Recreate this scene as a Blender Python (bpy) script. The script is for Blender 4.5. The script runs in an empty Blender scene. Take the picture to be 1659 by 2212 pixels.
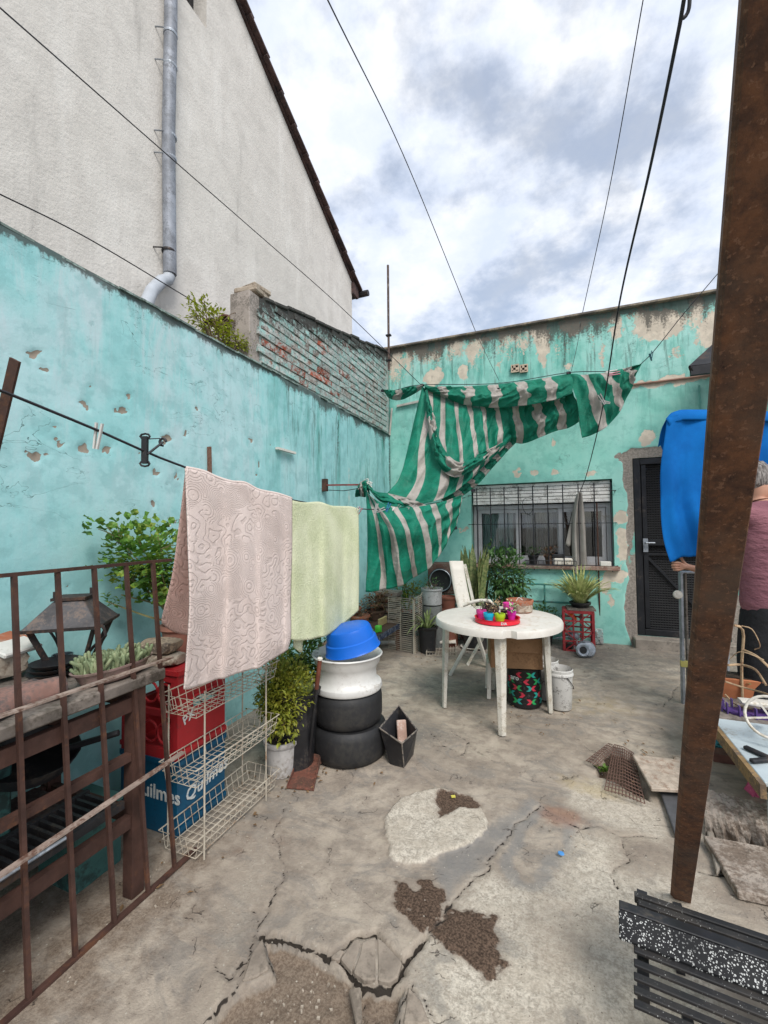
import bpy, bmesh, math, random
import numpy as np
from mathutils import Vector, Matrix
R = math.radians
rnd = random.Random(7)
scene = bpy.context.scene
col = scene.collection

# ------------------------------------------------------------------ camera
CAM = Vector((0, 0, 1.45))
yaw, pitch, roll = R(21.7), R(2.0), R(0.6)
FWD = Vector((-math.sin(yaw)*math.cos(pitch), math.cos(yaw)*math.cos(pitch), math.sin(pitch)))
R0 = Vector((math.cos(yaw), math.sin(yaw), 0))
U0 = R0.cross(FWD)
RT = R0*math.cos(roll) - U0*math.sin(roll)
UP = U0*math.cos(roll) + R0*math.sin(roll)
cd = bpy.data.cameras.new('camera'); cam = bpy.data.objects.new('camera', cd); col.objects.link(cam)
cam.matrix_world = Matrix(((RT.x, UP.x, -FWD.x, CAM.x), (RT.y, UP.y, -FWD.y, CAM.y), (RT.z, UP.z, -FWD.z, CAM.z), (0, 0, 0, 1)))
cd.sensor_fit = 'VERTICAL'; cd.sensor_height = 24; cd.sensor_width = 18; cd.lens = 24*930/2212
cd.clip_start = 0.02; cd.clip_end = 2000
scene.camera = cam
scene.render.resolution_x = 768; scene.render.resolution_y = 1024

# ------------------------------------------------------------------ sky, sun, exposure
world = bpy.data.worlds.new('World'); scene.world = world; world.use_nodes = True
SUN_DIR = Vector((0.42, -0.50, 0.76)).normalized()
SUN_EL = math.asin(SUN_DIR.z); SUN_ROT = math.atan2(SUN_DIR.x, SUN_DIR.y)
def build_world():
    nt = world.node_tree; nt.nodes.clear(); N = nt.nodes.new; L = nt.links.new
    out = N('ShaderNodeOutputWorld'); sky = N('ShaderNodeTexSky'); sky.sky_type = 'NISHITA'; sky.sun_disc = False
    sky.sun_elevation = SUN_EL; sky.sun_rotation = SUN_ROT; sky.air_density = 1.2
    b1 = N('ShaderNodeBackground'); b1.inputs[1].default_value = 0.12; L(sky.outputs[0], b1.inputs[0])
    tc = N('ShaderNodeTexCoord'); sp = N('ShaderNodeSeparateXYZ'); L(tc.outputs['Generated'], sp.inputs[0])
    za = N('ShaderNodeMath'); za.operation = 'ADD'; L(sp.outputs[2], za.inputs[0]); za.inputs[1].default_value = 0.35
    zm = N('ShaderNodeMath'); zm.operation = 'MAXIMUM'; L(za.outputs[0], zm.inputs[0]); zm.inputs[1].default_value = 0.1
    dv = N('ShaderNodeVectorMath'); dv.operation = 'DIVIDE'; L(tc.outputs['Generated'], dv.inputs[0])
    cb = N('ShaderNodeCombineXYZ'); 
    for i in range(3): L(zm.outputs[0], cb.inputs[i])
    L(cb.outputs[0], dv.inputs[1])
    n1 = N('ShaderNodeTexNoise'); n1.inputs['Scale'].default_value = 3.6; n1.inputs['Detail'].default_value = 9; n1.inputs['Roughness'].default_value = .6
    n1.inputs['Distortion'].default_value = .0; L(dv.outputs[0], n1.inputs['Vector'])
    m1 = N('ShaderNodeMapRange'); m1.interpolation_type = 'SMOOTHSTEP'; m1.inputs[1].default_value = .38; m1.inputs[2].default_value = .58
    L(n1.outputs[0], m1.inputs[0])
    n2 = N('ShaderNodeTexNoise'); n2.inputs['Scale'].default_value = 6.5; n2.inputs['Detail'].default_value = 9; n2.inputs['Roughness'].default_value = .6
    ad = N('ShaderNodeVectorMath'); ad.operation = 'ADD'; ad.inputs[1].default_value = (7.3, 2.1, 4); L(dv.outputs[0], ad.inputs[0]); L(ad.outputs[0], n2.inputs['Vector'])
    cr = N('ShaderNodeValToRGB'); cr.color_ramp.elements[0].position = .33; cr.color_ramp.elements[0].color = (.66, .73, .87, 1)
    cr.color_ramp.elements[1].position = .66; cr.color_ramp.elements[1].color = (.91, .925, .955, 1)
    e = cr.color_ramp.elements.new(.50); e.color = (.76, .81, .91, 1)
    L(n2.outputs[0], cr.inputs[0])
    b2 = N('ShaderNodeBackground'); b2.inputs[1].default_value = 1.0; L(cr.outputs[0], b2.inputs[0])
    mx = N('ShaderNodeMixShader')
    mm = N('ShaderNodeMath'); mm.operation = 'MULTIPLY_ADD'; mm.inputs[1].default_value = .56; mm.inputs[2].default_value = .42; L(m1.outputs[0], mm.inputs[0])
    L(mm.outputs[0], mx.inputs[0]); L(b1.outputs[0], mx.inputs[1]); L(b2.outputs[0], mx.inputs[2]); L(mx.outputs[0], out.inputs[0])
build_world()
sd = bpy.data.lights.new('sun', 'SUN'); sd.energy = 2.5; sd.angle = R(24); sd.color = (1, .965, .91)
so = bpy.data.objects.new('sun', sd); col.objects.link(so); so.rotation_euler = SUN_DIR.to_track_quat('Z', 'Y').to_euler(); so.location = (3, -4, 12)
vs = scene.view_settings; vs.view_transform = 'Standard'; vs.look = 'None'; vs.exposure = 0.3; vs.gamma = 1; vs.use_curve_mapping = False

# ------------------------------------------------------------------ picture-to-place helpers (rays of the photograph cut with real planes)
def ray(px, py): return FWD + RT*((px-829.5)/930) - UP*((py-1106)/930)
def D(px, py, d): return CAM + ray(px, py)*d
def G(px, py, z=0.0):
    r = ray(px, py); return CAM + r*((z-CAM.z)/r.z)
def WX(px, py, x=-2.26):
    r = ray(px, py); return CAM + r*(x/r.x)
def WY(px, py, y=5.95):
    r = ray(px, py); return CAM + r*(y/r.y)

# ------------------------------------------------------------------ numpy noise
def vnoise(x, y, seed=0):
    rs = np.random.RandomState(seed); T = rs.rand(256, 256)
    xi = np.floor(x).astype(int); yi = np.floor(y).astype(int); fx = x-xi; fy = y-yi
    fx = fx*fx*(3-2*fx); fy = fy*fy*(3-2*fy)
    a = T[xi & 255, yi & 255]; b = T[(xi+1) & 255, yi & 255]; c = T[xi & 255, (yi+1) & 255]; d = T[(xi+1) & 255, (yi+1) & 255]
    return (a*(1-fx)+b*fx)*(1-fy)+(c*(1-fx)+d*fx)*fy
def fbm(x, y, o=4, seed=0):
    s = 0; a = .5; t = 0
    for i in range(o): s = s+a*vnoise(x*2**i+17.3*i, y*2**i+5.1*i, seed+i); t += a; a *= .5
    return s/t
def sstep(a, b, x):
    t = np.clip((x-a)/(b-a), 0, 1); return t*t*(3-2*t)
def pdist(x, y, pts, closed=False):
    d = np.full(x.shape, 1e9)
    P = list(pts)+([pts[0]] if closed else [])
    for (ax, ay), (bx, by) in zip(P[:-1], P[1:]):
        vx, vy = bx-ax, by-ay; l = vx*vx+vy*vy+1e-12
        t = np.clip(((x-ax)*vx+(y-ay)*vy)/l, 0, 1)
        d = np.minimum(d, (x-ax-t*vx)**2+(y-ay-t*vy)**2)
    return np.sqrt(d)
def inside(x, y, pts):
    r = np.zeros(x.shape, bool); n = len(pts); j = n-1
    for i in range(n):
        xi, yi = pts[i]; xj, yj = pts[j]
        if yi != yj:
            r ^= ((yi > y) != (yj > y)) & (x < (xj-xi)*(y-yi)/(yj-yi)+xi)
        j = i
    return r
def psdf(x, y, pts):
    return np.where(inside(x, y, pts), 1, -1)*pdist(x, y, pts, True)     # positive inside

# ------------------------------------------------------------------ material helpers
class NT:
    def __init__(s, name):
        s.m = bpy.data.materials.new(name); s.m.use_nodes = True; s.t = s.m.node_tree; s.t.nodes.clear()
        s.out = s.t.nodes.new('ShaderNodeOutputMaterial'); s.b = s.t.nodes.new('ShaderNodeBsdfPrincipled'); s.L(s.b.outputs[0], s.out.inputs[0])
        s.tc = s.t.nodes.new('ShaderNodeTexCoord')
    def L(s, a, b): s.t.links.new(a, b)
    def set(s, sock, v):
        if hasattr(v, 'is_linked') or isinstance(v, bpy.types.NodeSocket): s.L(v, sock)
        else: sock.default_value = v
    def n(s, typ, **k):
        nd = s.t.nodes.new(typ)
        for kk, v in k.items(): setattr(nd, kk, v)
        return nd
    def mapping(s, vec, scale=(1, 1, 1), rot=(0, 0, 0), loc=(0, 0, 0)):
        m = s.n('ShaderNodeMapping'); s.L(vec, m.inputs[0]); m.inputs['Scale'].default_value = scale; m.inputs['Rotation'].default_value = rot; m.inputs['Location'].default_value = loc
        return m.outputs[0]
    def noise(s, scale, detail=4, rough=.55, vec=None, dist=0):
        nd = s.n('ShaderNodeTexNoise'); nd.inputs['Scale'].default_value = scale; nd.inputs['Detail'].default_value = detail
        nd.inputs['Roughness'].default_value = rough; nd.inputs['Distortion'].default_value = dist
        s.L(vec if vec is not None else s.tc.outputs['Object'], nd.inputs['Vector']); return nd.outputs[0]
    def mr(s, v, a, b, c=0, d=1, smooth=True):
        m = s.n('ShaderNodeMapRange'); m.interpolation_type = 'SMOOTHSTEP' if smooth else 'LINEAR'
        s.L(v, m.inputs[0]); m.inputs[1].default_value = a; m.inputs[2].default_value = b; m.inputs[3].default_value = c; m.inputs[4].default_value = d; return m.outputs[0]
    def math(s, op, a, b=0.0, c=0.0):
        m = s.n('ShaderNodeMath', operation=op); s.set(m.inputs[0], a); s.set(m.inputs[1], b); s.set(m.inputs[2], c); return m.outputs[0]
    def mix(s, f, a, b, mode='MIX'):
        m = s.n('ShaderNodeMix', data_type='RGBA', blend_type=mode)
        s.set(m.inputs[0], f)
        for sock, v in ((m.inputs[6], a), (m.inputs[7], b)):
            if isinstance(v, tuple): sock.default_value = (*v[:3], 1)
            else: s.L(v, sock)
        return m.outputs[2]
    def bump(s, h, strength=.3, dist=.01, prev=None):
        b = s.n('ShaderNodeBump'); b.inputs['Strength'].default_value = strength; b.inputs['Distance'].default_value = dist; s.L(h, b.inputs['Height'])
        if prev is not None: s.L(prev, b.inputs['Normal'])
        return b.outputs[0]
    def fin(s, c, rough=.7, normal=None, metal=0, spec=.4, alpha=None):
        if isinstance(c, tuple): s.b.inputs['Base Color'].default_value = (*c[:3], 1)
        else: s.L(c, s.b.inputs['Base Color'])
        s.set(s.b.inputs['Roughness'], rough); s.set(s.b.inputs['Metallic'], metal); s.b.inputs['Specular IOR Level'].default_value = spec
        if normal is not None: s.L(normal, s.b.inputs['Normal'])
        return s.m
MC = {}
def mat(name, c, rough=.6, metal=0, var=.2, scale=6, dirt=None, damt=.35, dscale=3.0, bump=.15, bscale=40, bdist=.004, spec=.4, pobj=False, trans=0):
    """weathered material: base colour with noise variation, dirt in patches, fine relief"""
    if name in MC: return MC[name]
    t = NT(name)
    n1 = t.noise(scale, 5, .6)
    a = tuple(x*(1-var) for x in c); b = tuple(min(1, x*(1+var)) for x in c)
    cc = t.mix(t.mr(n1, .3, .7), a, b)
    if pobj:
        oi = t.n('ShaderNodeObjectInfo'); v = t.mr(oi.outputs['Random'], 0, 1, 1-pobj, 1+pobj, False)
        cc = t.mix(1.0, cc, t.n('ShaderNodeCombineColor').outputs[0], 'MULTIPLY') if False else cc
        h = t.n('ShaderNodeHueSaturation'); t.L(v, h.inputs['Value']); t.L(cc, h.inputs['Color']); cc = h.outputs[0]
    if dirt:
        n2 = t.noise(dscale, 7, .65); n3 = t.noise(dscale*9, 3, .6)
        f = t.math('MULTIPLY_ADD', n3, .35, t.math('MULTIPLY', n2, .65))
        th = .72-.5*damt
        cc = t.mix(t.mr(f, th-.06, th+.08), cc, dirt)
    nm = None
    if bump:
        nm = t.bump(t.noise(bscale, 4, .6), bump, bdist)
    t.fin(cc, rough, nm, metal, spec)
    if trans:
        tr = t.n('ShaderNodeBsdfTranslucent'); t.L(cc, tr.inputs[0]); mx = t.n('ShaderNodeMixShader'); mx.inputs[0].default_value = trans
        t.L(t.b.outputs[0], mx.inputs[1]); t.L(tr.outputs[0], mx.inputs[2]); t.L(mx.outputs[0], t.out.inputs[0])
    MC[name] = t.m
    return t.m

# ------------------------------------------------------------------ mesh helpers
class MB:
    def __init__(s): s.v = []; s.f = []; s.uv = {}
    def add(s, vs, fs, uvs=None):
        o = len(s.v); s.v += [Vector(p) for p in vs]
        for i, f in enumerate(fs):
            s.f.append(tuple(o+k for k in f))
            if uvs: s.uv[len(s.f)-1] = [uvs[k] for k in f]
        return s
    def box(s, c, d, rot=None, taper=1.0):
        c = Vector(c); h = Vector(d)/2; P = []
        for z in (-1, 1):
            k = taper if z > 0 else 1
            for x, y in ((-1, -1), (1, -1), (1, 1), (-1, 1)): P.append(Vector((x*h.x*k, y*h.y*k, z*h.z)))
        if rot is not None:
            M = rot.to_3x3() if isinstance(rot, Matrix) else Matrix.Rotation(rot, 3, 'Z')
            P = [M @ p for p in P]
        return s.add([c+p for p in P], [(0, 3, 2, 1), (4, 5, 6, 7), (0, 1, 5, 4), (1, 2, 6, 5), (2, 3, 7, 6), (3, 0, 4, 7)])
    def hexa(s, b, t):
        return s.add(list(b)+list(t), [(0, 3, 2, 1), (4, 5, 6, 7), (0, 1, 5, 4), (1, 2, 6, 5), (2, 3, 7, 6), (3, 0, 4, 7)])
    def beam(s, p0, p1, w, h, up=(0, 0, 1)):
        p0 = Vector(p0); p1 = Vector(p1); d = (p1-p0).normalized(); a = d.cross(Vector(up))
        if a.length < 1e-4: a = d.cross(Vector((1, 0, 0)))
        a.normalize(); b = a.cross(d).normalized(); a = a*w/2; b = b*h/2
        return s.hexa([p0-a-b, p0+a-b, p0+a+b, p0-a+b], [p1-a-b, p1+a-b, p1+a+b, p1-a+b])
    def tube(s, pts, r, n=8, closed=False):
        pts = [Vector(p) for p in pts]; m = len(pts); rr = r if isinstance(r, (list, tuple)) else [r]*m
        V = []; prev = None
        for i, p in enumerate(pts):
            if closed: d = pts[(i+1) % m]-pts[i-1]
            else: d = pts[min(i+1, m-1)]-pts[max(i-1, 0)]
            d.normalize()
            if prev is None:
                a = d.cross(Vector((0, 0, 1)));
                if a.length < .05: a = d.cross(Vector((1, 0, 0)))
            else: a = prev-d*prev.dot(d)
            a.normalize(); prev = a; b = d.cross(a)
            for k in range(n):
                t = 2*math.pi*k/n; V.append(p+(a*math.cos(t)+b*math.sin(t))*rr[i])
        F = []
        for i in range(m if closed else m-1):
            j = (i+1) % m
            for k in range(n): F.append((i*n+k, i*n+(k+1) % n, j*n+(k+1) % n, j*n+k))
        if not closed: F += [tuple(range(n-1, -1, -1)), tuple((m-1)*n+k for k in range(n))]
        return s.add(V, F)
    def lathe(s, prof, c=(0, 0, 0), n=28, M=None, sx=1, sy=1, cap=False):
        c = Vector(c); V = []; F = []
        for r, z in prof:
            for k in range(n):
                t = 2*math.pi*k/n; p = Vector((r*math.cos(t)*sx, r*math.sin(t)*sy, z))
                V.append(c+((M.to_3x3() @ p) if M is not None else p))
        for i in range(len(prof)-1):
            for k in range(n): F.append((i*n+k, i*n+(k+1) % n, (i+1)*n+(k+1) % n, (i+1)*n+k))
        if prof[0][0] > 1e-5: F.append(tuple(range(n-1, -1, -1)))
        if cap: F.append(tuple((len(prof)-1)*n+k for k in range(n)))
        return s.add(V, F)
    def grid(s, P, uv=None, closed=False):
        m = len(P); n = len(P[0]); V = [p for row in P for p in row]; F = []
        for i in range(m-1):
            for j in range(n-1): F.append((i*n+j, i*n+j+1, (i+1)*n+j+1, (i+1)*n+j))
        U = None
        if uv: U = [u for row in uv for u in row]
        return s.add(V, F, U)
    def blob(s, c, r, seed=0, rough=.2, sub=2, rot=None):
        bm = bmesh.new(); bmesh.ops.create_icosphere(bm, subdivisions=sub, radius=1); rr = random.Random(seed)
        o = [rr.random()*6 for _ in range(6)]; V = []
        for v in bm.verts:
            p = v.co; k = 1+rough*(math.sin(p.x*3+o[0])*math.sin(p.y*4+o[1])+.6*math.sin(p.z*5+o[2]+p.x*4)+.5*(rr.random()-.5))
            q = Vector((max(-.8, min(.8, p.x*k*1.1))*r[0], max(-.8, min(.8, p.y*k*1.1))*r[1], max(-.75, min(.75, p.z*k*1.1))*r[2]))
            if rot is not None: q = Matrix.Rotation(rot, 3, 'Z') @ q
            V.append(Vector(c)+q)
        F = [tuple(v.index for v in f.verts) for f in bm.faces]; bm.free(); return s.add(V, F)
    def leaf(s, p, d, up, L, W, bend=.25):
        """one leaf: 6-vertex folded blade"""
        d = d.normalized(); a = d.cross(up)
        if a.length < 1e-3: a = d.cross(Vector((1, 0, 0)))
        a.normalize(); n = a.cross(d); m = p+d*L*.5+n*(-bend*L*.15); t = p+d*L-n*bend*L
        return s.add([p, m+a*W/2+n*W*.15, m, m-a*W/2+n*W*.15, t], [(0, 1, 2), (0, 2, 3), (1, 4, 2), (2, 4, 3)])
    def build(s, name, m, parent=None, loc=None, smooth=None, bevel=0, label=None, kind=None, solid=0, cat=None, group=None):
        me = bpy.data.meshes.new(name)
        o = bpy.data.objects.new(name, me)
        if parent is not None:
            off = parent['_w'] if '_w' in parent.keys() else (0, 0, 0)
        else: off = loc if loc is not None else (0, 0, 0)
        off = Vector(off)
        me.from_pydata([tuple(v-off) for v in s.v], [], s.f)
        if s.uv:
            ul = me.uv_layers.new(name='UVMap')
            for p in me.polygons:
                u = s.uv.get(p.index)
                if u:
                    for k, li in enumerate(p.loop_indices): ul.data[li].uv = u[k]
        me.materials.append(m)
        if smooth is not None:
            me.shade_smooth()
            if smooth < 179: me.set_sharp_from_angle(angle=R(smooth))
        if bevel:
            b = o.modifiers.new('bevel', 'BEVEL'); b.width = bevel; b.segments = 1; b.limit_method = 'ANGLE'; b.angle_limit = R(40)
        if solid:
            b = o.modifiers.new('solid', 'SOLIDIFY'); b.thickness = solid; b.offset = 0
        col.objects.link(o)
        if parent is not None: o.parent = parent; o['_w'] = tuple(off)
        else: o.location = off
        if label: o['label'] = label
        if kind: o['kind'] = kind
        if cat: o['category'] = cat
        if group: o['group'] = group
        return o
def thing(name, label, cat, loc, group=None):
    o = bpy.data.objects.new(name, None); col.objects.link(o); o.location = Vector(loc); o.empty_display_size = .1
    o['_w'] = tuple(Vector(loc)); o['label'] = label; o['category'] = cat
    if group: o['group'] = group
    return o
def copy_thing(root, loc, rotz=0, label=None, scale=1):
    c = root.copy(); col.objects.link(c); c.location = Vector(loc); c.rotation_euler = (0, 0, rotz); c.scale = (scale,)*3
    if label: c['label'] = label
    for ch in list(root.children):
        k = ch.copy(); col.objects.link(k); k.parent = c
        for g in list(ch.children):
            q = g.copy(); col.objects.link(q); q.parent = k
    return c
def text_mb(txt, size, M, extrude=.0015, shear=0, font=None):
    cu = bpy.data.curves.new('t', 'FONT'); cu.body = txt; cu.size = size; cu.extrude = extrude; cu.shear = shear; cu.align_x = 'CENTER'; cu.align_y = 'CENTER'; cu.resolution_u = 2; cu.offset = size*.012
    o = bpy.data.objects.new('t', cu); col.objects.link(o); bpy.context.view_layer.update()
    me = bpy.data.meshes.new_from_object(o.evaluated_get(bpy.context.evaluated_depsgraph_get()))
    mb = MB().add([M @ v.co for v in me.vertices], [tuple(p.vertices) for p in me.polygons])
    bpy.data.objects.remove(o); bpy.data.curves.remove(cu); bpy.data.meshes.remove(me); return mb
def frame(o, x, y):      # 4x4 with given origin, x and y axes
    x = Vector(x).normalized(); y = Vector(y); y = (y-x*y.dot(x)).normalized(); z = x.cross(y)
    return Matrix(((x.x, y.x, z.x, o[0]), (x.y, y.y, z.y, o[1]), (x.z, y.z, z.z, o[2]), (0, 0, 0, 1)))
def crv(pts, n):         # Catmull-Rom through points, n samples
    pts = [Vector(p) for p in pts]
    if len(pts) == 2: return [pts[0].lerp(pts[1], i/(n-1)) for i in range(n)]
    P = [pts[0]*2-pts[1]]+pts+[pts[-1]*2-pts[-2]]
    L = [0]
    for i in range(len(pts)-1): L.append(L[-1]+(pts[i+1]-pts[i]).length)
    out = []
    for i in range(n):
        s = L[-1]*i/(n-1); k = 0
        while k < len(pts)-2 and s > L[k+1]: k += 1
        t = (s-L[k])/max(L[k+1]-L[k], 1e-6); a, b, c, d = P[k:k+4]
        out.append(.5*((2*b)+(c-a)*t+(2*a-5*b+4*c-d)*t*t+(3*b-a-3*c+d)*t**3))
    return out
def grid_sheet(name, X, Y, H, place, masks, m, parent=None, skip=None, kind=None, label=None, cat=None):
    """height-field sheet from numpy coordinate arrays, with painted wear and tone masks (dirt, peeled paint, darker areas) as colour attributes"""
    nx, ny = len(X), len(Y); XX, YY = np.meshgrid(X, Y, indexing='ij'); P = place(XX, YY, H).reshape(-1, 3)
    i, j = np.meshgrid(np.arange(nx-1), np.arange(ny-1), indexing='ij')
    if skip is not None:
        cx = (X[:-1]+X[1:])/2; cy = (Y[:-1]+Y[1:])/2; CX, CY = np.meshgrid(cx, cy, indexing='ij'); keep = ~skip(CX, CY)
        i = i[keep]; j = j[keep]
    i = i.ravel(); j = j.ravel()
    F = np.stack([i*ny+j, (i+1)*ny+j, (i+1)*ny+j+1, i*ny+j+1], 1)
    me = bpy.data.meshes.new(name); me.vertices.add(len(P)); me.vertices.foreach_set('co', P.ravel().astype(np.float32))
    me.loops.add(F.size); me.loops.foreach_set('vertex_index', F.ravel().astype(np.int32))
    me.polygons.add(len(F)); me.polygons.foreach_set('loop_start', (np.arange(len(F))*4).astype(np.int32))
    me.update(); me.validate()
    for nm, arrs in masks.items():
        a = me.color_attributes.new(nm, 'FLOAT_COLOR', 'POINT'); C = np.zeros((len(P), 4), np.float32)
        for k, ar in enumerate(arrs): C[:, k] = np.clip(ar, 0, 1).ravel()
        a.data.foreach_set('color', C.ravel())
    me.shade_smooth(); me.materials.append(m)
    o = bpy.data.objects.new(name, me); col.objects.link(o)
    if parent is not None:
        o.parent = parent; o.matrix_parent_inverse = Matrix.Translation(-Vector(parent['_w']))
    if kind: o['kind'] = kind
    if label: o['label'] = label
    if cat: o['category'] = cat
    return o

# ------------------------------------------------------------------ shared materials
rust = mat('rusty_brown_paint', (.062, .029, .021), .75, 0, .35, 9, (.12, .05, .025), .28, 5, .35, 60)
rust2 = mat('heavy_rust', (.075, .034, .018), .85, .1, .5, 14, (.03, .016, .011), .5, 16, .5, 90)
rustlight = mat('light_rust_edge', (.19, .10, .07), .8, 0, .25, 12, (.12, .05, .03), .4, 9, .3, 80)
wood_grey = mat('weathered_grey_wood', (.20, .17, .145), .85, 0, .35, 7, (.09, .075, .06), .4, 6, .3, 60)
wood_brown = mat('dark_old_wood', (.10, .06, .04), .8, 0, .3, 8, None, .3, 4, .3, 50)
white_pl = mat('white_plastic_weathered', (.66, .62, .55), .5, 0, .10, 5, (.42, .36, .27), .32, 5, .08, 40)
white_wire = mat('cream_coated_wire', (.46, .41, .33), .5, 0, .15, 9, (.28, .17, .10), .3, 14, .1, 60)
black_pl = mat('black_plastic', (.018, .018, .02), .45, 0, .3, 8, (.07, .06, .05), .28, 8, .1, 50)
dark_metal = mat('dark_metal', (.03, .03, .033), .55, .4, .3, 8, (.08, .05, .035), .3, 8, .2, 60)
terracotta = mat('terracotta', (.36, .12, .06), .85, 0, .2, 9, (.30, .22, .17), .36, 7, .2, 60)
soil = mat('potting_soil', (.045, .03, .02), .95, 0, .5, 30, None, .3, 5, .8, 70, .01)
zinc = mat('galvanised_zinc', (.36, .39, .43), .45, .55, .25, 14, (.25, .27, .29), .35, 9, .1, 60)
blue_pl = mat('blue_plastic', (.006, .12, .55), .35, 0, .08, 4, (.02, .12, .42), .15, 6, .05, 30)
red_pl = mat('red_crate_plastic', (.34, .016, .020), .5, 0, .2, 5, (.16, .03, .03), .2, 9, .1, 50)
green_leaf = mat('leaf_green', (.12, .22, .035), .55, 0, .35, 30, (.17, .22, .03), .35, 20, 0, trans=.25)
olive_leaf = mat('leaf_olive', (.20, .23, .025), .5, 0, .4, 30, (.34, .30, .04), .38, 25, 0, trans=.2)
dark_leaf = mat('leaf_dark_green', (.06, .13, .035), .45, 0, .4, 25, (.07, .14, .03), .3, 20, 0, trans=.15)
grey_leaf = mat('succulent_grey_green', (.20, .25, .13), .6, 0, .3, 25, (.28, .30, .17), .35, 25, 0)
red_leaf = mat('leaf_red_bronze', (.16, .06, .035), .6, 0, .4, 30, (.10, .12, .03), .4, 20, 0)
stem_m = mat('woody_stem', (.13, .09, .055), .8, 0, .3, 20, None, .3, 5, .2, 60)
paper = mat('pale_paper', (.62, .60, .55), .8, 0, .1, 9, (.4, .36, .3), .2, 8, .1, 40)
concrete = mat('old_concrete', (.27, .235, .195), .9, 0, .2, 7, (.14, .12, .10), .35, 5, .4, 70)
stone_pale = mat('pale_broken_stone', (.40, .34, .27), .9, 0, .25, 8, (.20, .15, .11), .4, 7, .5, 50)
wire_m = mat('dark_cable', (.02, .02, .025), .6, 0, .1, 9, None, .3, 4, 0)
rubber = mat('black_rubber', (.017, .017, .018), .6, 0, .25, 5, (.035, .033, .03), .32, 3, .1, 60)

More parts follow.
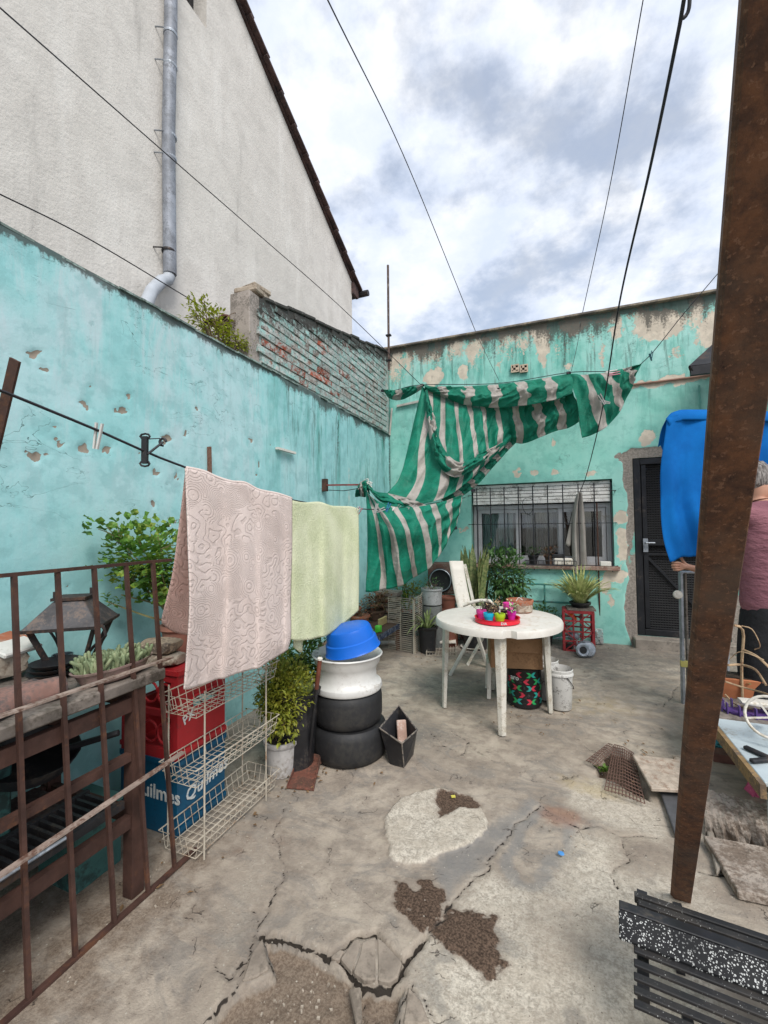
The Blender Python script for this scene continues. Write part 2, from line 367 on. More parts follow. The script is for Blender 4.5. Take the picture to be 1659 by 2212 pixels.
# ================================================================== SETTING: ground
def gxy(L, z=0): return [tuple(G(x, y, z)[:2]) for x, y in L]
def z8(L): return [(432+.573*x, 1642+.573*y) for x, y in L]        # picture readings of one enlargement
def z7(L): return [(1210+.414*x, 1296+.414*y) for x, y in L]
def axis(segs):
    out = []
    for a, b, s in segs: out += list(np.arange(a, b-1e-9, s))
    return np.array(out+[segs[-1][1]])
def ground_mat():
    t = NT('cracked_concrete_ground'); P = t.tc.outputs['Object']
    def attr(n):
        a = t.n('ShaderNodeAttribute', attribute_name=n); s = t.n('ShaderNodeSeparateColor'); t.L(a.outputs['Color'], s.inputs[0]); return s.outputs[0], s.outputs[1], s.outputs[2], a.outputs['Alpha']
    mud, pale, crack, dark_tone = attr('wear'); yel, rus, grey, dirt_tonem = attr('wear2')
    nf = t.noise(38, 7, .75); nm = t.noise(9, 8, .68); nb = t.noise(1.7, 5, .6); ns = t.noise(120, 3, .7)
    c = t.mix(t.mr(nb, .32, .68), (.29, .24, .19), (.445, .38, .305))
    c = t.mix(t.mr(nm, .40, .62), c, t.mix(.55, c, (.19, .155, .125)))
    nw = t.noise(3.2, 7, .72, t.mapping(P, (1, 1.6, 1), (0, 0, .5)), 1.2); c = t.mix(t.mr(nw, .48, .62, 0, .55), c, (.185, .172, .155)); c = t.mix(t.mr(nw, .44, .34, 0, .45), c, (.43, .37, .29))
    c = t.mix(t.mr(nf, .5, .75, 0, .45), c, (.40, .345, .28))
    def jag(m, w=.5, soft=.12, n=nm):
        f = t.math('ADD', m, t.math('MULTIPLY', t.math('SUBTRACT', n, .5), w)); return t.mr(f, .5-soft, .5+soft)
    c = t.mix(t.math('MULTIPLY', jag(grey, .9, .3), .7), c, (.21, .205, .195))
    palec = t.mix(t.mr(t.math('MULTIPLY_ADD', nf, .6, t.math('MULTIPLY', ns, .4)), .40, .60), (.33, .29, .235), (.66, .60, .50)); palec = t.mix(t.mr(nm, .42, .62, 0, .6), palec, (.46, .40, .32))
    c = t.mix(t.math('MULTIPLY', jag(pale, .9, .30), .95), c, palec)
    c = t.mix(t.math('MULTIPLY', jag(yel, .9, .25), .55), c, (.44, .34, .17))
    c = t.mix(t.math('MULTIPLY', jag(rus, .9, .25), .5), c, (.30, .14, .08))
    c = t.mix(t.math('MULTIPLY', jag(dark_tone, 1.2, .25, nf), .55), c, (.12, .115, .108))
    mudc = t.mix(t.mr(ns, .35, .65), (.045, .029, .02), (.15, .10, .07))
    c = t.mix(t.math('MULTIPLY', t.mr(mud, .05, .6), .5), c, (.20, .155, .12)); c = t.mix(jag(mud, 1.3, .10, t.math('MULTIPLY_ADD', nf, .6, t.math('MULTIPLY', nm, .4))), c, mudc)
    dst = t.mix(t.mr(ns, .35, .65), (.15, .11, .08), (.25, .195, .145))
    c = t.mix(jag(dirt_tonem, .7, .15), c, dst)
    cf = t.math('ADD', crack, t.math('MULTIPLY', t.math('SUBTRACT', t.noise(16, 5, .7), .52), .09))
    c = t.mix(t.math('MULTIPLY', t.mr(cf, .80, .97), .30), c, (.12, .10, .085)); ckk = t.mr(cf, .935, .965); c = t.mix(ckk, c, (.035, .028, .022))
    # hairline cracks and small specks
    v = t.n('ShaderNodeTexVoronoi', feature='DISTANCE_TO_EDGE'); v.inputs['Scale'].default_value = 1.9
    wv = t.n('ShaderNodeVectorMath', operation='ADD'); t.L(P, wv.inputs[0]); nn = t.n('ShaderNodeTexNoise'); nn.inputs['Scale'].default_value = 5; nn.inputs['Detail'].default_value = 6; t.L(P, nn.inputs[0])
    sc = t.n('ShaderNodeVectorMath', operation='SCALE'); t.L(nn.outputs['Color'], sc.inputs[0]); sc.inputs['Scale'].default_value = .6; t.L(sc.outputs[0], wv.inputs[1]); t.L(wv.outputs[0], v.inputs['Vector'])
    hl = t.math('MULTIPLY', t.mr(v.outputs['Distance'], .0, .008, 1, 0), t.mr(nm, .52, .60))
    c = t.mix(t.math('MULTIPLY', hl, .7), c, (.07, .055, .045))
    sp = t.n('ShaderNodeTexVoronoi'); sp.inputs['Scale'].default_value = 55; t.L(P, sp.inputs['Vector'])
    sm = t.math('MULTIPLY', t.mr(sp.outputs['Distance'], .10, .17, 1, 0), t.mr(nm, .5, .6)); c = t.mix(t.math('MULTIPLY', sm, .75), c, (.09, .07, .055))
    sp2 = t.n('ShaderNodeTexVoronoi'); sp2.inputs['Scale'].default_value = 23; t.L(P, sp2.inputs['Vector'])
    c = t.mix(t.math('MULTIPLY', t.mr(sp2.outputs['Distance'], .05, .08, 1, 0), .8), c, (.5, .46, .38))
    h = t.math('ADD', t.math('MULTIPLY', nf, .5), t.math('MULTIPLY', nm, 1.0)); h = t.math('ADD', h, t.math('MULTIPLY', ns, .25))
    h = t.math('SUBTRACT', h, t.math('MULTIPLY', hl, .6))
    h = t.math('SUBTRACT', h, t.math('MULTIPLY', ckk, 1.2)); return t.fin(c, .92, t.bump(h, .75, .014), 0, .25)
def build_ground():
    X = axis([(-2.3, -1.5, .02), (-1.5, 1.3, .008), (1.3, 4.6, .03)]); Y = axis([(-1.5, .7, .05), (.7, 2.7, .008), (2.7, 5.96, .018)])
    x, y = np.meshgrid(X, Y, indexing='ij')
    wx = x+(fbm(x*9, y*9, 5, 3)-.5)*.06+(fbm(x*38, y*38, 3, 13)-.5)*.020; wy = y+(fbm(x*9, y*9, 5, 9)-.5)*.06+(fbm(x*38, y*38, 3, 19)-.5)*.020
    H = (fbm(x*1.3, y*1.3, 4, 21)-.5)*.035+(fbm(x*14, y*14, 3, 33)-.5)*.005
    thin = [z8([(310, 180), (280, 290), (325, 400), (270, 520), (220, 640), (190, 710), (130, 840), (60, 920), (30, 995)]),
            z8([(860, 680), (930, 580), (1000, 500), (1080, 390), (1130, 320), (1210, 230), (1290, 170)]),
            z8([(1080, 390), (1050, 365)]), z8([(1290, 170), (1420, 240), (1500, 230), (1590, 275), (1720, 282)]),
            z8([(610, 840), (625, 990)]), z8([(745, 995), (770, 900), (790, 830)]), z8([(790, 850), (850, 900), (885, 990)]),
            z8([(60, 750), (95, 840), (160, 735)]), z8([(240, 660), (265, 790)]), z8([(190, 560), (225, 640)]),
            z7([(320, 1230), (350, 1340), (270, 1420), (320, 1530)]), z7([(710, 1390), (830, 1410), (950, 1440)]), z7([(110, 910), (0, 930), (-90, 900)]),
            z7([(380, 240), (480, 262), (600, 250)]), z7([(480, 370), (560, 410), (640, 420), (540, 560), (620, 590)]),
            [(930, 1580), (960, 1610), (1000, 1625), (1010, 1600), (985, 1585)], [(1010, 1600), (1060, 1640), (1140, 1650)], [(880, 1480), (1000, 1490), (1100, 1520)]]
    wide = [z8([(235, 655), (320, 668), (420, 715), (470, 745)]), z8([(490, 730), (545, 705), (580, 665), (670, 655), (770, 755)]),
            z8([(470, 735), (500, 735), (560, 795), (620, 832), (720, 843), (770, 780), (800, 740), (860, 680)])]
    ct = np.full(x.shape, 9.)
    for c in thin: ct = np.minimum(ct, pdist(wx, wy, gxy(c)))
    cw = np.full(x.shape, 9.)
    for c in wide: cw = np.minimum(cw, pdist(wx, wy, gxy(c)))
    crack = np.maximum(1-ct/.05, 1-(cw-.0045)/.05)
    H -= .006*np.exp(-(ct/.007)**2)+.028*np.exp(-(cw/.010)**2)
    hole = psdf(wx, wy, gxy(z8([(245, 668), (330, 685), (420, 735), (475, 760), (540, 790), (610, 838), (700, 850), (770, 850), (745, 960), (690, 1100), (20, 1100), (55, 930), (120, 855), (200, 835), (262, 790)])))
    H -= .045*sstep(-.004, .012, hole)-.0*H
    H += np.where(hole > 0, (fbm(x*25, y*25, 4, 5)-.5)*.02, 0)
    patch = psdf(wx, wy, gxy(z8([(690, 230), (745, 170), (830, 125), (900, 112), (990, 125), (1050, 160), (1070, 200), (1095, 225), (1080, 270), (1030, 320), (950, 350), (900, 360), (840, 395), (790, 395), (720, 365), (705, 310)])))
    H += .014*sstep(-.01, .012, patch)
    pdirt = psdf(wx, wy, gxy(z8([(900, 118), (990, 130), (1060, 165), (1055, 190), (965, 185), (940, 205), (900, 228), (890, 190), (880, 160)])))
    H -= .012*sstep(-.005, .01, pdirt)
    mx_ = wx+(fbm(x*22, y*22, 4, 113)-.5)*.09; my_ = wy+(fbm(x*22, y*22, 4, 117)-.5)*.09; mudA = psdf(mx_, my_, gxy(z8([(745, 465), (800, 480), (855, 460), (905, 500), (925, 560), (905, 620), (860, 680), (830, 670), (790, 615), (760, 570), (745, 510)])))
    mudB = psdf(mx_, my_, gxy(z8([(880, 650), (940, 590), (1010, 580), (1105, 585), (1110, 640), (1095, 700), (1140, 760), (1095, 800), (1040, 790), (1000, 730), (940, 710)])))
    mudm = np.maximum(mudA, mudB); H += .006*sstep(-.01, .02, mudm)
    drain = psdf(wx, wy, gxy([(1308, 1608), (1370, 1625), (1400, 1700), (1400, 1735), (1330, 1690), (1285, 1670), (1290, 1640)]))
    H -= .05*sstep(0, .03, drain)
    palereg = psdf(wx, wy, gxy(z8([(860, 690), (960, 560), (1080, 400), (1240, 470), (1330, 400), (1390, 300), (1420, 260), (1560, 260), (1600, 400), (1900, 400), (2000, 1100), (780, 1100), (790, 830)])))
    pale2 = psdf(wx, wy, gxy([(1205, 1690), (1300, 1675), (1450, 1750), (1450, 1830), (1300, 1780), (1215, 1735)]))
    palL = psdf(wx, wy, gxy(z8([(60, 560), (230, 200), (300, 310), (310, 400), (260, 520), (210, 640), (120, 840), (0, 900)])))
    nlow = fbm(x*2.2, y*2.2, 4, 77)
    pale = np.maximum.reduce([sstep(-.01, .01, patch)*.95, sstep(-.15, .12, palereg)*(.38+.85*(fbm(x*3, y*3, 4, 8)-.1)), sstep(-.1, .1, pale2)*.62, sstep(-.1, .1, palL)*.40])
    pale = np.where(pdirt > 0, 0, pale)
    mud = np.maximum.reduce([sstep(-.045, .035, mudm), sstep(-.04, .03, pdirt)*.72, sstep(.0, .05, drain), sstep(.06, 0, y*0+np.abs(x+2.26))*.3])
    dust = sstep(-.005, .02, hole)*1.0
    dust = np.maximum(dust, .55*sstep(-.9, -1.5, x)*sstep(2.4, 1.2, y))  # near left part of the floor tinted darker brown as well
    tb = G(1075, 1500); dark_tone = .75*np.exp(-(((x-tb.x)/1.1)**2+((y-tb.y)/.55)**2))*(.4+.9*nlow)  # broad darker ellipse in the ground colour, centred under the table
    sA = G(900, 1580); dark_tone = np.maximum(dark_tone, .6*np.exp(-(((x-sA.x)/.5)**2+((y-sA.y)/.22)**2)))  # smaller darker ellipse left of the table
    dark_tone = np.maximum(dark_tone, .60*sstep(4.1, 5.6, y)*(.5+nlow))  # ground colour darker towards the back wall
    spots = sstep(.56, .72, fbm(x*7, y*7, 4, 91))*.62*sstep(-.1, .1, palereg); dark_tone = np.maximum(dark_tone, spots)
    ph = psdf(wx, wy, gxy(z8([(1150, 400), (1220, 250), (1300, 190), (1400, 230), (1380, 330), (1310, 400), (1270, 470), (1200, 470)])))
    grey = np.maximum(sstep(-.06, .06, psdf(wx, wy, gxy(z8([(860, 380), (1090, 250), (1250, 130), (1290, 170), (1150, 320), (1060, 400), (930, 560)]))))*.8, np.exp(-(ph/.04)**2)*.8)
    o2 = G(1210, 1760); rus = .8*np.exp(-(((x-o2.x)/.13)**2+((y-o2.y)/.10)**2))
    o3 = G(1290, 1700); yel = np.maximum(.62*np.exp(-(((x-o3.x)/.28)**2+((y-o3.y)/.13)**2)), .45*np.exp(-(((x-.2)/.6)**2+((y-3.9)/.4)**2)))
    o4 = G(560, 1820); rus = np.maximum(rus, .3*np.exp(-(((x-o4.x)/.3)**2+((y-o4.y)/.3)**2)))
    H *= sstep(5.95, 5.7, y)*.9+.1
    def place(x, y, h): return np.stack([x, y, h], -1)
    o = grid_sheet('ground', X, Y, H, place, {'wear': [mud, pale, crack, dark_tone], 'wear2': [yel, rus, grey, dust]}, ground_mat(), kind='structure')
    # wide sheet that carries the neighbourhood out to the horizon
    mb = MB(); mb.add([(-300, -300, -.12), (300, -300, -.12), (300, 300, -.12), (-300, 300, -.12)], [(0, 1, 2, 3)])
    mb.build('terrain', concrete, kind='structure')
    return o
ground = build_ground(); ground['_w'] = (0, 0, 0)
# loose fragments of the broken paving, each its own piece
frag = mat('broken_paving', (.27, .225, .18), .92, 0, .25, 9, (.17, .14, .11), .38, 7, .4, 60, .008)
def slab(poly, z0, th, name='paving_fragment', m=frag, parent=ground, tilt=None, **k):
    pts = [G(x, y, z0+th) for x, y in poly]; n = len(pts); c = sum(pts, Vector())/n
    if tilt: pts = [p+Vector((0, 0, (p-c).dot(Vector(tilt)))) for p in pts]
    bot = [p-Vector((0, 0, th)) for p in pts]
    mb = MB().add(pts+bot, [tuple(range(n)), tuple(range(2*n-1, n-1, -1))]+[(i+n, (i+1) % n+n, (i+1) % n, i) for i in range(n)])
    return mb.build(name, m, parent, bevel=.004, **k)
for poly in [z8([(530, 745), (582, 672), (604, 685), (598, 720), (572, 795)]), z8([(578, 795), (604, 724), (610, 686), (662, 662), (664, 825), (618, 826)]),
             z8([(670, 826), (668, 664), (700, 690), (762, 758), (745, 815), (715, 836)]), z8([(492, 738), (528, 712), (545, 715), (525, 750), (510, 750)]),
             z8([(160, 830), (195, 725), (235, 668), (262, 780), (215, 812)]), z8([(560, 860), (606, 850), (612, 980), (590, 1000), (575, 930)]),
             z8([(765, 990), (785, 850), (835, 905), (868, 992)])]:
    slab(poly, -.014, .02)

# ================================================================== SETTING: left teal wall
def teal_mat(name, ca, cb, peelc, green=False):
    t = NT(name); P = t.tc.outputs['Object']
    def attr(n):
        a = t.n('ShaderNodeAttribute', attribute_name=n); s = t.n('ShaderNodeSeparateColor'); t.L(a.outputs['Color'], s.inputs[0]); return s.outputs[0], s.outputs[1], s.outputs[2], a.outputs['Alpha']
    peel, mold_dark, pale, streak = attr('wear'); cem, brick, fade, _ = attr('wear2')
    nb = t.noise(1.4, 5, .6); nm = t.noise(7, 6, .65); nf = t.noise(45, 5, .7)
    vs_ = t.mapping(P, (4.5, 4.5, .8)); st = t.noise(1.0, 8, .72, vs_, .5); vs2 = t.mapping(P, (17, 17, 1.6), (0, 0, 0), (3, 5, 1)); st2 = t.noise(1.0, 7, .68, vs2, .3)
    c = t.mix(t.mr(nb, .3, .7), ca, cb)
    c = t.mix(t.mr(nm, .45, .75, 0, .35), c, (min(1, ca[0]*1.35+.08), min(1, ca[1]*1.12+.05), min(1, ca[2]*1.12+.05)))
    c = t.mix(t.math('MULTIPLY', t.mr(st, .46, .62), t.math('MULTIPLY', fade, .8)), c, (.50, .62, .64)); c = t.mix(t.math('MULTIPLY', t.mr(nb, .45, .6), t.math('MULTIPLY', fade, .55)), c, (.50, .62, .66)); c = t.mix(t.mr(nm, .52, .40, 0, .35), c, tuple(x*.72 for x in ca))
    c = t.mix(t.math('MULTIPLY', t.mr(st, .50, .36), t.math('MULTIPLY', streak, .75)), c, (.05, .30, .25))
    c = t.mix(t.math('MULTIPLY', t.mr(st2, .53, .66), t.math('MULTIPLY', streak, .75)), c, (.07, .12, .10))
    def jag(m, w=.5, soft=.1, n=nm):
        f = t.math('ADD', m, t.math('MULTIPLY', t.math('SUBTRACT', n, .5), w)); return t.mr(f, .5-soft, .5+soft)
    mix2 = t.math('MULTIPLY_ADD', nf, .5, t.math('MULTIPLY', nm, .5))
    pc = t.mix(t.mr(nm, .4, .6), peelc, tuple(x*.8 for x in peelc))
    mix3 = t.math('ADD', t.math('MULTIPLY', mix2, .7), t.math('MULTIPLY', t.noise(26, 8, .8, t.mapping(P, (1, 1, .6))), .3)); pk = jag(peel, 1.7, .05, mix3); c = t.mix(pk, c, pc)
    c = t.mix(jag(pale, 1.0, .15, mix2), c, (.62, .64, .60))
    c = t.mix(jag(brick, .9, .06, mix2), c, (.30, .09, .05))
    ck = jag(cem, .55, .05, mix2); c = t.mix(ck, c, t.mix(t.mr(nf, .35, .65), (.20, .175, .15), (.34, .30, .26)))
    ms = t.math('MULTIPLY_ADD', st2, .5, t.math('MULTIPLY', nf, .5))
    c = t.mix(t.math('MULTIPLY', jag(mold_dark, 1.4, .12, ms), .85), c, (.055, .055, .048))
    rg = t.math('ABSOLUTE', t.math('SUBTRACT', t.noise(2.6, 4, .6, t.mapping(P, (1, 1, 2.2), (0, 0, 0), (9, 2, 4)), .8), .5)); crk = t.math('MULTIPLY', t.mr(rg, .0035, 0), t.mr(t.noise(1.9, 3, .5, t.mapping(P, (1, 1, 1), (0, 0, 0), (2, 7, 1))), .52, .60))
    c = t.mix(t.math('MULTIPLY', crk, .75), c, (.10, .17, .16)); c = t.mix(t.mr(t.noise(13, 8, .8), .60, .66, 0, .35), c, tuple(x*.55 for x in ca))
    h = t.math('ADD', t.math('MULTIPLY', nm, .6), t.math('MULTIPLY', nf, .25)); h = t.math('SUBTRACT', h, crk); h = t.math('SUBTRACT', h, t.math('MULTIPLY', pk, .5)); h = t.math('SUBTRACT', h, t.math('MULTIPLY', ck, .9))
    return t.fin(c, .8, t.bump(h, .5, .010), 0, .3)
teal_left = teal_mat('teal_painted_render', (.28, .57, .58), (.36, .655, .655), (.30, .25, .20))
teal_back = teal_mat('sea_green_painted_render', (.21, .545, .465), (.33, .645, .565), (.66, .58, .47))
WL = thing('yard_wall', 'long turquoise rendered side wall with mould along its top edge', 'wall', (-2.36, 2.5, 0))
def build_left():
    Y = axis([(-2.5, .3, .05), (.3, 5.95, .014)]); Z = axis([(-.1, .5, .03), (.5, 2.82, .014)])
    y, z = np.meshgrid(Y, Z, indexing='ij')
    H = (fbm(y*1.1, z*1.1, 4, 4)-.5)*.03+(fbm(y*9, z*9, 3, 6)-.5)*.004
    wy = y+(fbm(y*30, z*30, 3, 40)-.5)*.07; wz = z+(fbm(y*30, z*30, 3, 41)-.5)*.07
    peel = np.zeros(y.shape)
    for zx, zy, r in [(345, 265, 17), (535, 230, 14), (350, 455, 20), (445, 465, 17), (510, 295, 14), (815, 290, 11), (1042, 410, 17), (768, 388, 17), (645, 550, 19), (632, 680, 14), (150, 480, 17),
                      (120, 45, 12), (145, 48, 9), (1120, 440, 10), (688, 410, 24), (985, 548, 10), (240, 420, 14), (180, 115, 10), (740, 560, 12), (700, 600, 9), (480, 300, 9), (325, 918, 8), (285, 1015, 7), (222, 368, 8), (205, 382, 7), (1075, 515, 10), (190, 478, 9), (370, 190, 8), (1060, 560, 9), (590, 470, 9)]:
        p = WX(.5209*zx, 734.5+.5209*zy); d = np.hypot((wy-p.y), (wz-p.z)*1.0); rr = r*.5209/930*2.7*.85
        peel = np.maximum(peel, sstep(rr*1.5, rr*.4, d))
    H -= .006*sstep(.3, .7, peel)
    top = 2.82-z; edge = fbm(y*6, z*2, 4, 12)
    mold_dark = .85*np.exp(-top/.035)+.45*sstep(.30, 0, top)*edge*1.2+.42*sstep(2.4, 4.6, y)*sstep(1.6, 0, top)*edge
    mold_dark = np.maximum(mold_dark, .72*np.exp(-(np.abs(y-5.95)/.10))*sstep(.4, 2.2, z))  # also darker along the inner corner, more so higher up
    pcol = WX(730, 960); ddd = np.abs(wy-pcol.y)
    mold_dark = np.maximum(mold_dark, .62*np.exp(-(np.abs(wy-WX(730, 900).y)/.025)**2)*sstep(1.9, 2.5, z))
    streak = sstep(1.9, .1, top)*(.10+.85*sstep(2.2, 4.2, y)); fade = sstep(2.0, .1, top)*sstep(4.3, 2.6, y)*sstep(-.4, 1.2, y)
    pale = .5*np.exp(-(((wy-WX(755, 1070).y)/.05)**2))*sstep(1.4, 1.8, z)*sstep(2.3, 2.1, z)
    cem = .6*sstep(.5, .0, z)*fbm(y*3, z*3, 3, 19)*1.1
    def place(y, z, h): return np.stack([-2.26+h, y, z], -1)
    def flip(a): return a
    o = grid_sheet('render_face', Y, Z, H, place, {'wear': [peel, mold_dark, pale, streak], 'wear2': [cem, peel*0, fade, fade]}, teal_left, WL)
    mb = MB(); mb.box((-2.385, 1.725, 1.355), (.20, 8.45, 2.91)); mb.build('core', concrete, WL)
    mb = MB(); 
    for i in range(60):      # uneven rough lip along the top
        y0 = -2.4+i*.14; mb.box((-2.35+rnd.uniform(-.01, .01), y0+.07, 2.812+rnd.uniform(0, .008)), (.20, .139, .012), rnd.uniform(-.04, .04))
    mb.build('rough_top_edge', mat('mouldy_cement', (.13, .17, .155), .95, 0, .4, 14, (.30, .38, .35), .42, 9, .5, 50), WL)
build_left()

# brick wall standing on the side wall near the corner, with every visible brick
def brick_mat(name, base, paint, amt):
    t = NT(name); g = t.n('ShaderNodeNewGeometry'); P = g.outputs['Position']
    n1 = t.noise(11, 6, .7, P); n2 = t.noise(32, 5, .7, P); nz = t.noise(3, 5, .6, P)
    s = t.n('ShaderNodeSeparateXYZ'); t.L(P, s.inputs[0])
    oi = t.n('ShaderNodeObjectInfo'); rv = t.mr(oi.outputs['Random'], 0, 1, .75, 1.2, False)
    b = t.mix(t.mr(n2, .35, .65), base, tuple(x*.6 for x in base))
    h = t.n('ShaderNodeHueSaturation'); t.L(rv, h.inputs['Value']); t.L(b, h.inputs['Color']); b = h.outputs[0]
    f = t.math('MULTIPLY_ADD', n2, .5, t.math('MULTIPLY', n1, .5))
    p = t.mix(t.mr(n1, .4, .6), paint, (.42, .42, .40))
    f2 = t.math('ADD', t.math('MULTIPLY', f, .75), t.math('MULTIPLY', nz, .25)); c = t.mix(t.mr(f2, amt-.02, amt+.02), p, b); c = t.mix(t.mr(t.noise(16, 8, .8, P), .50, .58, 0, .9), c, (.50, .50, .47)); c = t.mix(t.mr(t.noise(5, 6, .75, P, .8), .53, .60, 0, .85), c, (.36, .40, .38)); c = t.mix(t.mr(t.noise(19, 7, .8, t.mapping(P, (1, 1, 1), (.6, .2, 0), (5, 3, 2))), .56, .62, 0, .8), c, (.10, .13, .125))
    # mould that thickens towards the open top edge (growth on the wall itself, follows the sloped coping)
    tp = t.math('SUBTRACT', t.math('MULTIPLY_ADD', s.outputs[1], .219, 2.80), s.outputs[2])
    mf = t.math('ADD', t.mr(tp, .5, 0, 0, .42), f); c = t.mix(t.mr(mf, .70, .86), c, (.06, .06, .055))
    c = t.mix(t.mr(t.noise(60, 4, .75, P), .56, .62, 0, .8), c, (.04, .045, .04))
    return t.fin(c, .9, t.bump(f, .7, .015), 0, .2)
bk_paint = brick_mat('brick_with_flaking_paint', (.30, .14, .09), (.28, .47, .44), .56)
bk_bare = brick_mat('bare_orange_brick', (.36, .085, .045), (.30, .45, .42), .47)
bk_plast = brick_mat('brick_under_old_plaster', (.32, .27, .24), (.30, .50, .47), .50)
mortar = brick_mat('old_mortar', (.24, .22, .20), (.28, .45, .42), .58)
BW = thing('brick_wall', 'sloping topped brick wall with flaking turquoise paint standing on the side wall', 'wall', (-2.36, 4.4, 2.8))
def top_at(y): return 3.39+(y-2.78)*.219
mb = MB(); ya, yb = 2.93, 5.95
mb.add([(-2.46, ya, 2.83), (-2.275, ya, 2.83), (-2.275, yb, 2.83), (-2.46, yb, 2.83), (-2.46, ya, top_at(ya)-.03), (-2.275, ya, top_at(ya)-.03), (-2.275, yb, top_at(yb)-.03), (-2.46, yb, top_at(yb)-.03)],
       [(0, 3, 2, 1), (4, 5, 6, 7), (0, 1, 5, 4), (1, 2, 6, 5), (2, 3, 7, 6), (3, 0, 4, 7)]); mb.build('mortar_bed', mortar, BW)
bm_ = []
for v in range(4):
    r = random.Random(v); mb = MB(); P = []
    for sx in (0, 1):
        for sy, sz in ((0, 0), (1, 0), (1, 1), (0, 1)):
            P.append(Vector((sx*(.034+r.uniform(-.005, .006)), (sy-.5)*.232+r.uniform(-.006, .006), (sz-.5)*.060+r.uniform(-.004, .004))))
    mb.add(P, [(0, 3, 2, 1), (4, 5, 6, 7), (0, 1, 5, 4), (1, 2, 6, 5), (2, 3, 7, 6), (3, 0, 4, 7)])
    me = bpy.data.meshes.new('brick'); me.from_pydata([tuple(p) for p in mb.v], [], mb.f); bm_.append(me)
bmesh_by = {}
for k, m in (('p', bk_paint), ('b', bk_bare), ('s', bk_plast)):
    bmesh_by[k] = []
    for me in bm_:
        c = me.copy(); c.materials.append(m); bmesh_by[k].append(c)
bare_spots = [(590, 755), (612, 765), (600, 740), (642, 800), (705, 760), (745, 740), (660, 700), (650, 830), (690, 810), (735, 800), (770, 800), (715, 835)]
bare_w = [WX(x, y, -2.26) for x, y in bare_spots]
row = 0; z = 2.875; nb_ = 0
while z < 4.1:
    y = 2.945+(.06 if row % 2 else .12)
    while y+.12 < 5.95:
        if z+.035 < top_at(y-.10) and nb_ < 298:
            kind = 'p' if rnd.random() < .6 else 's'
            for b in bare_w:
                if abs(b.y-y) < .13 and abs(b.z-z) < .06: kind = 'b'
            o = bpy.data.objects.new('brick', rnd.choice(bmesh_by[kind])); col.objects.link(o); o.parent = BW
            o.location = Vector((-2.275-.022+rnd.uniform(-.004, .008), y, z))-Vector(BW['_w']); o.rotation_euler = (rnd.uniform(-.02, .02), 0, rnd.uniform(-.03, .03)); nb_ += 1
        y += .245
    row += 1; z += .0745
mb = MB()     # crumbling coping lumps along the sloping top
y = 3.0
while y < 5.85:
    l = rnd.uniform(.12, .26); mb.box((-2.36, y+l/2, top_at(y+l/2)-.015+rnd.uniform(-.012, .012)), (.21+rnd.uniform(-.02, .02), l-.004, .034), Matrix.Rotation(rnd.uniform(-.03, .03), 3, 'Z') @ Matrix.Rotation(.215, 3, 'X')); y += l
mb.build('coping', brick_mat('mouldy_coping', (.24, .225, .20), (.36, .35, .33), .52), BW, bevel=.008)
mb = MB(); mb.box((-2.40, 2.99, 3.47), (.22, .22, .05), .1); mb.box((-2.40, 3.03, 3.52), (.20, .20, .045), -.15); mb.build('loose_coping_lump', stone_pale, BW, bevel=.01)
mb = MB(); mb.box((-2.375, 2.865, 3.10), (.20, .13, .60)); mb.build('end_post', mat('bare_concrete_post', (.33, .29, .26), .9, 0, .15, 6, (.18, .16, .14), .4, 8, .4, 50), BW, bevel=.006)

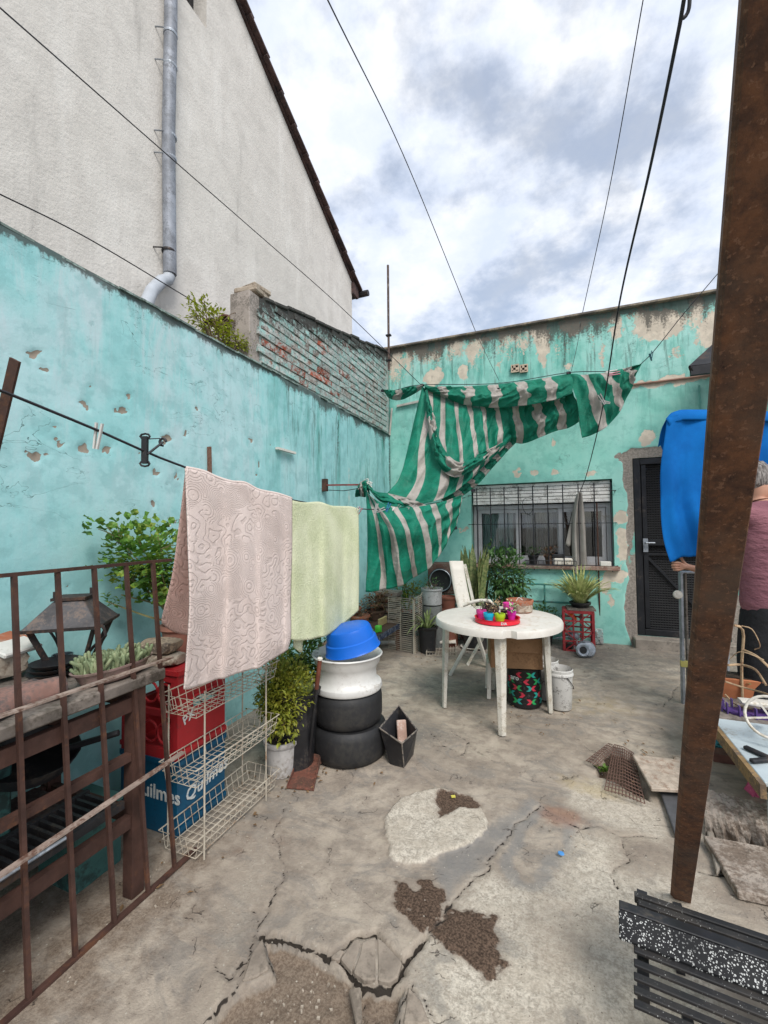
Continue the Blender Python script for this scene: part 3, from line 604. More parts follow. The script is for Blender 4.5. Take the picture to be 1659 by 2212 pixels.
# ================================================================== SETTING: back house
YB = 5.95
p0 = WY(1017, 1052); p1 = WY(1328, 1226); WX0, WX1, WZ0, WZ1 = p0.x, p1.x, WY(1170, 1222).z, WY(1170, 1041).z
q0 = WY(1366, 990); DX0 = q0.x; DX1 = DX0+.92; DZ0 = WY(1372, 1372).z; DZ1 = WY(1400, 988).z
HS = thing('back_house', 'sea green single storey house across the back of the yard with peeling streaked paint', 'house', (1.5, 6.2, 0))
def build_back():
    xs = [-2.26, WX0, WX1, DX0, DX1, 5.2]; X = np.array([])
    for a, b in zip(xs[:-1], xs[1:]):
        n = max(2, int((b-a)/(.018 if b < 3.6 else .03))); X = np.append(X, np.linspace(a, b, n, endpoint=False))
    X = np.append(X, 5.2); Z = np.array([])
    for a, b in zip([-.1, DZ0, WZ0, min(WZ1, DZ1), max(WZ1, DZ1)], [DZ0, WZ0, min(WZ1, DZ1), max(WZ1, DZ1), 4.1]):
        n = max(2, int((b-a)/.018)); Z = np.append(Z, np.linspace(a, b, n, endpoint=False))
    Z = np.append(Z, 4.1); x, z = np.meshgrid(X, Z, indexing='ij')
    wx = x+(fbm(x*14, z*14, 4, 50)-.5)*.13; wz = z+(fbm(x*14, z*14, 4, 51)-.5)*.13
    H = (fbm(x*1.2, z*1.2, 4, 14)-.5)*.02+(fbm(x*8, z*8, 3, 16)-.5)*.004; top = 4.1-z
    peel = np.zeros(x.shape)
    for px, py, rx, rz, a in [(1425, 700, .28, .20, 1), (1172, 745, .08, .36, .85), (1158, 700, .10, .3, .75), (935, 815, .14, .16, .95), (1000, 805, .08, .14, .9), (884, 760, .06, .4, .65), (905, 740, .04, .3, .5),
                              (1010, 760, .04, .2, .6), (1240, 700, .25, .2, .6), (1330, 700, .08, .3, .62), (1535, 720, .14, .22, .9), (1120, 1022, .05, .05, .8), (1155, 1018, .05, .05, .8), (1200, 1020, .06, .05, .8), (1280, 1022, .08, .05, .8),
                              (1400, 945, .1, .1, .75), (1195, 955, .03, .06, .7), (1340, 1120, .07, .10, .85), (1345, 1180, .08, .25, .85), (1335, 1240, .16, .10, .85), (1310, 1260, .07, .2, .7), (1440, 825, .55, .05, .9), (1545, 700, .1, .2, .7), (1480, 690, .25, .12, .6), (1460, 760, .12, .10, .5), (1390, 1010, .04, .3, .5), (1300, 770, .05, .25, .55), (1080, 780, .04, .2, .5),
                              (1040, 735, .2, .06, .6), (1180, 690, .3, .06, .7), (1230, 790, .05, .05, .6), (1320, 1300, .05, .12, .6), (1000, 1145, .1, .02, .8), (860, 760, .06, .12, .6)]:
        p = WY(px, py); d = np.sqrt(((wx-p.x)/rx)**2+((wz-p.z)/rz)**2); peel = np.maximum(peel, a*sstep(1.5, .4, d))
    peel = np.maximum(peel, .62*sstep(1.2, 0.1, top)*fbm(x*5, z*1.2, 4, 60)*1.5)
    edge = fbm(x*4, z*1.5, 4, 66)
    mold_dark = .72*np.exp(-top/.06)+.80*sstep(1.0, 0, top)*edge
    for px, w, l, a in [(930, .03, .9, .42), (985, .035, 1.0, .42), (1060, .03, .9, .42), (1215, .05, .9, .4), (1365, .03, 1.3, .4), (1275, .04, 1.1, .4), (1145, .10, .55, .42), (1250, .22, .35, .42), (1300, .12, .5, .46), (1025, .08, .45, .3), (1090, .05, .6, .3), (905, .03, .7, .3), (960, .04, .6, .25), (1325, .03, 1.2, .3)]:
        p = WY(px, 720); mold_dark = np.maximum(mold_dark, a*np.exp(-((wx-p.x)/w)**2)*sstep(l*1.6, l*.3, top)+.1*edge)
    mold_dark *= sstep(2.2, .3, top)
    mold_dark = np.maximum(mold_dark, .45*np.exp(-np.abs(x+2.26)/.1))  # also darker along the inner corner
    streak = sstep(2.0, .1, top)*.9; fade = sstep(2.2, .2, top)*.25
    dj = np.maximum(np.abs(x-(DX0+DX1)/2)-(DX1-DX0)/2, 0); dh = np.maximum(z-DZ1, 0)
    dd = np.sqrt(dj**2+dh**2)+(fbm(x*5, z*5, 3, 70)-.5)*.13
    cem = sstep(.14, .07, dd); cem = np.maximum(cem, .5*sstep(.25, .0, z)*fbm(x*4, z*4, 3, 71))
    H -= .012*sstep(.3, .7, cem)*(dd > -1)
    pw = WY(1355, 985); cem = np.maximum(cem, sstep(1.3, .7, np.hypot((wx-pw.x)/.12, (wz-pw.z)/.05)))
    pale = peel*0
    def place(x, z, h): return np.stack([x, YB-h, z], -1)
    def skip(cx, cz): return ((cx > WX0) & (cx < WX1) & (cz > WZ0) & (cz < WZ1)) | ((cx > DX0) & (cx < DX1) & (cz > DZ0) & (cz < DZ1))
    grid_sheet('render_face', X, Z, H, place, {'wear': [peel, mold_dark, pale, streak], 'wear2': [cem, pale, fade, pale]}, teal_back, HS, skip)
build_back()
T = .28; Yi = YB+.012   # masonry core behind the render, built round the openings
mb = MB()
def core(x0, x1, z0, z1): mb.box(((x0+x1)/2, Yi+T/2, (z0+z1)/2), (x1-x0, T, z1-z0))
core(-2.5, WX0, -.1, 4.1); core(WX0, WX1, -.1, WZ0); core(WX0, WX1, WZ1, 4.1); core(WX1, DX0, -.1, 4.1); core(DX0, DX1, -.1, DZ0); core(DX0, DX1, DZ1, 4.1); core(DX1, 5.2, -.1, 4.1)
mb.build('masonry', mat('green_reveal', (.15, .42, .36), .85, 0, .2, 6, (.3, .27, .22), .35, 6, .3, 50), HS)
mb = MB(); mb.box((1.35, YB+.14, 4.115), (7.72, .40, .03)); mb.build('parapet_cap', mat('mossy_parapet', (.16, .14, .12), .9, 0, .3, 7, (.30, .25, .18), .4, 7, .4, 50), HS, bevel=.005)
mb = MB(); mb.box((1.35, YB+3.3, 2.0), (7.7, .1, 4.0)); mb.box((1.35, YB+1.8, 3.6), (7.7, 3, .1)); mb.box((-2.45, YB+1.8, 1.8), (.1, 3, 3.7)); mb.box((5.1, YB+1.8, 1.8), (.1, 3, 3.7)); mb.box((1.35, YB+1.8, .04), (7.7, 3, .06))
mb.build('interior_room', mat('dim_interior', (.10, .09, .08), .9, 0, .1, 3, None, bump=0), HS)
# window: sliding aluminium sashes, roller shutter box, sill, curtains
alu = mat('aluminium_frame', (.42, .42, .43), .45, .2, .1, 6, (.3, .28, .25), .25, 6, .05, 40)
slat_m = mat('roller_shutter_slats', (.78, .77, .74), .6, 0, .1, 6, (.28, .27, .25), .35, 9, .1, 40)
def glassm():
    t = NT('window_glass'); t.b.inputs['Base Color'].default_value = (.8, .85, .85, 1); t.b.inputs['Roughness'].default_value = .03
    g = t.n('ShaderNodeBsdfGlossy'); g.inputs['Roughness'].default_value = .03; g.inputs[0].default_value = (.9, .93, .95, 1)
    tr = t.n('ShaderNodeBsdfTransparent'); tr.inputs[0].default_value = (.80, .83, .83, 1); fr = t.n('ShaderNodeFresnel'); fr.inputs[0].default_value = 1.5
    m = t.n('ShaderNodeMixShader'); t.L(t.math('MULTIPLY_ADD', fr.outputs[0], 1.2, .02), m.inputs[0]); t.L(tr.outputs[0], m.inputs[1]); t.L(g.outputs[0], m.inputs[2]); t.L(m.outputs[0], t.out.inputs[0]); return t.m
glass = glassm()
W = MB(); yw = YB+.17
sh_z = WY(1170, 1090, yw).z
def fr(m, x0, x1, z0, z1, w, y, d):
    m.box((x0+w/2, y, (z0+z1)/2), (w, d, z1-z0)); m.box((x1-w/2, y, (z0+z1)/2), (w, d, z1-z0)); m.box(((x0+x1)/2, y, z0+w/2), (x1-x0-2*w, d, w)); m.box(((x0+x1)/2, y, z1-w/2), (x1-x0-2*w, d, w))
fr(W, WX0+.01, WX1-.01, WZ0+.01, sh_z, .055, yw, .09); WIN = W.build('window', alu, HS, bevel=.003)
m = MB(); mid = (WX0+WX1)/2
def sash(x0, x1, y):
    s = MB(); fr(s, x0, x1, WZ0+.066, sh_z-.056, .05, y, .028); s.build('sash', alu, WIN, bevel=.002)
    g = MB(); g.box(((x0+x1)/2, y, (WZ0+sh_z)/2), (x1-x0-.09, .006, sh_z-WZ0-.21)); g.build('pane', glass, WIN)
wd = WX1-WX0
sash(WX0+.07, WX0+wd*.36, yw-.018); sash(WX0+wd*.335, WX0+wd*.66, yw+.02); sash(WX0+wd*.64, WX1-.07, yw-.018)
for k in range(6):      # roller shutter slats
    h = (WZ1-sh_z-.02)/6; s = MB(); s.box((mid, YB+.06+.006*(k % 2), sh_z+.01+h*(k+.5)), (wd-.04, .02, h-.006)); s.build('slat', slat_m, WIN, bevel=.003)
s = MB(); s.box((mid, YB+.03, WZ0-.012), (wd+.10, .20, .05)); s.build('sill', mat('red_sill_tiles', (.22, .13, .10), .8, 0, .3, 12, (.35, .3, .25), .4, 9, .3, 50), WIN, bevel=.004)
def curtain(x0, x1, y, c, name='curtain'):
    n = 60; P = []
    for i in range(6):
        zz = WZ0+.04+(sh_z-WZ0-.02)*i/5; P.append([(x0+(x1-x0)*k/n, y+.025*math.sin(k*1.15)+.012*math.sin(k*.5+i*.2), zz) for k in range(n+1)])
    g = MB(); g.grid(P); g.build(name, c, WIN, smooth=180, solid=.002)
curtain(WX0+.12, WX0+wd*.31, YB+.245, mat('pale_green_curtain', (.62, .72, .70), .9, 0, .15, 4, None, bump=.1, bscale=60))
curtain(WX0+wd*.40, WX0+wd*.60, YB+.25, mat('grey_curtain', (.42, .39, .36), .9, 0, .15, 4, None, bump=.1, bscale=60))
# window grille
GR = thing('window_grille', 'black iron bar grille with thin cross rods fixed over the back window', 'grille', (mid, YB-.06, WZ0))
for px in (1057, 1086, 1121, 1154, 1187, 1221, 1256, 1292, 1310-1, 1027) if False else [WX0+.09+k*(wd-.12)/9 for k in range(10)]:
    m = MB(); m.tube([(px, YB-.06, WZ0-.05), (px, YB-.06, WZ1-.05)], .0075, 6); m.build('bar', wire_m, GR)
for zz in (WZ1-.15, WZ0+(WZ1-WZ0)*.5, WZ0+.02):
    m = MB(); m.tube([(WX0-.03, YB-.052, zz), (WX1+.03, YB-.052, zz)], .005, 6); m.tube([(WX0-.03, YB-.052, zz), (WX0-.03, YB+.02, zz)], .005, 6); m.tube([(WX1+.03, YB-.052, zz), (WX1+.03, YB+.02, zz)], .005, 6); m.build('cross_rod', wire_m, GR)
m = MB(); s0 = Vector((mid-.12, YB-.07, WZ1-.32))
for sg in (-1, 1):
    m.tube([s0+Vector((sg*(.02+.05*math.sin(t*.5)), 0, .11*math.cos(t*.42))) for t in range(8)], .004, 5)
m.build('scroll_ornament', wire_m, GR)
# door: iron frame with expanded mesh
DR = MB(); dm = mat('black_iron_door', (.016, .017, .020), .5, .3, .25, 8, (.06, .05, .045), .25, 7, .1, 40)
yd = YB+.05; fr(DR, DX0+.005, DX1-.005, DZ0, DZ1-.005, .075, yd, .07)
DOOR = DR.build('door', dm, HS, bevel=.004)
s = MB(); zm = DZ0+(DZ1-DZ0)*.52
s.box(((DX0+DX1)/2, yd-.01, zm), (DX1-DX0-.16, .04, .07)); s.box(((DX0+DX1)/2, yd-.01, zm-.14), (DX1-DX0-.16, .03, .03)); s.box((DX0+.115, yd-.012, (DZ0+DZ1)/2), (.05, .03, DZ1-DZ0-.17)); s.beam((DX0+.12, yd-.005, zm-.16), (DX1-.1, yd-.005, DZ0+.1), .03, .02, (0, 1, 0)); s.build('cross_rail', dm, DOOR, bevel=.003)
s = MB(); sp = .034
zz = DZ0+.08
while zz < DZ1-.09:       # expanded metal: zig-zag strands
    for ph in (0, 1):
        pts = [(DX0+.14+k*sp*.8, yd+.012, zz+(sp*.42 if (k+ph) % 2 else 0)) for k in range(int((DX1-DX0-.22)/(sp*.8))+1)]
        s.tube(pts, .0035, 3)
    zz += sp*.84
s.build('expanded_mesh', mat('grey_mesh_paint', (.07, .07, .072), .5, .2, .1, 8, None, bump=0), DOOR, kind='stuff')
s = MB(); s.box(((DX0+DX1)/2, yd+.06, (DZ0+DZ1)/2), (DX1-DX0-.02, .02, DZ1-DZ0-.02)); s.build('backing_panel', mat('dark_door_panel', (.008, .008, .009), .6, 0, .2, 4, None, bump=0), DOOR)
s = MB(); s.box((DX0+.11, yd-.05, zm-.03), (.05, .02, .16)); s.tube([(DX0+.11, yd-.06, zm), (DX0+.11, yd-.10, zm), (DX0+.20, yd-.10, zm)], .009, 8); s.build('handle', zinc, DOOR)
s = MB(); s.box(((DX0+DX1)/2, YB-.06, DZ0/2-.02), (DX1-DX0+.1, .16, DZ0+.02)); s.build('door_step', concrete, HS, bevel=.01)
# pair of pierced vent bricks
for k in range(2):
    c = WY(1113+k*19, 797.5, YB); s = MB(); w = .105; n = 7
    for i in range(n):
        for j in range(n):
            if i in (0, n-1) or j in (0, n-1) or (i//2+j//2) % 2 == 1: s.box((c.x-w/2+w*(i+.5)/n, YB-.03, c.z-w/2+w*(j+.5)/n), (w/n, .02, w/n))
    s.build('vent_block', mat('vent_clay', (.50, .40, .30), .9, 0, .2, 9, None), HS)
    s = MB(); s.box((c.x, YB-.02, c.z), (w*.98, .012, w*.98)); s.build('vent_shade_plate', mat('vent_hole_shade', (.012, .010, .009), 1, 0, 0, 3, None, bump=0), HS)  # black plate standing in for the shade inside the vent holes
# string course and conduits on the wall
a = WY(1366, 832); b = WY(1640, 793); s = MB(); s.tube([(a.x, YB-.02, a.z), (3.0, YB-.02, a.z+.015), (5.0, YB-.02, a.z+.02)], .014, 8); s.build('horizontal_conduit', mat('brown_conduit', (.26, .15, .11), .7, 0, .2, 9, None), HS)
a = WY(1510, 833); b = WY(1512, 1100); s = MB(); s.tube([(a.x, YB-.015, a.z), (a.x, YB-.015, b.z)], .008, 8); s.build('vertical_conduit', mat('green_conduit', (.12, .35, .30), .7, 0, .1, 9, None), HS)
s = MB(); a = WY(848, 880); s.beam((a.x+.08, YB-.03, a.z), (a.x+.42, YB-.03, a.z+.03), .03, .03); s.tube([(a.x, YB-.03, a.z-.02), (a.x-.04, YB-.03, a.z-.42)], .014, 8); s.build('wall_bracket', mat('pale_conduit', (.42, .40, .36), .7, 0, .2, 9, None), HS)
# dark awning over the door
s = MB(); a0 = D(1487, 793, 4.35); z_ = a0.z
P = [(2.62+.0, 5.93, 4.1-.42), (4.0, 5.93, 4.1-.42), (4.0, 5.1, 3.05), (2.62, 5.1, 3.05)]
A1 = WY(1600, 690, 5.93); e0 = a0; e1 = D(1510, 806, 4.2)
AW = thing('door_awning', 'small dark grey sheet awning sloping out from the house beside the rusty post', 'awning', (A1.x, 5.9, A1.z))
u = (A1-e0); r_ = Vector((1.1, 0, 0)); n_ = u.cross(r_).normalized()*.012
s = MB(); s.hexa([e0-n_, e0+r_-n_, A1+r_-n_, A1-n_], [e0+n_, e0+r_+n_, A1+r_+n_, A1+n_]); s.build('sheet', dark_metal, AW)
s = MB(); s.beam(e0+r_*.02-Vector((0, 0, .04)), A1+r_*.02-Vector((0, 0, .04)), .03, .06); s.build('side_rail', dark_metal, AW)
s = MB(); s.beam(e0-Vector((0, 0, .04))+Vector((.02, .02, 0)), e0+r_-Vector((0, 0, .04)), .05, .09); s.build('front_fascia', dark_metal, AW)
for k in range(3):
    s = MB(); q = e0+r_*.05+u*(.2+.25*k)-Vector((0, 0, .03)); s.beam(q, q+r_, .03, .04); s.build('rib', dark_metal, AW)

# ================================================================== SETTING: neighbour's tall white house
XN = -3.2
white_r = None
def white_mat():
    t = NT('grey_white_render'); P = t.tc.outputs['Object']; nb = t.noise(.7, 6, .6); nm = t.noise(5, 6, .65); nf = t.noise(40, 4, .7)
    st = t.noise(1, 6, .6, t.mapping(P, (3.5, 3.5, .45)))
    c = t.mix(t.mr(nb, .3, .7), (.60, .57, .525), (.70, .67, .625)); c = t.mix(t.mr(nm, .4, .7, 0, .5), c, (.50, .475, .44)); c = t.mix(t.mr(st, .52, .7, 0, .5), c, (.76, .735, .69))
    c = t.mix(t.mr(st, .40, .28, 0, .35), c, (.30, .285, .265))
    s = t.n('ShaderNodeSeparateXYZ'); t.L(P, s.inputs[0])
    h = t.math('ADD', t.math('MULTIPLY', nm, .8), t.math('MULTIPLY', nf, .3)); return t.fin(c, .9, t.bump(h, .55, .02), 0, .2)
NH = thing('neighbour_house', 'tall grey white rendered gable house rising behind the turquoise wall', 'house', (-5.2, 3, 0))
cor = WX(760, 640, XN); YE = cor.y; eave = WX(762, 612, XN).z; rp = WX(508, 0, XN); slope = (rp.z-eave)/(YE-rp.y)
Yr = -3.0; zr = eave+slope*(YE-1.0); ridgeY = 1.0
m = MB(); Xb = XN-6
v = [(XN, YE, -.1), (XN, YE, eave), (XN, ridgeY, zr), (XN, -5, eave+slope*(YE-1.0)-.5*6), (XN, -5, -.1)]
vb = [(Xb, y, z) for _, y, z in v]
# front face with the window hole: split around the opening
wz0 = WX(446, 62, XN); wy0, wy1 = WX(400, 0, XN).y, wz0.y; wzb = wz0.z
def face_poly(pts): m.add(pts, [tuple(range(len(pts)))])
topz = lambda y: eave+slope*(YE-y) if y > ridgeY else zr-.5*(ridgeY-y)
wya, wyb = wy1-.75, wy1; wzt = wzb+.9
face_poly([(XN, wyb, -.1), (XN, YE, -.1), (XN, YE, eave), (XN, wyb, topz(wyb))])
face_poly([(XN, wya, -.1), (XN, wyb, -.1), (XN, wyb, wzb), (XN, wya, wzb)])
face_poly([(XN, wya, wzt), (XN, wyb, wzt), (XN, wyb, topz(wyb)), (XN, wya, topz(wya))])
face_poly([(XN, -5, -.1), (XN, wya, -.1), (XN, wya, topz(wya)), (XN, ridgeY, zr), (XN, -5, topz(-5))])
face_poly([vb[0], vb[1], vb[2], vb[3], vb[4]][::-1]); face_poly([(XN, YE, -.1), (Xb, YE, -.1), (Xb, YE, eave), (XN, YE, eave)]); face_poly([(XN, -5, -.1), (Xb, -5, -.1), (Xb, -5, topz(-5)), (XN, -5, topz(-5))])
face_poly([(XN, wya, wzb), (XN, wyb, wzb), (XN-.25, wyb, wzb), (XN-.25, wya, wzb)]); face_poly([(XN, wyb, wzb), (XN, wyb, wzt), (XN-.25, wyb, wzt), (XN-.25, wyb, wzb)]); face_poly([(XN, wya, wzb), (XN, wya, wzt), (XN-.25, wya, wzt), (XN-.25, wya, wzb)]); face_poly([(XN, wya, wzt), (XN, wyb, wzt), (XN-.25, wyb, wzt), (XN-.25, wya, wzt)])
m.build('gable_wall', white_mat(), NH)
m = MB(); yy0 = XN-.2
m.box((yy0, (wya+wyb)/2, wzb+.03), (.05, .75, .06)); m.box((yy0, wyb-.03, wzb+.45), (.05, .06, .8)); m.box((yy0, wya+.03, wzb+.45), (.05, .06, .8)); m.box((yy0, (wya+wyb)/2, wzb+.45), (.05, .05, .8)); WN = m.build('window', dark_metal, NH)
m = MB(); m.box((yy0-.02, (wya+wyb)/2, wzb+.45), (.008, .68, .82)); m.build('pane', mat('dark_glass', (.02, .02, .02), .15, 0, .1, 3, None, bump=0), WN)
roofm = mat('dark_roof_tiles', (.085, .05, .045), .85, 0, .3, 9, (.04, .03, .03), .4, 6, .3, 40)
RF = MB(); over = .07
for (ya_, yb_) in ((ridgeY, YE+.22), (-5.2, ridgeY)):
    za, zb = topz(ya_), topz(min(yb_, YE)) if yb_ <= YE else eave-slope*(yb_-YE)
    if yb_ == ridgeY: zb = zr
    RF.hexa([(Xb-.2, ya_, za+.01), (XN+over-.04, ya_, za+.01), (XN+over-.04, yb_, zb+.01), (Xb-.2, yb_, zb+.01)], [(Xb-.2, ya_, za+.05), (XN+over-.04, ya_, za+.05), (XN+over-.04, yb_, zb+.05), (Xb-.2, yb_, zb+.05)])
ROOF = RF.build('roof', roofm, NH)
ang = math.atan(slope); L_ = .34; y = YE+.20; k = 0
while y > .9:        # verge tiles, each overlapping the next
    c = Vector((XN+over-.03, y-L_/2*math.cos(ang), eave+slope*(YE-y)+L_/2*math.sin(ang)+.065)); s = MB(); s.box(c+Vector((0, 0, rnd.uniform(-.006, .006))), (.12, L_+.05, .026), Matrix.Rotation(-ang+.09, 3, 'X')); s.build('roof_tile', roofm, ROOF)
    y -= L_*math.cos(ang); k += 1
m = MB(); m.tube([(XN+.2, YE+.26, eave-.10), (Xb, YE+.26, eave-.10)], .055, 8); m.build('gutter', dark_metal, ROOF)
m = MB(); m.box((XN+.02, YE+.08, eave-.12), (.05, .2, .2)); m.build('eave_bracket', roofm, ROOF)
# drainpipe and its elbow
dp = WX(362, 590, XN+.07); m = MB(); m.tube([(XN+.07, dp.y, 9.5), (XN+.07, dp.y+.015, 6.0), (XN+.07, dp.y, 5.0), (XN+.075, dp.y+.02, dp.z)], .055, 20)
DP = m.build('drainpipe', mat('dull_weathered_zinc', (.27, .29, .33), .6, .15, .25, 5, (.16, .17, .19), .4, 11, .15, 60), NH, smooth=60)
for zz in (dp.z+.20, dp.z+1.05, dp.z+1.25, dp.z+1.9, dp.z+2.2):
    m = MB(); m.lathe([(.058, -.012), (.061, 0), (.058, .012)], (XN+.07, dp.y+.012, zz), 20); m.tube([(XN, dp.y-.09, zz+.0), (XN+.07, dp.y-.055, zz)], .006, 5); m.build('strap', dark_metal if zz < dp.z+.5 else zinc, DP)
e = WX(362, 600, XN+.07); m = MB(); q = WX(325, 630, XN+.09)
m.tube([e+Vector((0, .02, .03)), e+Vector((0, 0, -.02)), e+Vector((.0, -.06, -.06)), q+Vector((.06, -.04, -.03)), q+Vector((.26, -.30, -.42))], .05, 16); m.build('pipe_elbow', mat('pale_grey_pipe', (.40, .43, .47), .5, 0, .1, 6, None), NH, smooth=60)
# lean-to roof in the gap between the houses
LT = thing('lean_to_roof', 'low brown tiled roof seen between the bush and the brick wall', 'roof', (-2.8, 3.2, 3.0))
c = WX(500, 690, -2.75); m = MB(); m.box((-2.86, c.y+.42, c.z-.16), (.6, 1.2, .04), Matrix.Rotation(.22, 3, 'X')); m.build('soffit', dark_metal, LT)
for k in range(7):
    for j in range(3):
        s = MB(); pr = [(-.07, 0), (-.05, .03), (0, .045), (.05, .03), (.07, 0)]
        b0 = Vector((-2.68-j*.17, c.y+.0+k*.15, c.z+.02-.0*k)); P = []
        for yy, dz in ((0, 0), (.17, .02)): P.append([b0+Vector((a_, yy, b_+dz*0+yy*.22)) for a_, b_ in pr])
        s.grid(P); s.build('roof_tile', mat('brown_clay_tile', (.17, .08, .055), .85, 0, .3, 9, (.08, .06, .05), .4, 7, .3, 40), LT, solid=.014)
m = MB(); m.box((-2.9, c.y+.5, 1.5), (.5, .9, 2.9)); m.build('dark_lean_to_side', mat('dark_boards', (.03, .028, .026), .9, 0, .3, 6, None), LT)
# iron pole at the corner
m = MB(); a = WX(838, 573, -2.20); b = WX(841, 800, -2.20)
P0_ = D(838, 573, 5.95); P1_ = D(840, 800, 5.95); PO = thing('corner_pole', 'thin dark iron pole strapped upright in the wall corner', 'pole', P1_)
m.tube([P1_, P0_], .017, 8); m.build('pole', mat('dark_iron_pole', (.09, .06, .05), .7, .2, .3, 9, (.3, .27, .24), .3, 3, .2, 50), PO)
for f in (.27, .95):
    m = MB(); q = P1_.lerp(P0_, f*.35); m.box(q, (.07, .05, .018)); m.build('strap', dark_metal, PO)

# ================================================================== LEFT SIDE: railing, workbench and what stands on it
V3 = Vector
RA = thing('metal_railing', 'rusty brown bar railing leaning at the left in front of the workbench', 'railing', G(235, 2010))
bars = [((30, 1241), (62, 2160)), ((124, 1233), (163, 2068)), ((203, 1224), (247, 1995)), ((272, 1219), (320, 1930)), ((330, 1213), (377, 1876))]
bt = []
for (t_, b_) in bars:
    B_ = G(*b_, .01); dpt = (B_-CAM).dot(FWD); T_ = D(*t_, dpt+.015); bt.append((B_, T_))
    m = MB(); m.beam(B_, T_, .0135, .0135, (1, 0, 0)); m.build('bar', rust, RA)
ext = [(bt[0][0]*2-bt[1][0], bt[0][1]*2-bt[1][1])]
m = MB(); m.beam(ext[0][0], ext[0][1], .016, .016, (1, 0, 0)); m.build('bar', rust, RA)
dr = (bt[-1][0]-bt[0][0]).normalized()
def railz(f, w, mm, e0=.5, e1=.06, off=.012):
    a = bt[0][0].lerp(bt[0][1], f); b = bt[-1][0].lerp(bt[-1][1], f); d = (b-a).normalized(); m = MB(); o_ = Vector((off, 0, 0)); m.beam(a-d*e0+o_, b+d*e1+o_, w, .012); return m.build('rail', mm, RA)
railz(1.0, .012, rust, .5, .10, 0); railz(.0, .020, rust, .5, .12, 0)
mid_l = mat('worn_grey_brown_rail', (.30, .23, .19), .8, 0, .25, 12, (.12, .06, .04), .38, 9, .2, 60)
d0 = (bt[0][0]-CAM).dot(FWD); d1_ = (bt[-1][0]-CAM).dot(FWD)
for (a, b) in (((0, 1547), (359, 1424)), ((0, 1891), (383, 1633))):
    A_ = D(*a, d0-.09); B_ = D(*b, d1_-.03); dd_ = (B_-A_).normalized(); m = MB(); m.beam(A_-dd_*.3, B_+dd_*.03, .022, .007); m.build('rail', mid_l, RA)

BZ = .86; bx = -1.60
WB = thing('workbench', 'rusty steel workbench with a weathered grey plank top along the turquoise wall', 'workbench', (-1.9, .9, 0))
yend = D(345, 1445, 1.86).y; m = MB()
for k in range(3): m = MB(); m.box((-1.66-.2*k, (yend-1.2)/2, BZ-.025), (.192, yend+1.2, .045)); m.build('plank', wood_grey, WB, bevel=.006)
legy = 1.27
for y_ in (legy, -.3):
    for x_ in (bx, -2.12): m = MB(); m.beam((x_, y_, 0), (x_, y_, BZ-.05), .055, .05, (1, 0, 0)); m.build('leg', rust, WB)
for x_ in (bx+.005, -2.12):
    for z_, h_ in ((BZ-.105, .055), (.55 if x_ > -2 else .5, .03), (.30, .05)): m = MB(); m.beam((x_, -1.2, z_), (x_, legy-.03, z_), .03, h_); m.build('frame_rail', rust, WB)
m = MB(); m.beam((bx, legy, BZ-.1), (-2.12, legy, BZ-.1), .03, .05); m.beam((bx, legy, .30), (-2.12, legy, .30), .03, .05); m.build('frame_rail', rust, WB)
m = MB(); m.box((-1.88, .05, .335), (.46, 2.3, .018)); m.build('lower_shelf', mat('dark_red_board', (.05, .022, .02), .8, 0, .4, 9, (.09, .07, .06), .35, 8, .3, 60), WB)
# under the bench
tealbox = mat('dull_green_box', (.05, .14, .125), .7, 0, .2, 6, (.03, .06, .055), .35, 6, .1, 40)
m = MB(); m.box((-1.97, .72, .35+.14), (.28, .5, .27)); m.box((-1.97, .72, .35+.285), (.30, .52, .02)); m.build('storage_box', tealbox, loc=(-1.97, .72, .35), bevel=.01, label='long dull green box on the lower shelf of the workbench', cat='box')
m = MB(); m.box((-1.93, 1.28, .10), (.24, .20, .30)); m.box((-1.93, 1.28, .41), (.16, .20, .26)) if False else None; m.box((-1.93, 1.28, .27), (.25, .21, .03)); m.build('storage_box', tealbox, loc=(-1.93, 1.28, 0), bevel=.008, label='small green box with pale lid standing beneath the bench end', cat='box')
m = MB(); m.lathe([(.0, .0), (.13, 0), (.16, .06), (.165, .06), (.14, .008), (0, .008)], (-1.85, 1.02, .575), 24, Matrix.Rotation(.25, 3, 'Y')); m.tube([(-1.75, 1.1, .62), (-1.60, 1.2, .66)], .012, 6)
m.build('frying_pan', black_pl, loc=(-1.85, 1.05, .56), smooth=40, label='black frying pan tilted under the workbench top', cat='pan')
TG = thing('slotted_grill', 'black slotted metal grill lying on the lower shelf of the workbench', 'grill', (-1.75, .9, .35))
m = MB(); fr_y0, fr_y1 = .1, 1.22; 
for x_ in (-1.80, -1.60): m.box((x_, (fr_y0+fr_y1)/2, .375), (.02, fr_y1-fr_y0, .03))
m.build('frame', dark_metal, TG)
for k in range(34): m = MB(); m.box((-1.70, fr_y0+.02+k*(fr_y1-fr_y0-.04)/33, .375), (.18, .012, .022)); m.build('bar', black_pl, TG)
m = MB(); m.tube([(-1.585, .1, .395), (-1.585, 1.0, .395)], .006, 6); m.build('chrome_rod', zinc, TG)
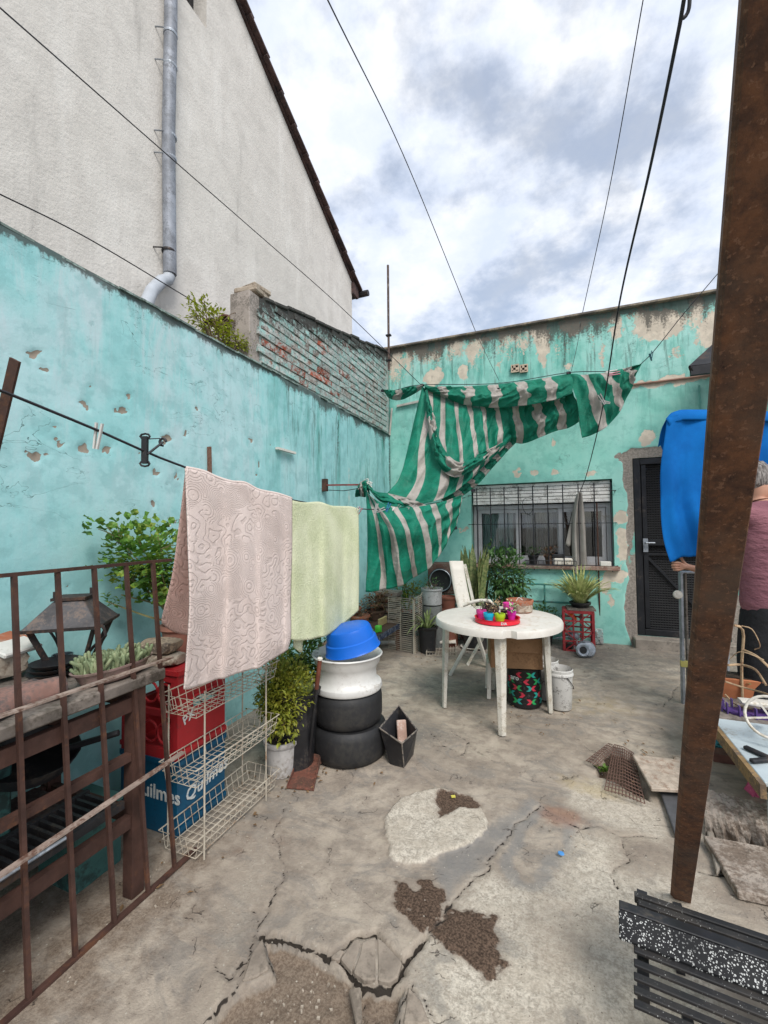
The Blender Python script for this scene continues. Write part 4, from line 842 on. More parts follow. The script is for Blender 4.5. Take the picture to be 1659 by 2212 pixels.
# lantern
LNc = V3((-1.93, 1.235, BZ)); LN = thing('lantern', 'old rusty four-sided street lantern with a dented pyramid roof standing on the workbench', 'lantern', LNc)
lm = mat('sooty_lantern_metal', (.035, .028, .026), .7, .3, .35, 12, (.11, .06, .04), .35, 8, .3, 50); lr = mat('grey_lantern_roof', (.075, .07, .072), .6, .3, .35, 10, (.16, .12, .10), .36, 9, .3, 50)
rot = Matrix.Rotation(R(38), 3, 'Z'); m = MB()
def ring(h, w): return [LNc+rot @ V3((sx*w, sy*w, h)) for sx, sy in ((-1, -1), (1, -1), (1, 1), (-1, 1))]
r1, r2, r3 = ring(.195, .135), ring(.295, .055), ring(.305, .055); m.hexa(r1, r2); m.build('roof', lr, LN, bevel=.003)
m = MB(); m.hexa(ring(.297, .062), ring(.309, .062)); m.tube([ring(.305, .05)[0], ring(.335, .05)[0]], .008, 6); m.tube([ring(.305, .05)[2], ring(.335, .05)[2]], .008, 6); m.build('cap', lm, LN)
for i in range(4): m = MB(); m.beam(ring(.0, .05)[i], ring(.198, .115)[i], .022, .007, rot @ V3((1, 1 if i % 2 else -1, 0))); m.build('post', lm, LN)
m = MB(); m.hexa(ring(-.0, .058), ring(.018, .058)); m.hexa(ring(.186, .138), ring(.198, .138)); m.build('base_ring', lm, LN)
for s_ in (-1, 1):
    a_ = rot @ V3((s_*.12, -s_*.12, .19)); b_ = rot @ V3((s_*.04, -s_*.04, .02)); o_ = V3((a_.x, a_.y, 0)).normalized(); pts = [LNc+a_, LNc+a_+o_*.03+V3((0, 0, .02)), LNc+a_+o_*.065+V3((0, 0, .0)), LNc+a_+o_*.07+V3((0, 0, -.03)), LNc+(a_+b_)/2+o_*.035, LNc+b_+o_*.01]
    m = MB(); m.tube(crv(pts, 14), .006, 6); m.build('scroll_arm', lm, LN)
# succulent trough
SPc = D(246, 1470, 1.72); SPc.z = BZ; SP = thing('succulent_planter', 'oval dusty pink trough full of grey green succulents on the workbench edge', 'planter', SPc)
pinkpot = mat('dusty_pink_plastic', (.30, .20, .18), .7, 0, .15, 8, (.2, .15, .12), .35, 7, .1, 50)
m = MB(); m.lathe([(.05, 0), (.065, .01), (.08, .06), (.085, .06), (.083, .052), (.0, .05)], SPc, 28, sy=1.95, sx=.95); m.build('trough', pinkpot, SP, smooth=40)
m = MB()
for i in range(150):
    a = rnd.uniform(0, 6.28); r_ = math.sqrt(rnd.random()); p = SPc+V3((.07*r_*math.cos(a), .145*r_*math.sin(a), .045)); d = V3((rnd.uniform(-.7, .7), rnd.uniform(-.7, .7), 1)).normalized()*rnd.uniform(.035, .075)
    q = p+d; m.tube([p, p.lerp(q, .5)+V3((rnd.uniform(-.01, .01),)*3), q, q+d.normalized()*.004], [.0045, .0075, .0065, .002], 5)
m.build('succulent_stems', grey_leaf, SP, smooth=60, kind='stuff')
# stones, tiles, dishes on the bench
def bpos(px, py, z=BZ): return G(px, py, z)
tl = mat('clay_roof_tile_old', (.27, .15, .12), .9, 0, .25, 9, (.14, .11, .10), .42, 7, .3, 50)
for (px, py, rz, lab, zz) in ((25, 1540, .25, 'curved clay roof tile lying hump up at the left end of the bench', 0), (60, 1520, -.35, 'second curved clay roof tile lying askew behind the first on the bench', .0)):
    c = bpos(px, py); c.x = min(c.x, -1.70) ; m = MB(); P = []; Mr = Matrix.Rotation(rz, 3, 'Z')
    for j in range(5):
        w = .075-.008*j; P.append([c+Mr @ V3((w*math.cos(t*math.pi/8), -.13+j*.06, .055*math.sin(t*math.pi/8)+.006+zz)) for t in range(9)])
    m.grid(P); m.build('roof_tile', tl, loc=c, smooth=60, solid=.013, label=lab, cat='roof tile')
c = bpos(25, 1475); m = MB(); m.blob(c+V3((-.12, .0, .06)), (.12, .10, .055), 3, .15, 3); m.build('plaster_rubble', stone_pale, loc=c, label='pale lump of broken plaster at the left end of the workbench', cat='rubble')
m = MB(); m.box(c+V3((-.14, .06, .13)), (.12, .16, .035), Matrix.Rotation(.5, 3, 'Z') @ Matrix.Rotation(.3, 3, 'Y')); m.build('brick_piece', terracotta, loc=c+V3((-.14, .06, .11)), bevel=.01, label='broken orange brick piece resting on the plaster lump', cat='brick')
m = MB(); m.box(c+V3((-.06, .04, .122)), (.10, .16, .02), Matrix.Rotation(.25, 3, 'Z') @ Matrix.Rotation(.35, 3, 'Y')); m.build('white_wrapper', paper, loc=c+V3((-.06, .04, .11)), bevel=.005, label='crumpled white wrapper on the plaster lump at the bench end', cat='wrapper')
c = bpos(118, 1465); m = MB()
for k in range(3): m.lathe([(.03, 0), (.07, .012), (.085, .028), (.08, .028), (.03, .006), (0, .006)], c+V3((-.02+.01*k, .0, .02*k)), 24)
m.build('dish_stack', dark_metal, loc=c, smooth=40, label='stack of grey metal dishes beside the lantern', cat='dishes')
c = bpos(137, 1440); m = MB(); m.lathe([(.035, 0), (.04, .045), (.036, .045), (.03, .006), (0, .006)], c+V3((-.04, .02, .0)), 20); m.build('tin_cup', zinc, loc=c, smooth=40, label='small dull tin cup at the foot of the lantern', cat='cup')
m = MB(); c = bpos(95, 1500); m.lathe([(.05, 0), (.06, .004), (.058, .02), (.05, .02)], c, 20); m.lathe([(.02, .02), (.02, .05), (.016, .05)], c, 14); m.build('jar_lid', wood_brown, loc=c, smooth=40, label='round dark lid with a knob among the clutter on the bench', cat='lid')
m = MB()
for k in range(40): p = V3((rnd.uniform(-2.05, -1.62), rnd.uniform(.2, yend-.1), BZ)); m.box(p+V3((0, 0, .003)), (rnd.uniform(.006, .02),)*2+(.005,), rnd.random()*3)
m.build('bench_debris', concrete, loc=(-1.8, .8, BZ), kind='stuff', label='scattered crumbs of plaster on the bench top', cat='debris')

# crates
def crate(name, x0, x1, y0, y1, z0, z1, m_, label, logo_m, slots, circ):
    t = thing(name, label, 'crate', ((x0+x1)/2, (y0+y1)/2, z0)); w = .018
    s = MB(); s.box(((x0+x1)/2, (y0+y1)/2, z0+.01), (x1-x0, y1-y0, .02)); s.build('base', m_, t)
    def wallx(x, sg):     # wall facing +x / -x with handle slot
        zc = z1-(z1-z0)*.42; zs = .03; ys = (y1-y0)*.26; yc = (y0+y1)/2+.02
        s = MB(); X_ = (x, )
        for (ya, yb, za, zb) in ((y0, y1, z0+.02, zc-zs), (y0, y1, zc+zs, z1), (y0, yc-ys, zc-zs, zc+zs), (yc+ys, y1, zc-zs, zc+zs)) if slots else ((y0, y1, z0+.02, z1),):
            s.box((x-sg*w/2, (ya+yb)/2, (za+zb)/2), (w, yb-ya, zb-za))
        if slots:
            s.tube([(x+sg*.004, yc-ys, zc+zs*1.0), (x+sg*.004, yc+ys, zc+zs), (x+sg*.004, yc+ys+.02, zc), (x+sg*.004, yc+ys, zc-zs), (x+sg*.004, yc-ys, zc-zs), (x+sg*.004, yc-ys-.02, zc)], .007, 6, True)
        for zz in (z1-.008, z0+.03): s.box((x+sg*.003, (y0+y1)/2, zz), (.012, y1-y0+.006, .022))
        s.build('side_wall', m_, t)
    wallx(x1, 1); wallx(x0, -1)
    def wally(y, sg):
        s = MB()
        if circ:
            for zz in (z0+.02, z1-.04, (z0+z1)/2): s.box(((x0+x1)/2, y-sg*w/2, zz), (x1-x0-2*w, w, .03 if zz > z0+.05 else .05))
            for xx in (x0+.03, x1-.03): s.box((xx, y-sg*w/2, (z0+z1)/2), (.028, w*.9, z1-z0))
            nx_ = 3; r_ = (x1-x0-.08)/nx_/2
            for i in range(nx_):
                for zz in (z0+(z1-z0)*.27, z0+(z1-z0)*.72):
                    cx = x0+.04+r_*(2*i+1); s.tube([(cx+r_*math.cos(a*math.pi/7), y-sg*w/2, zz+min(r_, (z1-z0)*.2)*math.sin(a*math.pi/7)) for a in range(14)], .006, 5, True)
        else: s.box(((x0+x1)/2, y-sg*w/2, (z0+z1)/2), (x1-x0-2*w, w, z1-z0-.02))
        for zz in (z1-.008,): s.box(((x0+x1)/2, y+sg*.003, zz), (x1-x0, .012, .022))
        s.build('end_wall', m_, t)
    wally(y0, -1); wally(y1, 1); return t
bluecr = mat('blue_crate_plastic', (.004, .075, .15), .45, 0, .12, 5, (.01, .045, .09), .25, 9, .08, 40)
BX0, BX1, BY0, BY1 = -2.06, -1.685, 1.56, 1.875
BC = crate('beer_crate', BX0, BX1, BY0, BY1, 0, .345, bluecr, 'blue beer crate with white gothic lettering on the ground beneath the red crate', None, False, False)
ltr = mat('white_print', (.62, .64, .62), .6, 0, .1, 20, (.10, .22, .32), .28, 20, 0)
t_ = text_mb('Quilmes', .085, frame((BX1+.0035, (BY0+BY1)/2+.03, .175), (0, 1, .10), (0, 0, 1)), .001, .18); t_.build('lettering', ltr, BC)
t_ = text_mb('Quilmes', .095, frame(((BX0+BX1)/2+.05, BY0-.0035, .185), (1, 0, 0), (0, 0, 1)), .001, .0); t_.build('lettering', ltr, BC)
RC = crate('bottle_crate', BX0, BX1, BY0, BY1, .35, .77, red_pl, 'tall red bottle crate with a handle slot stacked on the blue crate', None, True, True)
t_ = text_mb('PX', .06, frame((BX1+.0035, BY0+.065, .535), (0, 1, .35), (0, -.2, 1)), .001); t_.build('lettering', ltr, RC)
m = MB(); m.box(((BX0+BX1)/2, (BY0+BY1)/2, .765), (BX1-BX0-.04, BY1-BY0-.04, .01)); m.build('inner_tray', red_pl, RC)
c = G(385, 1425, .78); m = MB(); m.blob(V3((-1.86, 1.62, .80)), (.13, .085, .035), 11, .12, 3, .2); m.build('flat_stone', stone_pale, loc=(-1.86, 1.62, .775), label='flat pale stone lying on top of the red crate', cat='stone')
m = MB(); m.blob(V3((-1.88, 1.63, .862)), (.115, .075, .036), 14, .16, 3, .1); m.build('rough_stone', mat('yellowish_rough_stone', (.36, .28, .20), .95, 0, .35, 8, (.13, .10, .08), .42, 9, .6, 40), loc=(-1.88, 1.63, .83), label='rough yellowish stone stacked on the flat stone over the red crate', cat='stone')
# geranium in pot
def pot(mb, c, r, h, rim=.01, tap=.78, n=26):
    mb.lathe([(r*tap, 0), (r*.97, h-.03), (r+rim*.2, h-.03), (r+rim, h-.02), (r+rim, h), (r-.006, h), (r-.008, h-.02), (0, h-.022)], c, n)
def shrub(t, name, centre, rad, n, size, m_, base, nst=7, stm=stem_m, seed=1, up=.5, round_=False, clump=.045, kmin=.25, rs=.006):
    r = random.Random(seed); s = MB(); lf = MB(); tips = []
    for i in range(nst):
        a = r.uniform(0, 6.28); rr = r.uniform(.3, 1); q = V3(centre)+V3((rad[0]*rr*math.cos(a), rad[1]*rr*math.sin(a), r.uniform(-.6, .9)*rad[2]))
        b = V3(base)+V3((r.uniform(-.02, .02), r.uniform(-.02, .02), 0)); mid_ = b.lerp(q, .5)+V3((r.uniform(-.04, .04), r.uniform(-.04, .04), r.uniform(0, .05)))
        c_ = crv([b, mid_, q], 8); s.tube(c_, [rs*(1-.6*k/7) for k in range(8)], 5); tips += [c_[-1], c_[-2], c_[5]]
        for _ in range(3):
            k = r.randint(3, 6); q2 = c_[k]+V3((r.uniform(-1, 1)*rad[0]*.5, r.uniform(-1, 1)*rad[1]*.5, r.uniform(-.1, .5)*rad[2])); s.tube([c_[k], c_[k].lerp(q2, .5)+V3((0, 0, .01)), q2], [rs*.5, rs*.4, rs*.3], 4); tips.append(q2)
    for i in range(n):
        if r.random() < .72: tp = r.choice(tips); p = tp+V3((r.gauss(0, clump), r.gauss(0, clump), r.gauss(0, clump)))
        else:
            while True:
                u_ = V3((r.uniform(-1, 1), r.uniform(-1, 1), r.uniform(-1, 1)))
                if kmin < u_.length < 1: break
            p = V3(centre)+V3((u_.x*rad[0], u_.y*rad[1], u_.z*rad[2]))
        out = (p-V3(centre)); out = out.normalized() if out.length > .01 else V3((0, 0, 1)); d = (out*.8+V3((r.uniform(-.8, .8), r.uniform(-.8, .8), r.uniform(-.3, 1)*up*1.5))).normalized()
        L_ = size*r.uniform(.6, 1.25)
        if round_:
            a_ = d.cross(V3((r.uniform(-.3, .3), r.uniform(-.3, .3), 1))).normalized(); n_ = a_.cross(d); w_ = L_*.5; pts = [p+d*L_*.5+(a_*math.cos(t)+d*math.sin(t))*w_+n_*.12*L_*math.cos(3*t) for t in [k*math.pi/3 for k in range(6)]]
            lf.add([p+d*L_*.5-n_*.1*L_]+pts, [(0, 1+k, 1+(k+1) % 6) for k in range(6)])
        else: lf.leaf(p, d, V3((r.uniform(-.3, .3), r.uniform(-.3, .3), 1)), L_, L_*.48, .2)
    s.build('stems', stm, t); lf.build(name, m_, t, kind='stuff')
GC = V3((-1.93, 1.79, .775)); GE = thing('geranium', 'leggy geranium with round green leaves in a pinkish pot on the red crate', 'plant', GC)
m = MB(); pot(m, GC, .085, .155, .012); m.build('pot', mat('pinkish_clay', (.40, .18, .13), .9, 0, .15, 8, (.3, .2, .16), .3, 8, .2, 50), GE, smooth=40)
gctr = D(322, 1205, 2.32); gctr.x = max(gctr.x, -2.10)
shrub(GE, 'foliage', gctr, (.17, .21, .20), 760, .040, mat('geranium_leaf', (.11, .24, .035), .55, 0, .35, 14, (.25, .30, .04), .36, 9, 0, trans=.25), GC+V3((0, 0, .14)), 10, mat('pale_green_stem', (.22, .20, .09), .8, 0, .3, 15, None), 5, .4, True, .04)
m = MB()
for (px, py) in ((365, 1128), (372, 1135), (357, 1136), (378, 1126), (368, 1120)):
    p = D(px, py, 2.3); 
    for k in range(6): m.leaf(p+V3((rnd.uniform(-.012, .012),)*3), V3((rnd.uniform(-1, 1), rnd.uniform(-1, 1), rnd.uniform(0, 1))), V3((0, 0, 1)), .018, .014)
m.build('white_flowers', paper, GE)
m = MB()
p = D(368, 1128, 2.3); m.tube(crv([gctr+V3((.05, .05, .1)), (p+gctr)/2+V3((0, 0, .06)), p], 6), .0025, 4)
for (px, py) in ((252, 1172), (243, 1165), (258, 1178), (262, 1175)):
    p = D(px, py, 2.25)
    for k in range(6): m.leaf(p, V3((rnd.uniform(-1, 1), rnd.uniform(-1, 1), rnd.uniform(-.5, 1))), V3((0, 0, 1)), .02, .012)
m.build('dry_flower_heads', red_leaf, GE)
m = MB()
for a, b, c in (((400, 1345), (330, 1335), (232, 1300)), ((400, 1350), (350, 1310), (262, 1285)), ((405, 1340), (340, 1290), (300, 1240))):
    m.tube(crv([D(*a, 2.3), D(*b, 2.28), D(*c, 2.25)], 10), [.007-.0004*k for k in range(10)], 5)
m.build('bare_stems', mat('pale_green_stem', (.22, .20, .09)), GE)
m = MB()
for k in range(26):
    p = D(rnd.uniform(225, 262), rnd.uniform(1285, 1312), 2.25); m.leaf(p, V3((rnd.uniform(-1, 1), rnd.uniform(-1, 1), rnd.uniform(-.3, 1))), V3((0, 0, 1)), .03, .024)
m.build('low_leaves', MC['geranium_leaf'], GE)

# wire basket rack
A_ = V3((-1.485, 1.47, 0)); RK = thing('wire_rack', 'cream three tier wire basket rack standing in front of the crates', 'rack', (-1.57, 1.75, 0))
rx0, rx1, ry0, ry1 = -1.66, -1.485, 1.475, 2.04
def basket(z0, hh, tag_):
    m = MB(); r_ = .0022; sl = .02
    for (z_, e) in ((z0, 0), (z0+hh*.5, sl*.5), (z0+hh, sl)):
        m.tube([(rx0-e, ry0-e, z_), (rx1+e, ry0-e, z_), (rx1+e, ry1+e, z_), (rx0-e, ry1+e, z_)], r_*1.3 if e == sl else r_, 5, True)
    n = 14
    for i in range(n+1):
        y_ = ry0+(ry1-ry0)*i/n; m.tube([(rx0-sl, y_, z0+hh), (rx0, y_, z0), (rx1, y_, z0), (rx1+sl, y_, z0+hh)], r_*.85, 4)
    for i in range(1, 5):
        x_ = rx0+(rx1-rx0)*i/5; m.tube([(x_, ry0-sl, z0+hh), (x_, ry0, z0), (x_, ry1, z0), (x_, ry1+sl, z0+hh)], r_*.85, 4)
    m.build('basket', white_wire, RK)
basket(.02, .085, 0); basket(.32, .085, 1); basket(.62, .085, 2)
for (x_, y_) in ((rx0-.02, ry0+.03), (rx0-.02, ry1-.03), (rx1+.02, ry0+.03), (rx1+.02, ry1-.10)):
    m = MB(); m.tube([(x_, y_, 0), (x_, y_, .73)], .004, 6); m.build('upright', white_wire, RK)

# jade shrub in the white pot, dark pot behind, green bottle
c = G(608, 1667); c.z = 0; JP = thing('jade_shrub', 'bushy olive green jade plant in a round grey white pot beside the tyres', 'plant', c)
m = MB(); pot(m, c, .098, .20, .008, .8); m.build('pot', mat('grey_white_pot', (.45, .43, .41), .7, 0, .12, 8, (.28, .25, .22), .35, 6, .15, 40), JP, smooth=40)
m = MB(); m.lathe([(.0, .185), (.088, .183)], c, 20); m.build('soil', soil, JP)
for k in range(3): m = MB(); m.tube(crv([c+V3((.02*k-.02, .02*(k % 2), .17)), c+V3((.03*k-.03, .01, .27)), c+V3((.07*k-.07, .02, .40))], 6), [.02, .018, .016, .014, .012, .01], 7); m.build('trunk', stem_m, JP)
jc = D(612, 1500, 2.62); shrub(JP, 'foliage', jc, (.165, .15, .19), 5200, .034, olive_leaf, c+V3((0, 0, .25)), 20, seed=9, up=.9, clump=.035, kmin=.45)
c = G(520, 1640); c = V3((c.x-.05, c.y+.1, 0)); DPT = thing('cactus_pot', 'black pot with a squat yellow green cactus behind the wire rack', 'plant', V3((-1.52, 2.30, 0)))
cc = V3((-1.52, 2.30, .0)); m = MB(); pot(m, cc, .15, .46, .01, .75); m.build('pot', black_pl, DPT, smooth=40)
m = MB(); m.lathe([(.10, .43), (.115, .46), (.10, .50), (.06, .53), (0, .54)], cc, 24); m.build('cactus', mat('cactus_green', (.12, .15, .03), .6, 0, .4, 18, None, .3, 5, .6, 60, .01), DPT, smooth=60)
c = V3((-1.30, 2.42, 0)); c = G(652, 1645); m = MB(); m.lathe([(.028, 0), (.030, .01), (.026, .14), (.018, .26), (.010, .30), (.010, .33)], c, 18); m.build('green_bottle', mat('green_plastic', (.04, .30, .05), .35, 0, .2, 5, None, bump=0), loc=c, smooth=50, label='slim green plastic bottle between the white pot and the tyres', cat='bottle')
c2 = G(500, 1632); m = MB(); pot(m, V3((-1.62, 2.62, 0)), .12, .26, .01, .8); m.build('dark_bucket', black_pl, loc=(-1.62, 2.62, 0), smooth=40, label='plain black bucket on the ground behind the cactus pot', cat='bucket')
# bushy plant behind, seen between towels and basin
c = D(650, 1500, 2.98); c.z = 0; TP = thing('tall_bush', 'loose green bush growing in a pot behind the jade plant and the green towel', 'plant', c); m = MB(); pot(m, c, .14, .28, .01); m.build('pot', black_pl, TP, smooth=40)
shrub(TP, 'foliage', c+V3((.0, 0, .58)), (.20, .20, .26), 1500, .045, green_leaf, c+V3((0, 0, .26)), 12, seed=31, up=.6)

# tyres, rim, basin
tc_ = G(755, 1663); tcen = V3(((D(755, 1600, 2.80)).x, (D(755, 1600, 2.80)).y, 0))
def tyre(z0, label, sc=1.0, off=(0, 0)):
    m = MB(); r_ = .235*sc; h = .205; c = tcen+V3((off[0], off[1], z0))
    prof = [(r_*.60, .02), (r_*.66, .0), (r_*.90, .002), (r_*.97, .018), (r_, .05), (r_*1.005, h/2), (r_, h-.05), (r_*.97, h-.018), (r_*.90, h-.002), (r_*.66, h), (r_*.60, h-.02), (r_*.58, h/2), (r_*.60, .02)]
    m.add([], []); n = 40; V_ = []; F = []
    for r0, z_ in prof[:-1]:
        for k in range(n): V_.append(c+V3((r0*math.cos(k*2*math.pi/n), r0*math.sin(k*2*math.pi/n), z_)))
    q = len(prof)-1
    for i in range(q):
        for k in range(n): F.append((i*n+k, i*n+(k+1) % n, ((i+1) % q)*n+(k+1) % n, ((i+1) % q)*n+k))
    m.add(V_, F); return m.build('tyre', rubber, loc=c, smooth=40, label=label, cat='tyre', group='smooth black tyres stacked under the wheel rim')
tyre(0, 'bottom one of the two bald black tyres, resting on the ground', 1.03); tyre(.207, 'upper one of the two bald black tyres, directly under the white rim', .96, (-.012, .0))
rimm = mat('white_painted_steel', (.60, .59, .56), .5, .1, .1, 6, (.42, .38, .33), .2, 7, .1, 50)
z0 = .414; m = MB(); m.lathe([(.195, 0), (.222, .0), (.228, .012), (.222, .035), (.200, .045), (.190, .075), (.188, .11), (.195, .145), (.212, .165), (.214, .19), (.225, .205), (.232, .215), (.226, .222), (.212, .212), (.200, .185), (.182, .14), (.176, .10), (.18, .06), (.19, .02)], tcen+V3((-.012, 0, z0)), 48)
m.build('wheel_rim', rimm, loc=tcen+V3((-.012, 0, z0)), smooth=50, label='white painted steel wheel rim on top of the two tyres', cat='wheel rim')
bc = D(757, 1388, 2.76); BM = Matrix.Rotation(R(-16), 3, 'Y') @ Matrix.Rotation(R(10), 3, 'X'); BM = Matrix.Rotation(R(21.7), 3, 'Z') @ Matrix.Rotation(R(-12), 3, 'Y') @ Matrix.Rotation(R(6), 3, 'X')
m = MB(); m.lathe([(.0, .150), (.125, .150), (.145, .143), (.154, .128), (.166, .070), (.176, .064), (.186, .010), (.194, .0), (.188, -.004), (.178, .012), (.160, .066), (.146, .126), (.12, .137), (0, .139)], bc+V3((.012, .01, -.040)), 44, BM, sx=.93, sy=.80)
m.build('basin', blue_pl, loc=bc+V3((0, 0, -.09)), smooth=35, label='bright blue plastic basin turned upside down and tilted in the wheel rim', cat='basin')
# dustpan with long handle
DS = thing('long_dustpan', 'rusty flat dustpan with a long black and brown handle leaning on the tyres', 'dustpan', G(655, 1680))
a, b, c, d = G(620, 1703, .004), G(677, 1708, .004), G(692, 1650, .012), G(648, 1640, .012)
rdp = mat('rusty_red_pan', (.20, .075, .05), .85, 0, .35, 12, (.10, .05, .035), .45, 9, .3, 60)
m = MB(); u_ = V3((0, 0, .006)); m.hexa([a, b, c, d], [a+u_, b+u_, c+u_, d+u_]); w_ = V3((0, 0, .05))
m.beam(b+u_, c+w_*.7, .004, .02); m.hexa([c, d, d+V3((-.004, .006, 0)), c+V3((.004, .006, 0))], [c+w_, d+w_, d+w_+V3((-.004, .006, 0)), c+w_+V3((.004, .006, 0))]); m.beam(a+u_, d+w_*.7, .004, .02); m.build('pan', rdp, DS)
hb = G(667, 1643, .05); ht = D(691, 1425, 2.50); m = MB(); md = hb.lerp(ht, .72); m.tube([hb, md], .010, 10); m.build('lower_handle', black_pl, DS, smooth=60); m = MB(); m.tube([md, ht], .013, 10); m.build('upper_handle', mat('brown_handle', (.16, .05, .03), .6, 0, .3, 9, None), DS, smooth=60); m = MB(); m.tube([ht, ht+(ht-md).normalized()*.01], .015, 10); m.build('end_cap', white_pl, DS)
# broken black planter box
BB = thing('planter_box', 'black rectangular tub with broken pale filling leaning open beside the tyres', 'tub', G(868, 1650))
b = [G(843, 1652), G(873, 1660), G(893, 1630), G(862, 1622)]; t_ = [D(820, 1573, 2.66), D(868, 1606, 2.55), D(901, 1577, 2.66), D(861, 1524, 2.84)]
m = MB()
for i in range(4):
    j = (i+1) % 4; ci = (sum(b, V3())+sum(t_, V3()))/8; q = [b[i], b[j], t_[j], t_[i]]; n_ = (q[1]-q[0]).cross(q[3]-q[0]).normalized()*.004
    if n_.dot(ci-q[0]) < 0: n_ = -n_
    m.hexa([q[0], q[1], q[1]+n_, q[0]+n_], [q[3], q[2], q[2]+n_, q[3]+n_])
m.hexa([p+V3((0, 0, .002)) for p in b], [p+V3((0, 0, .008)) for p in b]); m.build('shell', black_pl, BB)
m = MB(); m.tube(t_, .006, 6, True); m.tube([t_[1], b[1]], .004, 5); m.build('worn_rim', mat('worn_pale_edge', (.32, .27, .22), .8, 0, .4, 30, (.05, .05, .05), .45, 30, .2, 60), BB)
ctr = (sum(b, V3())/4).lerp(sum(t_, V3())/4, .5); m = MB(); m.box(ctr+V3((.0, .03, .02)), (.06, .03, .20), Matrix.Rotation(.5, 3, 'Z') @ Matrix.Rotation(-.35, 3, 'X')); m.blob(ctr+V3((.01, 0, -.04)), (.05, .04, .03), 5, .3); m.build('pink_rubble', mat('pink_plaster', (.42, .27, .21), .9, 0, .2, 9, (.55, .48, .42), .35, 9, .4, 50), BB, bevel=.006)

# ================================================================== corner: plant bench, wire grid, drum, cans, pots
edge = mat('blue_tiled_edge', (.03, .045, .09), .4, 0, .5, 30, (.25, .27, .30), .36, 28, .1, 60)
e0 = G(806, 1381, .31); e1 = G(863, 1347, .31); dv = (e1-e0); nrm = V3((-dv.y, dv.x, 0)).normalized()
if nrm.x > 0: nrm = -nrm
BN = thing('plant_bench', 'low bench with a dark blue edged shelf and rusty legs holding potted plants', 'bench', (e0+e1)/2-V3((0, 0, .31)))
e0b = e0-dv*.5; m = MB(); m.hexa([e0b-V3((0, 0, .03)), e1-V3((0, 0, .03)), e1+nrm*.42-V3((0, 0, .03)), e0b+nrm*.42-V3((0, 0, .03))], [e0b, e1, e1+nrm*.42, e0b+nrm*.42]); m.build('shelf', wood_brown, BN)
n = 9
for k in range(n):
    a = e0b.lerp(e1, (k+.06)/n); b = e0b.lerp(e1, (k+.94)/n); m = MB(); m.beam(a-V3((0, 0, .022))-nrm*.006, b-V3((0, 0, .022))-nrm*.006, .010, .062); m.build('edge_tile', edge, BN, bevel=.002)
for p in (e1+nrm*.02-dv*.02, e0b+nrm*.02, e1+nrm*.38, e0b+nrm*.38): m = MB(); m.beam((p.x, p.y, 0), (p.x, p.y, .275), .03, .035, (1, 0, 0)); m.build('leg', mat('rust_leg', (.13, .05, .03), .8, 0, .3, 9, None), BN)
def plantpot(name, label, c, r, h, potm, leafm, ctr, rad, n, size, seed, tap=.75, **k):
    t = thing(name, label, 'plant', c); m = MB(); pot(m, c, r, h, .008, tap); m.build('pot', potm, t, smooth=40)
    shrub(t, 'foliage', c+V3(ctr), rad, n, size, leafm, c+V3((0, 0, h-.02)), k.pop('nst', 7), seed=seed, **k); return t
ps = G(794, 1350, .31); plantpot('succulent_pot', 'terracotta bowl with a reddish succulent on the plant bench beside the basin', ps+nrm*.10, .115, .11, terracotta, red_leaf, (0, 0, .15), (.09, .09, .05), 150, .04, 41)
m = MB(); q = ps+nrm*.13+V3((.0, .0, .20)); pot(m, q-V3((0, 0, .045)), .045, .05, .004); m.build('tiny_pot', terracotta, loc=q, smooth=40, label='tiny orange clay pot tucked among the succulents on the plant bench', cat='pot')
ps = G(838, 1340, .31); plantpot('bronze_succulent', 'bronze red leafy succulent in a square tub on the plant bench', ps+nrm*.16, .12, .12, wood_brown, red_leaf, (0, 0, .22), (.15, .16, .10), 420, .05, 42)
q = G(835, 1352, .31); m = MB(); m.box(q+nrm*.05+V3((0, 0, .05)), (.22, .025, .085), math.atan2(dv.y, dv.x)); m.build('yellow_board', mat('yellowed_wood', (.45, .36, .16), .8, 0, .2, 8, (.25, .2, .12), .3, 8, .2, 50), loc=q, bevel=.004, label='short yellowish board standing on the edge of the plant bench', cat='board')
q = G(812, 1368, .31); m = MB(); m.blob(q+nrm*.05+V3((-.03, -.02, .025)), (.07, .04, .03), 8, .2, 2); m.blob(q+nrm*.05+V3((.06, .04, .04)), (.04, .03, .05), 9, .3, 2); m.build('green_plastic_toy', mat('lime_green_plastic', (.12, .62, .06), .35, 0, .1, 5, None, bump=0), loc=q, smooth=60, label='bright lime green plastic pieces at the front of the plant bench', cat='plastic')
# folding wire grid
GD = thing('wire_grid', 'folded pale wire grid screen standing on edge before the corner plants', 'grid', G(893, 1412))
def gridpanel(a, b, h, nh=26, nv=1):
    m = MB()
    for k in range(nh+1): z_ = .02+h*k/nh; m.tube([a+V3((0, 0, z_)), b+V3((0, 0, z_))], .0032, 4)
    for k in range(nv+2): p = a.lerp(b, k/(nv+1)); m.tube([p, p+V3((0, 0, h+.02))], .004, 4)
    m.build('grid_panel', white_wire, GD)
ga = G(893, 1413); gb = V3((G(840, 1402).x, G(840, 1402).y, 0)); gc = G(915, 1396); gridpanel(gb, ga, .60); gridpanel(ga+V3((.02, 0, 0)), gc, .61)
m = MB(); m.beam(ga+V3((.01, 0, 0)), ga+V3((.01, 0, .61)), .035, .012, (1, 0, 0)); m.build('hinge_strip', mat('pale_strip', (.40, .37, .30), .7, 0, .1, 6, None), GD)
